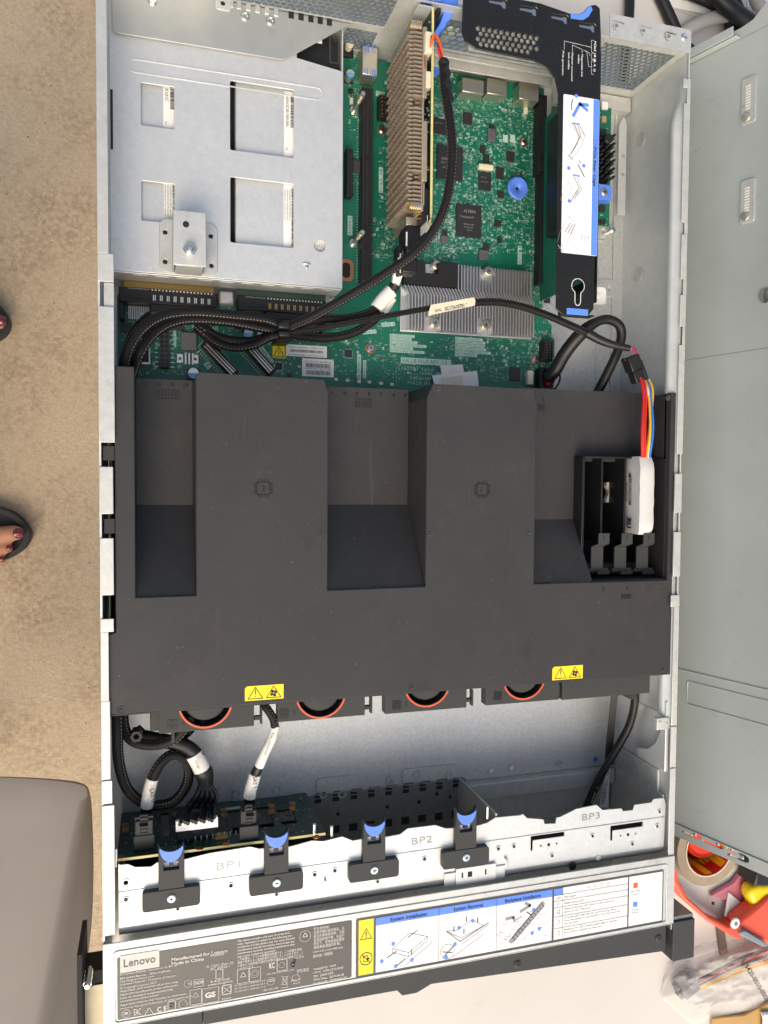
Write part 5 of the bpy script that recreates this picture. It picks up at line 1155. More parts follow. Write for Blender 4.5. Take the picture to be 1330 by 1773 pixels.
# chamfered rear corners of the raised blocks
wl.add([(.2220,.3868,zt),(.2262,.3968,zt),(.2262,.3968,.030),(.2220,.3868,.030),(.2232,.3868,zt),(.2274,.3968,zt),(.2274,.3968,.030),(.2232,.3868,.030)],[(0,3,2,1),(4,5,6,7),(0,1,5,4)])
wl.add([(.1492,.3868,zt),(.1470,.3960,zt),(.1470,.3960,.030),(.1492,.3868,.030)],[(0,1,2,3)]); wl.add([(.3091,.3868,zt),(.3068,.3962,zt),(.3068,.3962,.030),(.3091,.3868,.030)],[(0,1,2,3)])
for x0, x1, y in ((.0625,.1468,.3958),(.2275,.3066,.3960),(.0107,.0204,.3982)): wl.box(x0,x1,y-.0012,y,.030,zt)
wl.build('side_walls', M['shroud'], sh)
fl_ = MB()
fl_.box(.0217,.0599,.3087,yr1,ZF-.0015,ZF); fl_.box(.1494,.2218,.3087,yr2,ZF-.0015,ZF); fl_.prism([(.3093,.2968),(.3607,.2968),(.3607,.3440),(.4277,.3440),(.4277,.4015),(.3093,.4015)],Z3-.0015,Z3)
fl_.build('bay_floor', M['shroud'], sh)
sp_ = MB()
def slope(x0,x1,ya,za,yb,zb,mb=sp_): mb.add([(x0,ya,za),(x1,ya,za),(x1,yb,zb),(x0,yb,zb),(x0,ya,za-.002),(x1,ya,za-.002),(x1,yb,zb-.002),(x0,yb,zb-.002)],[(0,3,2,1),(4,5,6,7),(0,1,5,4),(2,3,7,6),(1,2,6,5),(3,0,4,7)])
slope(.0217,.0599,.3086,ZF-.0001,.2498,ZS-.0017); slope(.1494,.2218,.3086,ZF-.0001,.2502,ZS-.0017); slope(.3093,.3606,.2967,Z3-.0001,.2497,ZS-.0017)
sp_.build('bay_slope', M['shroud'], sh, smoothang=0)
tb_ = MB()
for v0, v1, x0, x1 in ((772,797,.0022,.0091),(898,924,.0026,.0091),(794,811,.4337,.4374),(895,913,.4337,.4366)): tb_.box(x0,x1,at(190 if x0 < .1 else 1165,v1,ZS)[1],at(190 if x0 < .1 else 1165,v0,ZS)[1],ZS-.0015,ZS-.0001)
tb_.build('locating_tab', M['shroud'], sh, .0003)
# rim pivots beside the shroud
for v in (788,815,887,918): 
    a = at(1176,v,.083); 
# battery holder inside the right bay
hd = MB(); ZH = .066; yh0 = .2505; yh1 = at(1040,790,ZH)[1]; xd1 = at(1043,850,ZH)[0]; xd2 = at(1083,850,ZH)[0]; xd3 = at(1012,850,ZH)[0]
hd.box(.3607,.3622,.2560,yh1,.012,ZH-.0002); hd.box(.3623,.4276,yh1-.0015,yh1,.012,ZH); hd.box(xd1-.0009,xd1+.0009,.2790,yh1-.0016,.012,ZH-.0003); hd.box(xd2-.0009,xd2+.0009,.2790,yh1-.0016,.012,ZH-.0003); hd.box(xd3-.0020,xd3+.0004,.266,yh1-.0016,.055,ZH-.0001)
hd.build('battery_holder', M['black'], sh, .0004)
box('holder_floor', M['blackmat'], sh, .3623,.4276,.2500,yh1-.0016,.0110,.0119); box('holder_wall', M['shroud'], sh, .3609,.4277,.2488,.2499,.012,ZS-.0018); box('holder_wall', M['blackmat'], sh, .4268,.4277,.2501,yh1-.0017,.012,.080)
hr = MB()
for u0,v0,u1,v1,zz in ((1058,826,1075,832,.045),(1058,873,1075,879,.045),(1018,826,1035,832,.045),(1018,873,1035,879,.045),(1055,902,1074,908,.045),(1016,902,1034,907,.045)):
    a = at(u0,v1,zz); b = at(u1,v0,zz); hr.box(a[0],b[0],a[1],b[1],zz-.004,zz)
hr.build('holder_rib', mat('light_grey_rib',(.30,.30,.29),.5), sh, .0003)
pp = [at(u,v,.044) for u,v in ((1051,835),(1062,835),(1062,870),(1050,870),(1050,864),(1054,856),(1054,848),(1050,842))]
MB().prism(pp,.040,.044).build('foam_pad', mat('grey_foam',(.42,.40,.36),.8), sh)
# three spring clips
def clip3(u):
    o = MB(); dz = .0
    a = at(u-6,942,.079); b = at(u+13,923,.079); o.box(a[0],b[0],a[1],b[1],.0775,.0790)
    a2 = at(u-19,984,.072); b2 = at(u+2,946,.072); o.box(a2[0],b2[0],a2[1],b2[1],.0705,.0720)
    o.add([(a[0],a[1],.0790),(b[0],a[1],.0790),(b2[0],b2[1],.0720),(a2[0],b2[1],.0720),(a[0],a[1],.0775),(b[0],a[1],.0775),(b2[0],b2[1],.0705),(a2[0],b2[1],.0705)],[(0,3,2,1),(4,5,6,7),(0,4,7,3),(1,2,6,5)])
    a3 = at(u-8,995,.070); b3 = at(u+13,987,.070); o.box(a3[0],b3[0],a3[1],b3[1],.0660,.0700); o.box(a2[0],b3[0]-.001,a2[1]-.003,a2[1]-.0002,.0650,.0690)
    q = o.build('spring_clip', M['bezel'], sh, .0005); m_ = at(u+3,931,.0792); MB().box(m_[0]-.0003,m_[0]+.0003,m_[1]-.0018,m_[1]+.0020,.0790,.0793).build('clip_slit', M['blackmat'], q)
for u in (1043,1083,1121): clip3(u)
box('holder_block', M['bezel'], sh, .3650,.4200,.2520,.2600,.040,.060,.001)
# dimples, moulded numbers and symbols
for u, v in ((207,646),(556,927),(745,926),(917,923),(759,674),(1157,689),(714,1191),(209,1229),(1149,1161)):
    a = at(u,v,ZS); MB().lathe(a[0],a[1],[(.0024,ZS),(.0022,ZS+.0004),(.0013,ZS+.0002),(.0006,ZS+.0009),(.0001,ZS+.0009)],18).build('moulded_stud', M['bezel'], sh)
mk = MB(); zf = ZF+.0001; nums = []
for s, u, v, z_ in (('16',248,668,ZF),('15',271,669,ZF),('14',294,669,ZF),('13',318,670,ZF),('11',572,684,ZF),('10',593,684,ZF),('9',616,685,ZF),('8',637,686,ZF),('7',658,687,ZF),('6',680,687,ZF),('5',700,688,ZF),('2',939,695,Z3)): nums.append(ptxt(s,u,v,z_+.0001,6.5,0,None,.01))
for s, u, v in (('3',1043,1024),('2',1084,1022),('1',1123,1020)): nums.append(ptxt(s,u,v,ZS+.0001,7,0,None,.01))
text_mb(nums, mk, .0004)
def bar(u,v,z_,w_,h_,n=6):
    a = at(u,v,z_); k = px(z_); poly(mk, [(a[0],a[1]),(a[0]+w_*k,a[1]),(a[0]+w_*k,a[1]-h_*k),(a[0],a[1]-h_*k)], z_+.0004, .0003)
    for i in range(n): mk.box(a[0]+(i+.6)*w_*k/(n+.6),a[0]+(i+.95)*w_*k/(n+.6),a[1]-h_*k*.8,a[1]-h_*k*.2,z_+.0002,z_+.0005)
bar(270,675,ZF,36,14); bar(615,691,ZF,30,14); bar(932,700,Z3,14,12,3)
def cpu(u,v,s):
    a = at(u,v,ZS); r = .0042; poly(mk, rrect(a[0]-r,a[0]+r,a[1]-r,a[1]+r,.0005,2), ZS+.0004, .0004)
    for i in range(4):
        o_ = -.0030+i*.0020
        for dx,dy,w_,h_ in ((o_,r+.0012,.0002,.0010),(o_,-r-.0012,.0002,.0010),(r+.0012,o_,.0010,.0002),(-r-.0012,o_,.0010,.0002)): mk.box(a[0]+dx-w_,a[0]+dx+w_,a[1]+dy-h_,a[1]+dy+h_,ZS+.0001,ZS+.0005)
    text_mb([(s, a[0]-.0010, a[1]-.0018, ZS+.0003, .0036, 0)], mk, .0003)
cpu(456,846,'2'); cpu(835,848,'1')
a = at(1076,1030,ZS); mk.box(a[0],a[0]+.0082,a[1]-.0032,a[1],ZS+.0001,ZS+.0004); mk.box(a[0]+.0083,a[0]+.0088,a[1]-.0022,a[1]-.001,ZS+.0001,ZS+.0004)
mk.build('moulded_mark', M['black'], sh, smoothang=0)
# warning labels on the shroud front
def warn(u0,v0,u1,v1):
    a = at(u0,v1,ZS); b = at(u1,v0,ZS); x0,x1,y0,y1 = a[0],b[0],a[1],b[1]; H = y1-y0
    o = MB().prism([(x0,y0),(x1,y0),(x1,y1),(x0+.0015,y1),(x0,y1-.0015)], ZS+.0001, ZS+.0003).build('warning_label', M['yellow'], sh)
    K = MB(); z = ZS+.0004; w3 = .0003
    for k in (0,1):
        cx = x0+(x1-x0)*(.27 if k == 0 else .74); poly(K, [(cx-.0050,y0+.0012),(cx+.0050,y0+.0012),(cx,y1-.0010)], z, .0005)
        if k == 0: K.box(cx-.0003,cx+.0003,y0+.0042,y0+.0078,z,z+.00005); K.cyl(cx,y0+.0029,z,z+.00005,.0004,8)
        else:
            for j in range(4): t = j*pi/2+.5; K.cyl(cx+.0015*cos(t),y0+.0042+.0015*sin(t),z,z+.00005,.0011,10)
    K.build('black_print', M['ink'], o, smoothang=0)
warn(424,1184,491,1214); warn(956,1151,1009,1178)
# ================================================================ BATTERY PACK
xa = at(1109,860,.080)[0]; xb = at(1134,860,.080)[0]; ya = at(1109,926,.080)[1]; yb = at(1118,790,.080)[1]
bk_ = thing('backup_capacitor_pack', 'white wrapped capacitor pack lying in the black holder with coloured wires', 'battery pack', ((xa+xb)/2,(ya+yb)/2,.045))
pk = MB(); n = 12; rows_ = []
for i in range(n+1):
    t = i/n; y = ya+(yb-ya)*t; e = 1-.0*t
    sq = 1 if .06 < t < .88 else (.86 if t <= .06 else 1-(t-.88)*1.5)
    wob = .0002*sin(i*2.1); cx = (xa+xb)/2; hw = (xb-xa)/2*sq; zt_ = .0800-.0003*abs(sin(i*1.3))-(.006*(1-sq)*3)
    rows_.append([(cx-hw+wob,y,zt_-.0006),(cx-hw*.4,y,zt_+.0004),(cx+hw*.5,y,zt_+.0002),(cx+hw-wob,y,zt_-.001),(cx+hw,y,.050),(cx-hw,y,.050)])
pv = [p for r in rows_ for p in r]; pf = [(i*6+k,i*6+(k+1)%6,(i+1)*6+(k+1)%6,(i+1)*6+k) for i in range(n) for k in range(6)]+[tuple(range(5,-1,-1)),tuple(range(n*6,n*6+6))]
pk.add(pv,pf); pk.build('wrap', mat('white_shrink_wrap',(.62,.61,.60),.32,0,.5,bump=(120,.5,.0008)), bk_, smoothang=50)
pt = MB(); pt.m = Matrix(((0,0,-1,xa-.0009),(-1,0,0,0),(0,1,0,0),(0,0,0,1)))   # text plane: x runs along -Y, y runs up
def vface(u,v): y, z = atX(u,v,xa); return -y, z
q = vface(1091,828); text_mb([('BROADCOM', q[0], q[1], 0, .0036, 0, .0215, .02)], pt); q = vface(1086,838); text_mb([('Model FBU345', q[0]-.001, q[1], 0, .0022, 0, .0150)], pt)
q = vface(1088,897); text_mb([('RU', q[0], q[1], 0, .0052, 0, .0080, .05)], pt); q = vface(1090,824); poly(pt, [(q[0]-.002,q[1]+.0020),(q[0]+.0005,q[1]+.0005),(q[0]+.0005,q[1]+.0035)], .0001, .0010)
pt.build('black_print', M['ink'], bk_, smoothang=0)
# ================================================================ FANS
ZFn = .0755
fans = [(275,440,356,1215,'4',308,1271),(481,632,556,1200,'3',502,1251),(667,808,740,1182,'2',697,1237),(841,968,908,1171,'1',872,1222)]
wh = ['leftmost of the four fan housings, number 4 moulded beside its orange arc','second fan housing from the left, number 3 beside its orange arc','third fan housing from the left, number 2 beside its orange arc','rightmost fan housing, next to the plain blank at the right']
for (u0,u1,uc,vc,s,un,vl), lb in zip(fans, wh):
    c = at(uc,vc,ZFn); x0 = at(u0,1250,ZFn)[0]; x1 = at(u1,1240,ZFn)[0]; y0 = at(u0,vl,ZFn)[1]
    f = thing('fan_module', 'dark fan module, '+lb, 'fan', (c[0],c[1],ZM), 'fan modules along the front edge of the black baffle')
    h = MB(); arc = [(c[0]+.0170*cos(t), c[1]+.0170*sin(t)) for t in [radians(360-i*10) for i in range(36)]]
    h.prism([(x0,y0),(x1,y0),(x1,.2100),(x0,.2100)], ZFn-.0095, ZFn, [arc]); h.box(x1,x1+.0060,y0+.003,y0+.0060,ZFn-.006,ZFn-.003); h.box(x1+.0045,x1+.0060,y0+.0005,y0+.0130,ZFn-.006,ZFn-.001)
    h.build('housing', M['bezel'], f, .0005)
    MB().cyl(c[0],c[1],ZFn-.0120,ZFn-.0100,.0215,32).build('fan_shade_disc', M['blackmat'], f)  # black disc added for the shade under the blades, hiding the floor below
    MB().ring(c[0],c[1],ZFn-.004,ZFn+.0003,.0171,.0184,64,radians(180),radians(360)).build('orange_ring', M['orange'], f)
    MB().lathe(c[0],c[1]+.0010,[(.0148,ZFn-.0095),(.0146,ZFn-.003),(.0136,ZFn-.0018),(.0001,ZFn-.0005)],40).build('hub', M['bezel'], f)
    for k in range(7): 
        t = k*2*pi/7; b = MB(); b.add([(c[0]+.0148*cos(t),c[1]+.0148*sin(t),ZFn-.004),(c[0]+.0168*cos(t+.1),c[1]+.0168*sin(t+.1),ZFn-.004),(c[0]+.0168*cos(t+.6),c[1]+.0168*sin(t+.6),ZFn-.009),(c[0]+.0148*cos(t+.5),c[1]+.0148*sin(t+.5),ZFn-.009)],[(0,1,2,3)]); b.build('blade', M['black'], f)
    m_ = MB(); a = at(un-10,1255 if s == '4' else (1236 if s == '3' else (1221 if s == '2' else 1205)),ZFn)
    for j in range(4): t = j*pi/2+.7; m_.cyl(a[0]+.0024*cos(t),a[1]+.0024*sin(t),ZFn,ZFn+.0003,.0019,12)
    text_mb([(s, a[0]+.0062, a[1]-.0010, ZFn+.0001, .0030, 0)], m_, .0003); m_.build('moulded_mark', M['black'], f)
x0 = at(973,1210,ZFn)[0]; x1 = at(1124,1200,ZFn)[0]
bf = MB(); bf.box(x0,x1,.1560,.2100,.060,ZFn+.001); bf.box(x0-.0065,x0,.1590,.1680,.066,.0730); o = bf.build('fan_blank', M['bezel'], None, .0006); tag(o, 'plain dark blanking bar to the right of the four fans', 'blank panel')
a = at(1101,1206,.06); MB().cyl(a[0],a[1],.045,.0565,.0040,6).build('nut', M['bezel'], None)
tag(bpy.data.objects['nut'], 'small dark hexagonal foot under the right end of the blank bar', 'foot')
fm = thing('fan_cage_end', 'dark bracket with hexagonal foot at the left end of the fan row', 'bracket', (.035,.16,.05)); e = MB()
a = at(262,1270,ZFn); e.box(.0300,.0400,.1575,.1700,.060,.0740); e.box(.0440,.0462,.1480,.1640,.060,.0735); e.box(.0400,.0600,.1560,.1580,.066,.072); e.build('bracket', M['bezel'], fm, .0005)
a = at(236,1276,.066); MB().prism(circ(a[0],a[1],.0042,6), .055, .066, [circ(a[0],a[1],.0018,12)]).build('hex_foot', M['bezel'], fm, .0003)
# ================================================================ BACKPLANE
YB = .0752
bpb = thing('drive_backplane', 'upright dark green board with yellow top edge, sockets along its rear face', 'circuit board', (.079,.074,.005))
def B3(u,v): return atY(u,v,YB)
bx0 = .0088; bx1 = .1497; bz0, bz1 = .0050, .0785
cut = []
for u0,u1,v0,v1 in ((280,292,1407,1448),(370,390,1410,1436),(404,416,1402,1444),(450,464,1396,1434),(488,505,1400,1428)):
    a = B3(u0,v1); b = B3(u1,v0); cut.append([(a[0],b[1]),(b[0],b[1]),(b[0],a[1]),(a[0],a[1])])
# rear face looks at +Y: mirror order is handled by prism
MB().prism([(bx0,bz0),(bx1,bz0),(bx1,bz1-.0006),(bx0,bz1-.0006)], YB-.0017, YB, cut, XZ).build('board', M['pcbdark'], bpb)
box('board_edge', M['pcbedge'], bpb, bx0, bx1, YB-.0017, YB, bz1-.0005, bz1)
box('dark_backing', M['blackmat'], bpb, bx0+.004, bx1-.001, .050, .0560, .010, .070)
S_ = MB(); S2 = MB(); S3 = MB()
for i in range(260):
    x = random.uniform(bx0+.002,bx1-.004); z = random.uniform(.012,bz1-.004); k = random.random()
    if k < .4: S_.box(x,x+random.uniform(.0005,.002),YB,YB+.0001,z,z+.0003)
    elif k < .7: S2.box(x,x+.0010,YB,YB+.0006,z,z+.0006)
    else: S3.box(x,x+.0008,YB,YB+.0006,z,z+.0014)
S_.build('silkscreen', M['silk'], bpb, smoothang=0, kind='stuff'); S2.build('solder_parts', M['tin'], bpb, smoothang=0, kind='stuff'); S3.build('small_parts', M['chip'], bpb, smoothang=0, kind='stuff')
for u, v in ((217,1432),(217,1440),(387,1406),(387,1415),(470,1399),(470,1408),(506,1395),(506,1403),(304,1413)):
    a = B3(u,v); box('tantalum_capacitor', mat('tan',(.45,.22,.07),.4) if 'tan' not in M else M['tan'], bpb, a[0]-.0022,a[0]+.0022,YB,YB+.0022,a[1]-.0020,a[1]+.0020,.0002); M['tan'] = bpb.children[-1].data.materials[0] if 'tan' not in M else M['tan']
def sas(u0,u1,v0,v1,label):
    xa_, zb_ = B3((u0+u1)/2-(u1-u0)/2, v1); xb_ = B3(u1,v1)[0]; za_ = atY(u0,v0,YB+.022)[1]
    t = thing('cable_plug', label, 'cable plug', ((xa_+xb_)/2,YB+.01,za_), 'black cable plugs in the upright drive board'); w_ = xb_-xa_
    zm = za_+(zb_-za_)*.62
    P_ = MB(); P_.box(xa_,xb_,YB+.0001,YB+.010,zm,zb_); P_.box(xa_+w_*.08,xb_-w_*.08,YB+.0101,YB+.020,zm+.002,zb_-.010); P_.build('socket', M['bezel'], t, .0006)
    P_ = MB(); P_.box(xa_+w_*.06,xb_-w_*.06,YB+.003,YB+.022,za_+.004,zm-.0003); P_.build('plug_shell', M['black'], t, .0012)
    MB().box(xa_+w_*.3,xb_-w_*.3,YB+.0202,YB+.0205,zm+.006,zm+.012).build('latch_window', M['blackmat'], t)
    P_ = MB(); P_.box(xa_+w_*.3,xb_-w_*.3,YB+.0103,YB+.024,zm+.0002,zm+.0018)
    for i in range(5): P_.box(xa_+w_*.32,xb_-w_*.32,YB+.0105+i*.0026,YB+.0118+i*.0026,zm+.0019,zm+.0026)
    P_.build('latch', M['bezel'], t, .0002)
    return xa_, xb_, za_, zb_
sasA = sas(231,268,1412,1474,'black cable plug at the left end of the upright board, under the SAS 0 label'); sasB = sas(415,449,1392,1457,'black cable plug in the middle of the upright board, under the SAS 1 label')
# white power plug and socket
xa_, z_ = B3(306,1456); xb_ = B3(373,1450)[0]; zt_ = z_+.001
pw = thing('power_plug', 'wide white and dark power plug with a fan of black wires in the upright board', 'power plug', ((xa_+xb_)/2,YB,.03))
box('socket', M['bezel'], pw, xa_,xb_,YB+.0001,YB+.0120,zt_-.020,zt_,.0006)
za2 = atY(340,1415,YB+.020)[1]; zb2 = atY(340,1436,YB+.020)[1]
box('white_plug', M['white'], pw, xa_-.001,xb_+.001,YB+.0125,YB+.0200,atY(340,1415,YB+.020)[1],atY(340,1437,YB+.0125)[1],.0006); box('latch', M['bezel'], pw, (xa_+xb_)/2-.003,(xa_+xb_)/2+.003,YB+.005,YB+.0215,zt_+.0002,zt_+.0022,.0003)
pr_ = MB()
for i in range(9): x = xa_+.012+i*.0040; pr_.box(x,x+.0009,YB,YB+.0030,zt_+.0010,zt_+.0020)
pr_.build('solder_pin', M['tin'], pw)
a = B3(383,1450); cx_ = MB().box(a[0]-.0045,a[0]+.0045,YB,YB+.002,a[1]-.004,a[1]+.004); cx_.build('gold_oscillator', M['gold'], bpb, .0003)
for u, v in ((208,1484),(346,1469),(392,1462),(548,1449)): a = B3(u,v); MB().cyl(a[0],a[1],YB,YB+.0002,.0028,16,axis='y').build('copper_pad', M['copper'], bpb)
for u, v in ((200,1487),(548,1445),(583,1450),(862,1417)):
    a = atY(u,v,.078); MB().cyl(a[0],min(a[1],.0775),.0700,.0820 if u < 560 else .0790,.0015,14,axis='y').build('guide_pin', M['steel'], ch)
box('sticker', M['offwhite'], bpb, *[B3(388,1400)[0],B3(416,1396)[0]],YB,YB+.0002,B3(400,1398)[1],B3(400,1398)[1]+.004)
# ================================================================ BACKPLANE CLIPS
ck = thing('retaining_clip', 'x', 'plastic clip', (0,0,0), 'blue tipped retaining clips along the drive cage')
h = .0050
C_ = MB(); st = [(-.0083,.0061),(.0083,.0061)]+[(.0083,.0375)]+[(.0083*cos(t), .0375-.0058*sin(t)) for t in [pi*i/14 for i in range(1,14)]]+[(-.0083,.0375)]
C_.prism(st, .0002, h, [rrect(-.0050,.0050,.0190,.0245,.0003,2)]); C_.build('stem', M['bezel'], ck, .0004)
MB().prism(rrect(-.0186,.0186,-.0072,.0060,.0022,4), .0002, h+.0004).build('bar', M['bezel'], ck, .0006)
bl_ = [(-.0082,.0376)]+[(-.0082*cos(t), .0374-.0058*sin(t)) for t in [pi*i/14 for i in range(0,15)]]
cres = [(.0078*cos(t), .0360-.0115*sin(t)+0) for t in [pi*i/14 for i in range(15)]]
up_ = [(.0080*cos(t), .0372-.0056*sin(t)) for t in [pi*(14-i)/14 for i in range(15)]]
MB().prism(cres+up_, h+.0001, h+.0005).build('blue_tip', M['blue'], ck, smoothang=0)
MB().box(-.0046,.0046,.0193,.0228,.0003,.0010).build('bright_window', M['white'], ck); MB().box(-.0014,.0014,.0212,.0240,.0011,.0040).build('inner_catch', M['black'], ck)
scs = MB().lathe(0,0,[(.0030,h+.0005),(.0029,h+.0011),(.0022,h+.0016),(.0001,h+.0016)],20).build('screw', mat('bluish_steel',(.62,.72,.74),.3,.8), ck); MB().box(-.0015,.0015,-.0003,.0003,h+.0016,h+.0018).box(-.0003,.0003,-.0015,.0015,h+.0016,h+.00181).build('cross_recess', M['ink'], scs)
for i, ((u,v), lb) in enumerate(zip(((297,1555),(479,1528),(648,1506),(807,1484)), ('black T shaped clip with blue tip left of the BP1 mark','black T shaped clip with blue tip right of the BP1 mark','black T shaped clip with blue tip left of the BP2 mark','black T shaped clip with blue tip right of the BP2 mark'))):
    a = at(u,v,ZB+h); o = ck if i == 0 else copy_tree(ck)
    o.location = (a[0],a[1],ZB+.0001); o['label'] = lb
# ================================================================ CABLES
def path(pts): return [at3(u,v,z) for u,v,z in pts]
def cable(name, pts, r, m_, label, cat='cable', n=12, flat=1.0, group=None, sub=8, rr=None):
    o = MB().tube(path(pts), rr or r, n, sub, flat).build(name, M[m_], None, smoothang=60); return tag(o, label, cat, group)
# braided pair from the rear clamp round the left side
c1 = thing('braided_cable', 'upper thick black braided cable sweeping left from the clamp and down the left side', 'cable', at3(300,540,.05), 'thick black braided cables')
MB().tube(path([(492,566,.050),(460,553,.052),(400,546,.054),(330,541,.058),(280,548,.062),(245,570,.066),(222,605,.068),(213,645,.066),(206,720,.052),(203,900,.045),(202,1100,.050),(202,1200,.060),(203,1260,.064),(206,1320,.058),(222,1368,.050),(258,1393,.046),(298,1389,.046),(322,1362,.048),(327,1330,.050),(315,1311,.053),(295,1308,.055),(276,1325,.056),(262,1352,.056)]), .0037, 16, 8).build('sleeve', M['braid'], c1, smoothang=60)
c2 = thing('braided_cable', 'lower thick black braided cable sweeping left from the clamp beneath its twin', 'cable', at3(300,560,.04), 'thick black braided cables')
MB().tube(path([(492,575,.046),(450,567,.046),(395,557,.047),(330,553,.050),(290,562,.053),(262,582,.056),(242,612,.058),(230,645,.044),(224,690,.033),(218,900,.028),(214,1100,.034),(213,1215,.052),(216,1262,.056),(232,1284,.060),(268,1290,.064),(300,1280,.068),(318,1262,.070),(330,1240,.070)]), .0036, 16, 8).build('sleeve', M['braid'], c2, smoothang=60)
cable('braided_cable', [(262,545,.044),(240,566,.044),(222,600,.040),(218,650,.034),(214,800,.028)], .0034, 'braid', 'third braided cable hidden under the sweeping pair at the left wall', group='thick black braided cables')
# SAS 0 end: heat shrink and white label
s0 = thing('cable_end', 'white sleeve reading SAS 0 on the loop end at the left of the upright board', 'cable label', at3(258,1375,.055))
MB().tube(path([(264,1348,.056),(260,1362,.0555),(257,1376,.055),(254,1396,.053)]), .0043, 18, 6).build('white_sleeve', M['offwhite'], s0, smoothang=60)
MB().tube(path([(254,1396,.053),(253,1406,.050),(251,1416,.046)]), .0040, 14, 6, .8).build('heat_shrink', M['rubber'], s0, smoothang=60)
text_mb([ptxt('SAS 0',258,1366,.0625,7,radians(-80),24,.01)]).build('lettering', M['ink'], s0, smoothang=0)
# power harness
ph = thing('power_harness', 'thick black power cable with white sleeve fanning into many wires over the white plug', 'cable', at3(340,1330,.055))
MB().tube(path([(246,1276,.046),(285,1283,.050),(318,1290,.054),(338,1305,.056),(346,1322,.056)]), .0052, 16, 8, .75).build('sleeve', M['rubber'], ph, smoothang=60)
MB().tube(path([(336,1306,.0565),(345,1322,.0565),(350,1333,.056)]), .0060, 18, 6, .75).build('white_sleeve', M['offwhite'], ph, smoothang=60)
text_mb([ptxt('12V-BP1',337,1318,.0645,4,radians(-70),16,.01)]).build('lettering', M['ink'], ph, smoothang=0)
MB().tube(path([(350,1331,.056),(355,1345,.055),(356,1364,.053)]), lambda t: .0060+.0006*sin(t*6), 14, 6, .7).build('heat_shrink', M['rubber'], ph, smoothang=60)
for i in range(14):
    t = i/13; j = (i*5 % 3)*.0022; u1 = 310+60*t
    MB().tube([at3(346+20*t,1360,.052+j*.6), at3(345+24*t+(t-.5)*14,1378,.052+j), at3((345+24*t)*.35+u1*.65,1398,.050+j), (atY(u1,1416,YB+.018)[0], YB+.0203, (za2+zb2)/2-j)], .00125, 8, 6).build('wire', M['kwire'], ph, smoothang=60)
# SAS 1 cable out of the shroud
s2 = thing('labelled_cable', 'cable with long white sleeve and SAS 1 tag coming out under the yellow warning label', 'cable', at3(455,1300,.065))
MB().tube(path([(455,1218,.070),(463,1228,.072),(473,1244,.072),(476,1258,.071)]), .0029, 14, 8).build('sleeve', M['braid'], s2, smoothang=60)
MB().tube(path([(477,1256,.071),(470,1280,.069),(458,1305,.066),(449,1326,.063)]), lambda t: .0030+.0006*t, 18, 8).build('white_sleeve', M['offwhite'], s2, smoothang=60)
MB().tube(path([(450,1324,.063),(444,1336,.062),(440,1346,.061)]), .0035, 14, 6).build('heat_shrink', M['rubber'], s2, smoothang=60)
MB().tube(path([(442,1340,.061),(438,1354,.060),(434,1368,.058),(432,1380,.057)]), .0044, 18, 6).build('white_sleeve', M['offwhite'], s2, smoothang=60)
MB().tube(path([(432,1378,.056),(432,1390,.052),(432,1400,.046)]), .0040, 14, 6, .8).build('heat_shrink', M['rubber'], s2, smoothang=60)
text_mb([ptxt('8SSC17A0X0000',472,1268,.0758,4.2,radians(-112),42,.01),ptxt('SAS 1',438,1345,.0672,6.5,radians(-88),20,.01)]).build('lettering', M['ink'], s2, smoothang=0)
cable('black_cable', [(236,1262,.040),(262,1283,.040),(290,1284,.042),(318,1272,.046),(330,1262,.050)], .0036, 'braid', 'thin braided cable looping under the left fan bracket')
# clamp over the bundle
cl = thing('cable_clamp', 'black plastic saddle clamp holding the braided cables together', 'cable clamp', at3(492,575,.03))
pbox('saddle', M['black'], cl, 481,557,503,570,.052,.0610,.0015); pbox('saddle', M['black'], cl, 482,571,503,584,.046,.0590,.0015); pbox('base', M['black'], cl, 478,580,504,592,ZM+.0005,.0300,.001)
# cables right of clamp
cable('braided_cable', [(492,568,.052),(520,560,.050),(560,552,.048),(605,551,.046),(640,541,.047),(658,528,.048)], .0033, 'braid', 'upper of two braided cables between the clamp and the white sleeve', group='thick black braided cables')
cable('braided_cable', [(492,577,.048),(530,583,.042),(570,585,.040),(610,577,.041),(640,560,.044),(664,538,.046)], .0034, 'braid', 'lower of two braided cables bowing under its twin right of the clamp', group='thick black braided cables')
sl_ = thing('split_sleeve', 'white sleeve where two braided cables join below the heat sink corner', 'cable label', at3(662,520,.05))
MB().tube(path([(652,534,.049),(664,518,.050),(678,504,.051)]), .0052, 18, 6, .8).build('white_sleeve', M['offwhite'], sl_, smoothang=60); MB().tube(path([(661,541,.046),(670,528,.046),(678,515,.047)]), .0042, 18, 6, .8).build('white_sleeve', M['offwhite'], sl_, smoothang=60)
MB().tube(path([(677,505,.051),(681,498,.052),(684,492,.053)]), .0040, 14, 6).build('heat_shrink', M['rubber'], sl_, smoothang=60)
fw = thing('signal_wires', 'bundle of pale thin wires between the cable plug and white sleeve', 'wires', at3(695,460,.055))
for i in range(12):
    t = i/11; MB().tube([at3(690+18*t,430+3*t,.056+.004*(i%2)), at3(687+18*t,452,.056+.004*(i%3)), at3(682+14*t,474,.055+.003*(i%2)), at3(679+9*t,497,.053)], .0010, 7, 6).build('wire', M[('wwire','tin','wwire','tin','owire','wwire')[i%6]], fw, smoothang=60)
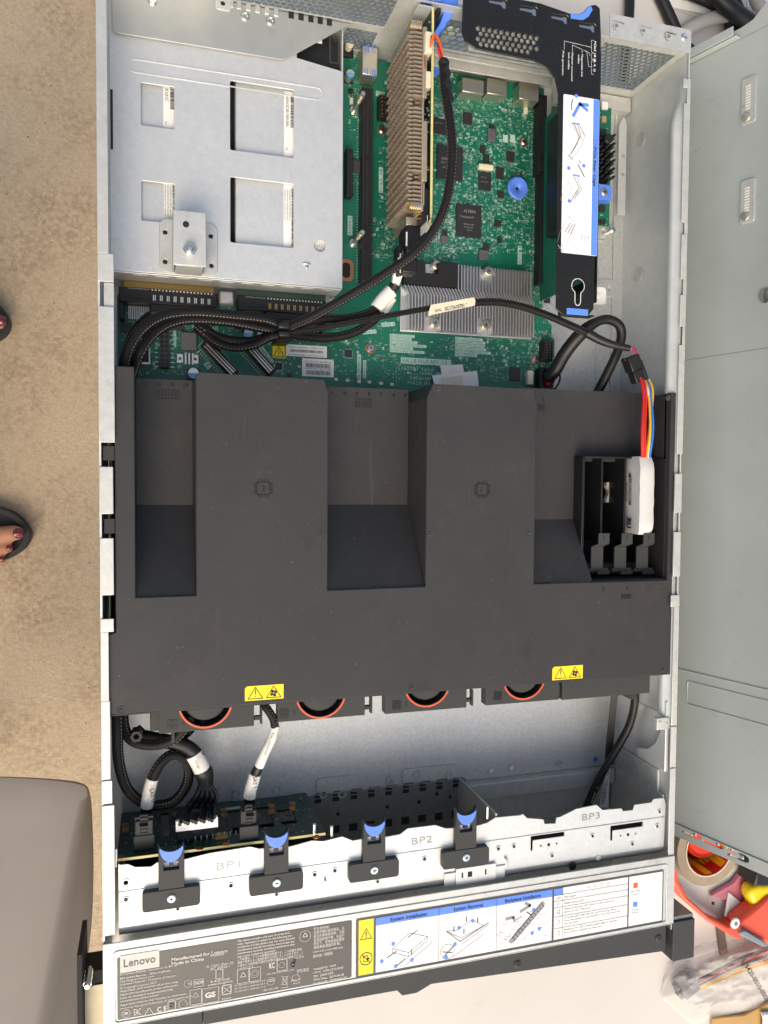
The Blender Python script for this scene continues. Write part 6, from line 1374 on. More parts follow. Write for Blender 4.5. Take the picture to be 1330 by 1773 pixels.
# long cable of the controller card
lc = thing('long_braided_cable', 'long black braided cable curving from the card plug down to the clamp', 'cable', at3(770,300,.09))
MB().tube(path([(768,104,.098),(770,150,.100),(778,200,.102),(783,250,.102),(781,300,.100),(771,355,.097),(750,400,.092),(715,440,.086),(670,472,.078),(620,503,.070),(570,532,.062),(535,551,.056),(500,566,.052)]), lambda t: .0034 if t > .05 else .0032, 14, 10).build('sleeve', M['braid'], lc, smoothang=60)
MB().tube(path([(768,106,.098),(770,125,.0985),(773,150,.100),(777,175,.1005)]), lambda t: .0037+.0003*sin(t*22), 14, 8).build('heat_shrink', M['rubber'], lc, smoothang=60)
for i, m_ in enumerate(('owire','red','owire','red','kwire','kwire','red')):
    MB().tube([(.2210,.6300+i*.0017,.0850), at3(752+i,60+i*1.2,.095), at3(762-i*.4,76+i*1.5,.099), at3(767.5-i*.6,108,.098)], .00085, 7, 8).build('wire', M[m_], lc, smoothang=60)
cable('braided_cable', [(500,580,.052),(470,583,.050),(440,598,.048),(405,602,.046),(375,592,.043),(355,574,.038),(345,562,.030),(344,560,.012)], .0028, 'braid', 'braided cable dipping from the clamp to a socket left of it', group='thick black braided cables')
cable('braided_cable', [(500,574,.046),(470,580,.044),(440,590,.042),(405,590,.042),(375,582,.040),(352,566,.036),(342,562,.012)], .0033, 'braid', 'thicker braided cable lying beside the dipping one left of the clamp', group='thick black braided cables')
cable('braided_cable', [(372,612,.030),(395,624,.028),(385,600,.034),(360,580,.036),(345,566,.030)][2:], .0050, 'braid', 'short braided end above the diagonal sockets')
# thin cable with the SC17 flag
tc_ = thing('thin_cable', 'thin black cable with cream part number flag crossing the aluminium heat sink', 'cable', at3(780,530,.05))
MB().tube(path([(500,576,.050),(560,567,.052),(620,556,.054),(690,543,.054),(748,533,.052)]), .0021, 10, 8).build('sleeve', M['braid'], tc_, smoothang=60)
MB().tube(path([(818,524,.050),(860,523,.050),(900,530,.050),(945,545,.052),(985,562,.056),(1020,578,.060)]), .0030, 14, 8).build('sleeve', M['braid'], tc_, smoothang=60)
MB().tube(path([(1016,576,.060),(1040,589,.062),(1062,597,.064),(1090,603,.066)]), lambda t: .0038-.0012*t, 14, 8).build('heat_shrink', M['rubber'], tc_, smoothang=60)
fz = .0565; fg = MB().prism([at(u,v,fz) for u,v in ((742,548),(742,541),(746,528),(820,515),(823,520),(822,529),(749,545),(747,546))], fz, fz+.0004); fg.build('paper_flag', M['cream'], tc_, smoothang=0)
ag = math.atan2(at(818,522,fz)[1]-at(749,535,fz)[1], at(818,522,fz)[0]-at(749,535,fz)[0])
text_mb([ptxt('RPN',754,541,fz+.0005,5,ag,12),ptxt('SC17A10701 *',771,538,fz+.0005,6.5,ag,46,.02)]).build('lettering', M['ink'], tc_, smoothang=0)
for i, m_ in enumerate(('red','bwire','kwire','red')): MB().tube([at3(1088,602+i,.066), at3(1096+i,603,.068), at3(1099+i,612,.069)], .0008, 7, 6).build('wire', M[m_], tc_, smoothang=60)
# inline connector and coloured wires
ic = thing('inline_connector', 'black inline plug joining the thin cable to coloured wires', 'connector', at3(1105,637,.065))
I = MB(); a = at(1104,636,.070); I.m = Matrix.Translation((a[0],a[1],0)) @ Matrix.Rotation(radians(-65),4,'Z'); I.box(-.0100,.0020,-.0056,.0056,.060,.0705); I.box(.0021,.0120,-.0050,.0050,.061,.0695); I.box(-.004,.0125,.0054,.0080,.064,.0680); I.box(-.0110,-.0085,-.0072,-.0045,.062,.068); I.build('body', M['black'], ic, .0008)
for i, (m_, u0, u1) in enumerate((('red',1109,1114),('red',1112,1117),('red',1110,1112),('ywire',1124,1119),('bwire',1121,1125),('wwire',1116,1121),('ywire',1118,1120))):
    end = at3(u1, 792, .079); MB().tube([at3(u0,654+i,.069-(i%3)*.001), at3(u0+5+(i%2)*1.5,680,.074), at3(u1+6-(0 if m_ != 'red' else 6),740,.080-(i%2)*.002), end], .0010 if m_ != 'red' else .0011, 9, 8).build('wire', M[m_], ic, smoothang=60)
# thick black cable beside the board's right edge
cable('black_cable', [(948,655,.020),(962,640,.026),(978,612,.032),(1000,584,.040),(1025,562,.046),(1050,553,.048),(1071,562,.048),(1076,582,.046),(1068,612,.042),(1050,650,.036),(1030,690,.030),(1018,730,.026)], .0058, 'rubber', 'thick black cable arching from the red and black plug over the bare case floor', rr=lambda t: .0056 if t < .3 else (.0056-.0017*(t-.3)/.1 if t < .4 else .0039))
cp_ = thing('edge_plug', 'black plug with red core at the lower right corner of the green board', 'connector', at3(950,665,.02))
pbox('body', M['black'], cp_, 936,636,957,680,.008,.0180,.001); MB().tube(path([(946,650,.0185),(954,648,.020),(955,660,.0195),(944,666,.019)]), .0028, 10, 6).build('red_core', mat('dark_red_wire',(.25,.01,.02),.4), cp_, smoothang=60); MB().tube(path([(966,640,.028),(970,655,.026),(962,672,.022),(950,677,.018)]), .0008, 8, 6).build('cable_tie', M['kwire'], cp_, smoothang=60)
# front right cables
cable('front_cable', [(1100,1195,.050),(1098,1225,.044),(1088,1260,.036),(1066,1300,.028),(1040,1345,.022),(1018,1392,.018),(1005,1430,.016)], .0046, 'rubber', 'round black printed cable curving from the blank bar to the front right opening', rr=lambda t: .0035)
text_mb([ptxt('LUXSHARE-ICT',1058,1325,.0290,3.0,radians(-121),34),ptxt('S   AWM',1034,1362,.0262,3.0,radians(-115),34)]).build('cable_print', M['offwhite'], bpy.data.objects['front_cable'], smoothang=0)
fc = thing('ribbon_cable', 'narrow black ribbon cable with barcode sleeve behind the round cable', 'cable', at3(1055,1280,.02))
for i in range(5): MB().tube(path([(1060+i*2.2,1200,.034),(1056+i*2.2,1240,.028),(1051+i*2.4,1285,.022),(1048+i*2.4,1330,.018)]), .0008, 8, 8).build('wire', M['kwire'], fc, smoothang=60)
P4 = [at3(u,v,.0205) for u,v in ((1047,1322),(1056,1322),(1053,1398),(1040,1398))]; MB().add(P4+[(p[0],p[1],.0185) for p in P4],[(0,3,2,1),(4,5,6,7),(0,1,5,4),(1,2,6,5),(2,3,7,6),(3,0,4,7)]).build('white_sleeve', M['white'], fc)
K = MB(); v = 1345
while v < 1392:
    a = at(1043-(v-1345)*.04,v,.0207); K.box(a[0],a[0]+.0030,a[1]-.0004,a[1],.0207,.0208); v += random.choice((1.6,2.4))
text_mb([ptxt('8SSC17A12560',1052,1330,.0207,5,radians(-97),62,.01)], K); K.build('black_print', M['ink'], fc, smoothang=0)
# ================================================================ LEANING TOP COVER
ld = thing('server_cover', 'large bare steel server top cover leaning upright along the right side of the case', 'metal cover', (.4745,.36,.03))
SD = Vector((.2923,0,.9563)); LX = Vector((0,-1,0)); LN = Vector((-.9563,0,.2923)); P0 = Vector((.46,0,0))
LM = Matrix(((LX.x,SD.x,LN.x,P0.x),(LX.y,SD.y,LN.y,P0.y),(LX.z,SD.z,LN.z,P0.z),(0,0,0,1)))
def lp(u,v,c=0):
    r = ray(u,v); q = P0+LN*c; t = LN.dot(q-LOC)/LN.dot(r); p = LOC+r*t-P0; return (LX.dot(p), SD.dot(p))
def L(): m = MB(); m.m = LM; return m
gal = mat('galvanised_cover', (.45,.485,.475), .40, .35, noise=(11,.06,.12), dirt=(70,.60,(.36,.38,.36),.5), bump=(400,.1,.0002))
L().box(-.6830,-.0270,.001,.440,-.0010,0).build('panel', gal, ld, .0004)
r_ = L(); r_.prism([(-.6920,.001),(-.6832,.001),(-.6832,.440),(-.7060,.440),(-.7060,.120),(-.7010,.108),(-.6935,.098),(-.6920,.088)], -.0010, -.0002); r_.box(-.6845,-.6832,.001,.088,0,.0060); r_.box(-.6920,-.6846,.001,.086,.0062,.0072); r_.build('rear_lip', gal, ld, .0005)
f_ = L(); sl = []
us = []
for u, v in ((1196,1442),(1235,1459),(1277,1482)):
    a = lp(u,v); us.append(a); w_, h_ = .0030, .0095
    sl.append([(a[0]-w_,a[1]-h_),(a[0]-w_*.45,a[1]-h_),(a[0]-w_*.45,a[1]+h_*.55),(a[0]+w_*.45,a[1]+h_*.55),(a[0]+w_*.45,a[1]-h_),(a[0]+w_,a[1]-h_),(a[0]+w_,a[1]+h_*.7),(a[0]+w_*.5,a[1]+h_),(a[0]-w_*.5,a[1]+h_),(a[0]-w_,a[1]+h_*.7)])
f_.prism([(-.0262,.001),(-.0150,.001),(-.0150,.440),(-.0262,.440)], -.0012, -.0004, sl); f_.box(-.0270,-.0263,.001,.440,-.0010,.0010); f_.build('front_lip', gal, ld, .0003)
for a in us: L().cyl(a[0]-.0000,a[1]+.0035,-.0004,.0004,.0008,10).build('rivet', M['steel'], ld)
e_ = L(); a = lp(1174,1158); b = lp(1330,1190); e_.box(a[0]-.0006,a[0]+.0006,.001,.440,0,.0007)
a = lp(1190,1178); b = lp(1193,1220); x0, x1 = a[0], b[0]; e_.prism(rrect(x0,x1,a[1],.440,.003,4), 0, .0006, [rrect(x0+.0008,x1-.0008,a[1]+.0008,.4392,.0024,4)]); e_.build('pressed_bead', gal, ld, .0003)
a = lp(1190,623); sc_l = L(); sc_l.add([(a[0],.03,.0001),(a[0]+.0004,.03,.0001),(a[0]-.002,.44,.0001),(a[0]-.0024,.44,.0001)],[(0,1,2,3)]); sc_l.build('scratch', M['darkmetal'], ld)
for (u0,v0,u1,v1) in ((1283,138,1305,207),(1281,314,1303,381)):
    a = lp(u0,v0,.003); b = lp(u1,v1,.003); xa_, xb_ = sorted((a[0],b[0])); ya_, yb_ = sorted((a[1],b[1]))
    L().prism(rrect(xa_,xb_,ya_,yb_,.0012,4), .0001, .0014).build('hook_plate', M['zincdull'], ld, .0002)
    L().lathe(xb_-.005,(ya_+yb_)/2-.0015,[(.0036,.0014),(.0032,.0026),(.0018,.0032),(.0001,.0032)],18).build('rivet', M['nickel'], ld)
    o = L(); 
    for i in range(9): o.box(xa_+.006+i*.0022,xa_+.0072+i*.0022,yb_-.008,yb_-.004,.0014,.0016)
    o.build('stamped_mark', M['offwhite'], ld)
a = lp(1327,512); L().lathe(a[0],a[1],[(.0062,0),(.0058,.0010),(.0030,.0018),(.0001,.0018)],22).build('rivet', M['steel'], ld)
# ================================================================ THINGS ON THE TABLE
def ppoly(pts, z): return [at(u,v,z) for u,v in pts]
# sheet of paper and cords, rear right
pp_ = thing('drawing_sheet', 'white sheet with ruled boxes and plan lines under the black cords', 'paper', at3(1240,20,.0005))
MB().prism(ppoly([(1150,-60),(1420,-60),(1420,60),(1330,50),(1215,22),(1157,12),(1150,0)],.0008), .0003, .0008).build('sheet', M['white'], pp_, smoothang=0)
K = MB(); zz = .0009
for pts in ([(1156,5),(1160,14),(1230,38)],[(1153,10),(1230,28),(1280,40)],[(1165,-5),(1215,8),(1250,20)],[(1279,-20),(1279,11),(1310,15),(1340,18)],[(1293,-20),(1293,14)],[(1322,-20),(1322,17)],[(1270,20),(1340,30)]): poly(K, [at(u,v,zz) for u,v in pts], zz, .0004, False)
K.build('ruled_lines', M['greyink'], pp_, smoothang=0)
cg = 'cords lying on the table behind the case'
cable('loose_cable', [(1096,-60,.006),(1091,-10,.006),(1090,20,.006),(1086,80,.006),(1080,140,.006)], .0042, 'rubber', 'leftmost black power cord behind the case, hanging straight', 'cord', group=cg)
cable('loose_cable', [(1120,-60,.006),(1142,-10,.006),(1158,25,.006),(1172,56,.006),(1190,100,.006),(1215,160,.006)], .0052, 'rubber', 'thick black power cord slanting behind the rivet corner of the case', 'cord', group=cg)
cable('loose_cable', [(1150,-30,.008),(1205,-6,.008),(1240,10,.010),(1262,36,.008),(1266,75,.006),(1268,130,.006)], .0048, 'rubber', 'black cord bending down behind the top edge of the leaning cover', 'cord', group=cg)
cable('loose_cable', [(1220,-40,.020),(1245,-4,.022),(1270,20,.024),(1296,38,.024),(1330,60,.022)], .0075, 'rubber', 'thickest black cord crossing over the grey cord near the leaning cover', 'cord', group=cg)
cable('loose_cable', [(1262,-40,.014),(1268,-5,.014),(1278,20,.014),(1290,60,.010)], .0060, 'rubber', 'short black cord beside the ruled boxes of the paper', 'cord', group=cg)
cable('loose_cable', [(1192,82,.004),(1200,90,.004),(1215,104,.004)], .0044, 'rubber', 'black cord end showing between the case corner and the cover lip', 'cord', group=cg)
cable('loose_cable', [(1150,90,.006),(1185,56,.008),(1215,38,.010),(1250,28,.010),(1290,28,.010),(1340,40,.010)], .0058, 'gwire', 'grey cord arching under the thick black cord', 'cord', group=cg)
cable('loose_cable', [(1300,-40,.016),(1308,-5,.016),(1318,18,.016),(1330,60,.012)], .0060, 'gwire', 'grey cord dropping behind the crest of the leaning cover', 'cord', group=cg)
# tape roll
tc0 = at(1228,1470,.045); ri = .0235; ro = .0335
tp_ = thing('tape_roll', 'roll of beige packing tape with yellow and red printed core lying flat', 'tape roll', (tc0[0],tc0[1],.0)); 
MB().ring(tc0[0],tc0[1],.002,.0450,ri+.0016,ro,64).build('tape', mat('beige_tape',(.36,.27,.18),.35,0,.5,noise=(90,.1)), tp_, smoothang=30); MB().ring(tc0[0],tc0[1],.001,.0460,ri+.0006,ri+.0015,64).build('core_edge', M['cream'], tp_)
MB().ring(tc0[0],tc0[1],.001,.0452,ri,ri+.0005,64).build('printed_core', mat('core_red',(.55,.02,.02),.5), tp_)
yl = MB()
for a0 in (.2,1.5,2.9,3.7,4.6,5.35,6.0): yl.ring(tc0[0],tc0[1],.004,.0440,ri-.0003,ri-.0001,8,a0,a0+.30)
yl.build('yellow_band', M['yellow'], tp_)
wt = MB(); tx = text_mb([('ARMAX', 0, 0, 0, .011, 0, .026, .03)]).v and text_mb([('ARMAX', 0, 0, 0, .011, 0, .026, .03)])
vv = [(tc0[0]+(ri-.0006)*cos(-1.35+x/ri), tc0[1]+(ri-.0006)*sin(-1.35+x/ri), .020+y) for x,y,z in tx.v]; wt.add(vv, tx.f); wt.build('lettering', M['yellow'], tp_, smoothang=0)
rl_ = MB().lathe(at(1222,1448,.036)[0],at(1222,1448,.036)[1],[(.0190,.012),(.0205,.016),(.0205,.034),(.0190,.037),(.0170,.0350),(.0001,.0345)],40).build('red_cap', mat('red_plastic',(.72,.05,.015),.3), None); tag(rl_, 'round orange red plastic cap inside the tape roll', 'cap')
# red cutter tool
red = mat('coral_red_plastic', (.80,.10,.05), .35, 0, .5, noise=(40,.05))
rt = thing('hand_tool', 'coral red hinged hand tool with grey jaw strip beside the tape roll', 'tool', at3(1250,1590,.01))
MB().prism(ppoly([(1163,1455),(1175,1465),(1174,1520),(1192,1555),(1232,1590),(1262,1605),(1276,1600),(1290,1606),(1292,1618),(1280,1628),(1268,1623),(1225,1595),(1180,1555),(1166,1530),(1155,1500)],.018), .004, .018).build('lower_handle', red, rt, .002)
MB().prism(ppoly([(1278,1602),(1300,1582),(1330,1555),(1400,1530),(1400,1660),(1345,1650),(1318,1628),(1290,1616)],.026), .008, .026).build('body', red, rt, .003)
a = at(1276,1601,.029); MB().lathe(a[0],a[1],[(.0050,.0262),(.0050,.0272),(.0042,.0278),(.0001,.0278)],24).build('pivot_washer', M['white'], rt); MB().cyl(a[0],a[1],.0278,.0284,.0020,6).build('pivot_screw', M['darkmetal'], rt)
MB().prism(ppoly([(1282,1612),(1290,1611),(1326,1632),(1330,1638),(1322,1640),(1280,1618)],.030), .026, .031).build('grey_strip', mat('slate_plastic',(.22,.25,.28),.4), rt, .0010)
MB().prism(ppoly([(1242,1600),(1254,1605),(1261,1650),(1249,1656)],.004), .0008, .004).build('brown_stick', mat('brown_wood',(.14,.11,.08),.6), None, .0005); tag(bpy.data.objects['brown_stick'], 'flat dark brown stick lying under the red tool', 'stick')
# pink printed bag and black block
pb = MB().prism(ppoly([(1232,1552),(1262,1560),(1290,1585),(1312,1575),(1330,1540),(1335,1500),(1300,1490),(1270,1530)],.006), .001, .006).build('pink_wrapper', mat('pink_film',(.62,.20,.26),.3), None, .001); tag(pb, 'pink printed wrapper between the tape roll and the yellow case', 'wrapper')
wp_ = MB().prism(ppoly([(1262,1545),(1295,1572),(1286,1590),(1270,1592),(1256,1588)],.008), .0062, .008).build('white_card', M['white'], None, .0005); tag(wp_, 'small white card lying on the pink wrapper', 'card')
kb2 = MB().prism(ppoly([(1313,1503),(1350,1490),(1350,1535),(1306,1535)],.030), .006, .030).build('black_block', M['black'], None, .002); tag(kb2, 'black block below the cover\'s front lip at the right edge', 'block')
db = MB()
for u, v in ((1305,1514),(1238,1567)): a = at(u,v,.0092); db.prism([(a[0]-.0016,a[1]-.0005),(a[0]+.0012,a[1]-.0020),(a[0]+.0016,a[1]+.0012),(a[0]-.0010,a[1]+.0022)], .0063, .0070)
db.build('black_mark', M['ink'], pb)
yc = thing('yellow_case', 'rounded yellow plastic case at the right edge below the leaning cover', 'case', at3(1330,1560,.02))
MB().prism(ppoly([(1301,1537),(1315,1533),(1345,1533),(1390,1545),(1390,1640),(1335,1605),(1322,1596),(1306,1572),(1298,1555)],.022), .008, .022).build('shell', mat('yellow_plastic',(.90,.62,.01),.3), yc, .005, seg=4)
MB().prism(ppoly([(1318,1565),(1326,1564),(1340,1568),(1328,1569)],.0222), .0220, .0224).build('moulded_line', M['ink'], yc)
# plastic bag with cable in it
bagm = mat('clear_plastic_bag', (.86,.82,.78), .18, 0, .5, alpha=.26, bump=(70,.5,.0015))
bg_ = thing('plastic_bag', 'crumpled clear plastic bag printed with a number, holding a wired plug', 'plastic bag', at3(1240,1720,.0))
out = [(1145,1728),(1160,1690),(1190,1665),(1230,1650),(1270,1640),(1330,1628),(1390,1620),(1390,1700),(1340,1720),(1310,1745),(1270,1755),(1235,1762),(1205,1775),(1180,1760)]
from mathutils import noise as mn
ol = [tuple(p)[:2] for p in smooth([(u,v,0) for u,v in out]+[(out[0][0],out[0][1],0)], 8)][:-1]; NB = len(ol); cu_, cv_ = 1262, 1695; vs = []; fs = []; RB = 14
GN = 40
for j in range(GN+1):
    for i in range(GN+1):
        a_, b_ = i/GN*2-1, j/GN*2-1; t = max(abs(a_),abs(b_)); th = (math.atan2(b_,a_)/(2*pi)) % 1.0
        f_ = th*NB; k = int(f_) % NB; k2 = (k+1) % NB; w_ = f_-int(f_); eu = ol[k][0]*(1-w_)+ol[k2][0]*w_; ev = ol[k][1]*(1-w_)+ol[k2][1]*w_
        u = cu_+(eu-cu_)*t; v = cv_+(ev-cv_)*t
        z = .003+(.017+.009*mn.noise(Vector((u*.025,v*.04,0)))+.010*abs(mn.noise(Vector((u*.06+v*.03,v*.07,3))))+.003*abs(mn.noise(Vector((u*.2,v*.2,8)))))*(1-t**6); vs.append(at3(u,v,z))
G1 = GN+1
fs = [(j*G1+i, j*G1+i+1, (j+1)*G1+i+1, (j+1)*G1+i) for j in range(GN) for i in range(GN)]
MB().add(vs,fs).build('film', bagm, bg_, smoothang=80)
MB().add([(p[0],p[1],.0006) for p in vs],fs).build('film', bagm, bg_, smoothang=80)
text_mb([ptxt('516420-0010-000',1284,1664,.0420,11,radians(-57),118,.02)]).build('printed_number', M['ink'], bg_, smoothang=0)
bc = thing('bagged_cable', 'grey plug with yellow, red and black wires inside the clear bag', 'cable', at3(1200,1710,.0))
gp = MB(); a = at(1196,1712,.014); gp.m = Matrix.Translation((a[0],a[1],0)) @ Matrix.Rotation(radians(25),4,'Z'); gp.box(-.0080,.0060,-.0080,.0080,.001,.0140); gp.box(.0061,.0105,-.0095,.0095,.002,.0120)
for i in range(3): gp.box(-.0120,-.0081,-.0070+i*.0050,-.0035+i*.0050,.003,.0120)
gp.build('plug', mat('slate_grey_plug',(.17,.18,.19),.45), bc, .0008)
for i, m_ in enumerate(('kwire','red','kwire','gwire','ywire','ywire')):
    MB().tube(path([(1206+i*1.5,1700+i*2.6,.009),(1240,1682+i*3.4,.010),(1280,1662+i*4.2,.010),(1320,1645+i*5,.010),(1370,1620+i*7,.010)]), .0016, 8, 8).build('wire', M[m_], bc, smoothang=60)
# brown folder and small parts bottom right
bf_ = MB().prism(ppoly([(1233,1764),(1290,1758),(1335,1735),(1400,1710),(1400,1830),(1235,1830)],.004), .0008, .004).build('brown_envelope', mat('brown_card',(.50,.29,.10),.55,noise=(60,.08)), None, .0008); tag(bf_, 'brown card envelope under the plastic bag at the bottom right corner', 'envelope')
sb_ = MB()
for i in range(7): sb_.tube(path([(1318+i*2,1752,.006),(1322+i*3,1765,.008),(1320+i*2.5,1790,.006)]), .0012, 8, 6)
tag(sb_.build('ribbed_wire', M['steel'], None, smoothang=60), 'pale ribbed wires on the brown envelope at the bottom right corner', 'wires')
# ================================================================ CHAIR
cr = thing('plastic_chair', 'grey moulded plastic chair seat on the ground left of the case', 'chair', (-.25,-.25,-.75))
inner = [(-.55,.002),(-.13,.0005),(-.075,-.004),(-.052,-.018),(-.0475,-.045),(-.056,-.10),(-.066,-.15),(-.078,-.21),(-.092,-.28),(-.12,-.42),(-.55,-.42)]
zs1, zs2, zs3 = -.300, -.315, -.420
I_ = [(-140,1346),(0,1346),(90,1351),(140,1359),(151,1372),(146,1400),(128,1480),(115,1550),(95,1655),(72,1773),(40,1900)]
O_ = [(-140,1344),(0,1344.5),(95,1349),(143,1356.5),(156,1375),(160,1420),(162,1500),(160,1580),(153,1650),(136,1773),(115,1900)]
I2 = [at3(u,v,zs1) for u,v in I_]; O2 = [at3(u,v,zs2 if k < 4 else zs2-.012) for k,(u,v) in enumerate(O_)]
I2 = [tuple(p) for p in smooth(I2,6)]; O2 = [tuple(p) for p in smooth(O2,6)]
for_ = MB(); N_ = len(I2)
def lerp(a,b,t,dz=0): return (a[0]+(b[0]-a[0])*t, a[1]+(b[1]-a[1])*t, a[2]+(b[2]-a[2])*t+dz)
rowsx = []
for i in range(N_):
    a, b = I2[i], O2[i]; ctr = (-.36,-.22,-.304)
    rowsx.append([ctr, lerp(ctr,a,.5), lerp(ctr,a,.85,.0012), lerp(ctr,a,.97,.0016), lerp(a,b,.02,.0006), lerp(a,b,.25,-.0008), lerp(a,b,.6,.0004), lerp(a,b,.92,.0010), b, (b[0]-.004,b[1]-.003,b[2]-.004), (b[0]-.02,b[1]-.02,b[2]-.05)])
W_ = len(rowsx[0]); for_.add([p for r in rowsx for p in r], [(i*W_+k,i*W_+k+1,(i+1)*W_+k+1,(i+1)*W_+k) for i in range(N_-1) for k in range(W_-1)])
for_.build('seat', M['chair'], cr, smoothang=70)
for x, y in ((-.24,-.14),(-.52,-.14),(-.24,-.42),(-.52,-.42)): MB().tube([(x,y,-.33),(x*1.04,y*1.02,-.55),(x*1.07,y*1.04,-.75)], .016, 12, 4).build('leg', M['chair'], cr)
# ================================================================ PERSON
pe = thing('person', 'person standing left of the case in dark foam sandals with dark red toenails', 'person', (-.42,.42,-.75))
GZ = -.75; bm_ = MB()
def foot(tip, sgn):      # tip: seen position of the big toe tip; sgn +1 big toe towards +Y
    x0, y0 = tip; T = lambda dx, dy, z: (x0+dx, y0-sgn*dy, GZ+z)
    for k, (dx, dy, r, ln) in enumerate(((0,0,.0125,.060),(-.013,.0235,.0085,.055),(-.024,.0405,.0078,.050),(-.036,.0555,.0072,.045),(-.050,.069,.0070,.042))):
        bm_.tube([T(dx-.003,dy,.030),T(dx-.016,dy,.033),T(dx-.035,dy+.001,.036),T(dx-ln-.02,dy*.93+.002,.040)], lambda t, r=r: r*(.80+.2*min(1,t*4)), 12, 5)
    bm_.tube([T(-.055,.030,.040),T(-.09,.031,.046),T(-.13,.030,.056),T(-.17,.028,.064),T(-.215,.026,.052),T(-.238,.026,.044)], lambda t: .038*(1-.30*sin(t*pi*.9)**2) if t < .9 else .028, 18, 6, .62)
    bm_.tube([T(-.055,.012,.040),T(-.10,.018,.046),T(-.15,.024,.060)], .022, 14, 5, .8)
    kx_ = x0-.19; ky = y0-sgn*.026
    bm_.tube([(kx_,ky,GZ+.05),(kx_-.004,ky,GZ+.10),(kx_-.012,ky,GZ+.26),(kx_-.004,ky+sgn*.002,GZ+.44)], lambda t: .034+.020*sin(min(1,t*1.25)*pi*.62)**2, 18, 6)
    return kx_, ky
f1 = at(40,923,-.715); f2 = at(10,557,-.715)
A1 = foot(f1, 1); A2 = foot(f2, -1)
hipz = GZ+.84; mx, my = (A1[0]+A2[0])/2-.02, (A1[1]+A2[1])/2
for (kx_, ky), s in ((A1,-1),(A2,1)):
    bm_.tube([(kx_-.004,ky,GZ+.42),(kx_-.002,ky*.9+my*.1,GZ+.48),((kx_+mx)/2,ky*.7+my*.3,GZ+.64),(mx,my+s*.085,hipz)], lambda t: .054+.030*t, 20, 6)
bm_.tube([(mx,my,hipz-.06),(mx,my,hipz+.06),(mx+.01,my,hipz+.20),(mx+.005,my,hipz+.38),(mx,my,hipz+.50)], lambda t: (.135,.150,.125,.150,.13)[min(4,int(t*4.99))], 28, 6, .72)
bm_.tube([(mx,my,hipz+.48),(mx+.01,my,hipz+.62)], .050, 16, 4)
bm_.lathe(mx+.02, my, [(.02,hipz+.58),(.060,hipz+.61),(.078,hipz+.68),(.080,hipz+.74),(.066,hipz+.80),(.03,hipz+.83),(.001,hipz+.835)], 28)
bm_.add([(mx+.095,my-.012,hipz+.665),(mx+.095,my+.012,hipz+.665),(mx+.118,my,hipz+.675),(mx+.092,my,hipz+.715)],[(0,1,2),(0,2,3),(1,3,2),(0,3,1)])
for s in (-1,1):
    bm_.tube([(mx,my+s*.150,hipz+.47),(mx-.02,my+s*.200,hipz+.30),(mx-.02,my+s*.215,hipz+.18),(mx+.03,my+s*.205,hipz+.02),(mx+.06,my+s*.195,hipz-.06)], lambda t: .046-.020*t, 14, 6)
    bm_.tube([(mx+.06,my+s*.195,hipz-.05),(mx+.075,my+s*.19,hipz-.13)], .030, 12, 4, .6)
    for k in range(4): bm_.tube([(mx+.050+k*.016,my+s*.19,hipz-.12),(mx+.056+k*.017,my+s*.187,hipz-.165),(mx+.054+k*.016,my+s*.178,hipz-.19-.008*(k in (1,2)))], .0085, 8, 4)
    bm_.tube([(mx+.095,my+s*.19,hipz-.07),(mx+.118,my+s*.178,hipz-.11),(mx+.122,my+s*.172,hipz-.135)], .0095, 8, 4)
    bm_.lathe(mx+.025, my+s*.082, [(.010,hipz+.69),(.016,hipz+.71),(.010,hipz+.73),(.001,hipz+.735)], 12)
body = bm_.build('body', M['skin'], pe, smoothang=180)
rm_ = body.modifiers.new('join', 'REMESH'); rm_.mode = 'VOXEL'; rm_.voxel_size = .0032; rm_.use_smooth_shade = True
sm_ = body.modifiers.new('soften', 'SMOOTH'); sm_.factor = .6; sm_.iterations = 6
def clothes(name, parts_, m_):
    c = MB()
    for P_, r, fl in parts_: c.tube(P_, r, 28, 6, fl)
    o = c.build(name, m_, pe, smoothang=180); r = o.modifiers.new('join','REMESH'); r.mode = 'VOXEL'; r.voxel_size = .008; r.use_smooth_shade = True; s = o.modifiers.new('soften','SMOOTH'); s.iterations = 6
clothes('trousers', [([(mx,my,hipz-.06),(mx,my,hipz+.05),(mx,my,hipz+.12)], .150, .76)]+[([(kx_-.004,ky,GZ+.24),(kx_-.002,ky*.95+my*.05,GZ+.46),((kx_+mx)/2,ky*.7+my*.3,GZ+.64),(mx,my+s*.085,hipz)], lambda t: .070+.028*t, 1) for (kx_, ky), s in ((A1,-1),(A2,1))], M['cloth'])
clothes('shirt', [([(mx,my,hipz+.06),(mx+.01,my,hipz+.20),(mx+.005,my,hipz+.38),(mx,my,hipz+.49)], .160, .76)]+[([(mx,my+s*.130,hipz+.46),(mx-.02,my+s*.200,hipz+.30)], .062, 1) for s in (-1,1)], mat('grey_cloth',(.22,.22,.24),.9))
hr_ = MB(); hr_.lathe(mx+.004, my, [(.082,hipz+.70),(.090,hipz+.75),(.080,hipz+.81),(.045,hipz+.845),(.001,hipz+.85)], 28); hr_.tube([(mx-.05,my,hipz+.76),(mx-.07,my,hipz+.64),(mx-.075,my,hipz+.52)], .055, 18, 6, .8); hr_.build('hair', mat('black_hair',(.012,.009,.008),.4), pe, smoothang=180)
for s in (-1,1): MB().lathe(mx+.093, my+s*.030, [(.010,hipz+.712),(.006,hipz+.722),(.001,hipz+.724)], 12).build('eye', M['ink'], pe)
MB().box(mx+.088,mx+.0985,my-.020,my+.020,hipz+.640,hipz+.646).build('mouth', M['nail'], pe, .002)
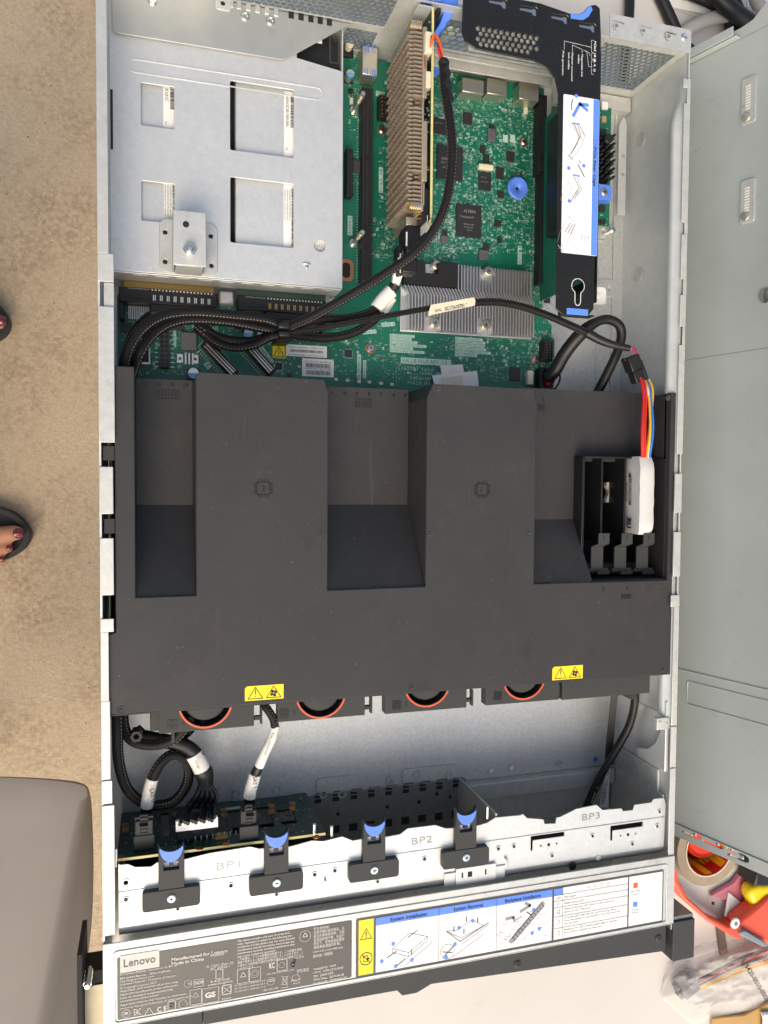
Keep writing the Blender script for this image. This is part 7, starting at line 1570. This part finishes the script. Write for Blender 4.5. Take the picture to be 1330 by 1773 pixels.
# nails
for (x0,y0), sg in ((f1,1),(f2,-1)):
    for k, (dx, dy, r, w_) in enumerate(((0,0,.0118,.0080),(-.013,.0235,.0078,.0048),(-.024,.0405,.0072,.0044),(-.036,.0555,.0068,.0040),(-.050,.069,.0064,.0036))):
        n_ = MB(); cx = x0+dx-.006; cy = y0-sg*dy; zt_ = GZ+.0315+r*.90; R = []
        for i in range(7):
            for j in range(7):
                a_ = (i/6-.5)*2; b_ = (j/6-.5)*2; R.append((cx+a_*w_*.95, cy+b_*w_*(1-.12*a_*a_), zt_+.0022-.0042*b_*b_*(w_/.008)-.0022*max(0,a_)**2*(w_/.008)+.0006))
        n_.add(R, [(i*7+j,(i+1)*7+j,(i+1)*7+j+1,i*7+j+1) for i in range(6) for j in range(6)]); o = n_.build('toenail', M['nail'], pe, smoothang=80); sd2 = o.modifiers.new('thick','SOLIDIFY'); sd2.thickness = .0008
# sandals
def sandal(pts, y0, sg, x0):
    base = [at(u,v,GZ+.018) for u,v in pts]
    full = base+[(x0-.17,base[-1][1]+.012*1),(x0-.25,y0-sg*.026-.022),(x0-.265,y0-sg*.026),(x0-.25,y0-sg*.026+.022),(x0-.17,base[0][1]-.012)]
    full = [tuple(p)[:2] for p in smooth([(a,b,0) for a,b in full]+[(full[0][0],full[0][1],0)], 5)][:-1]
    s_ = MB().prism(full, GZ+.001, GZ+.020).build('sandal', M['foam'], pe, .004, seg=3)
    cx_ = sum(p[0] for p in full)/len(full); cy_ = sum(p[1] for p in full)/len(full)
    inn = [(cx_+(p[0]-cx_)*.88, cy_+(p[1]-cy_)*.82) for p in full]
    MB().prism(full, GZ+.0202, GZ+.0262, [inn]).build('sandal_rim', M['foam'], s_, .002, seg=3)
    MB().tube([(x0-.10,y0-sg*(-.030),GZ+.020),(x0-.095,y0-sg*.0,GZ+.075),(x0-.10,y0-sg*.04,GZ+.078),(x0-.11,y0-sg*.085,GZ+.020)], .012, 12, 8, .35).build('strap', M['foam'], s_, smoothang=60)
sandal([(-60,868),(-30,871),(0,878),(24,887),(41,901),(52,917),(54,930),(47,945),(36,956),(19,966),(0,971),(-40,975)], f1[1], 1, f1[0])
sandal([(-50,520),(-30,519),(-12,522),(2,530),(12,545),(17,558),(15,570),(8,580),(-8,590),(-35,600),(-60,604)], f2[1], -1, f2[0])
# debris on the ground
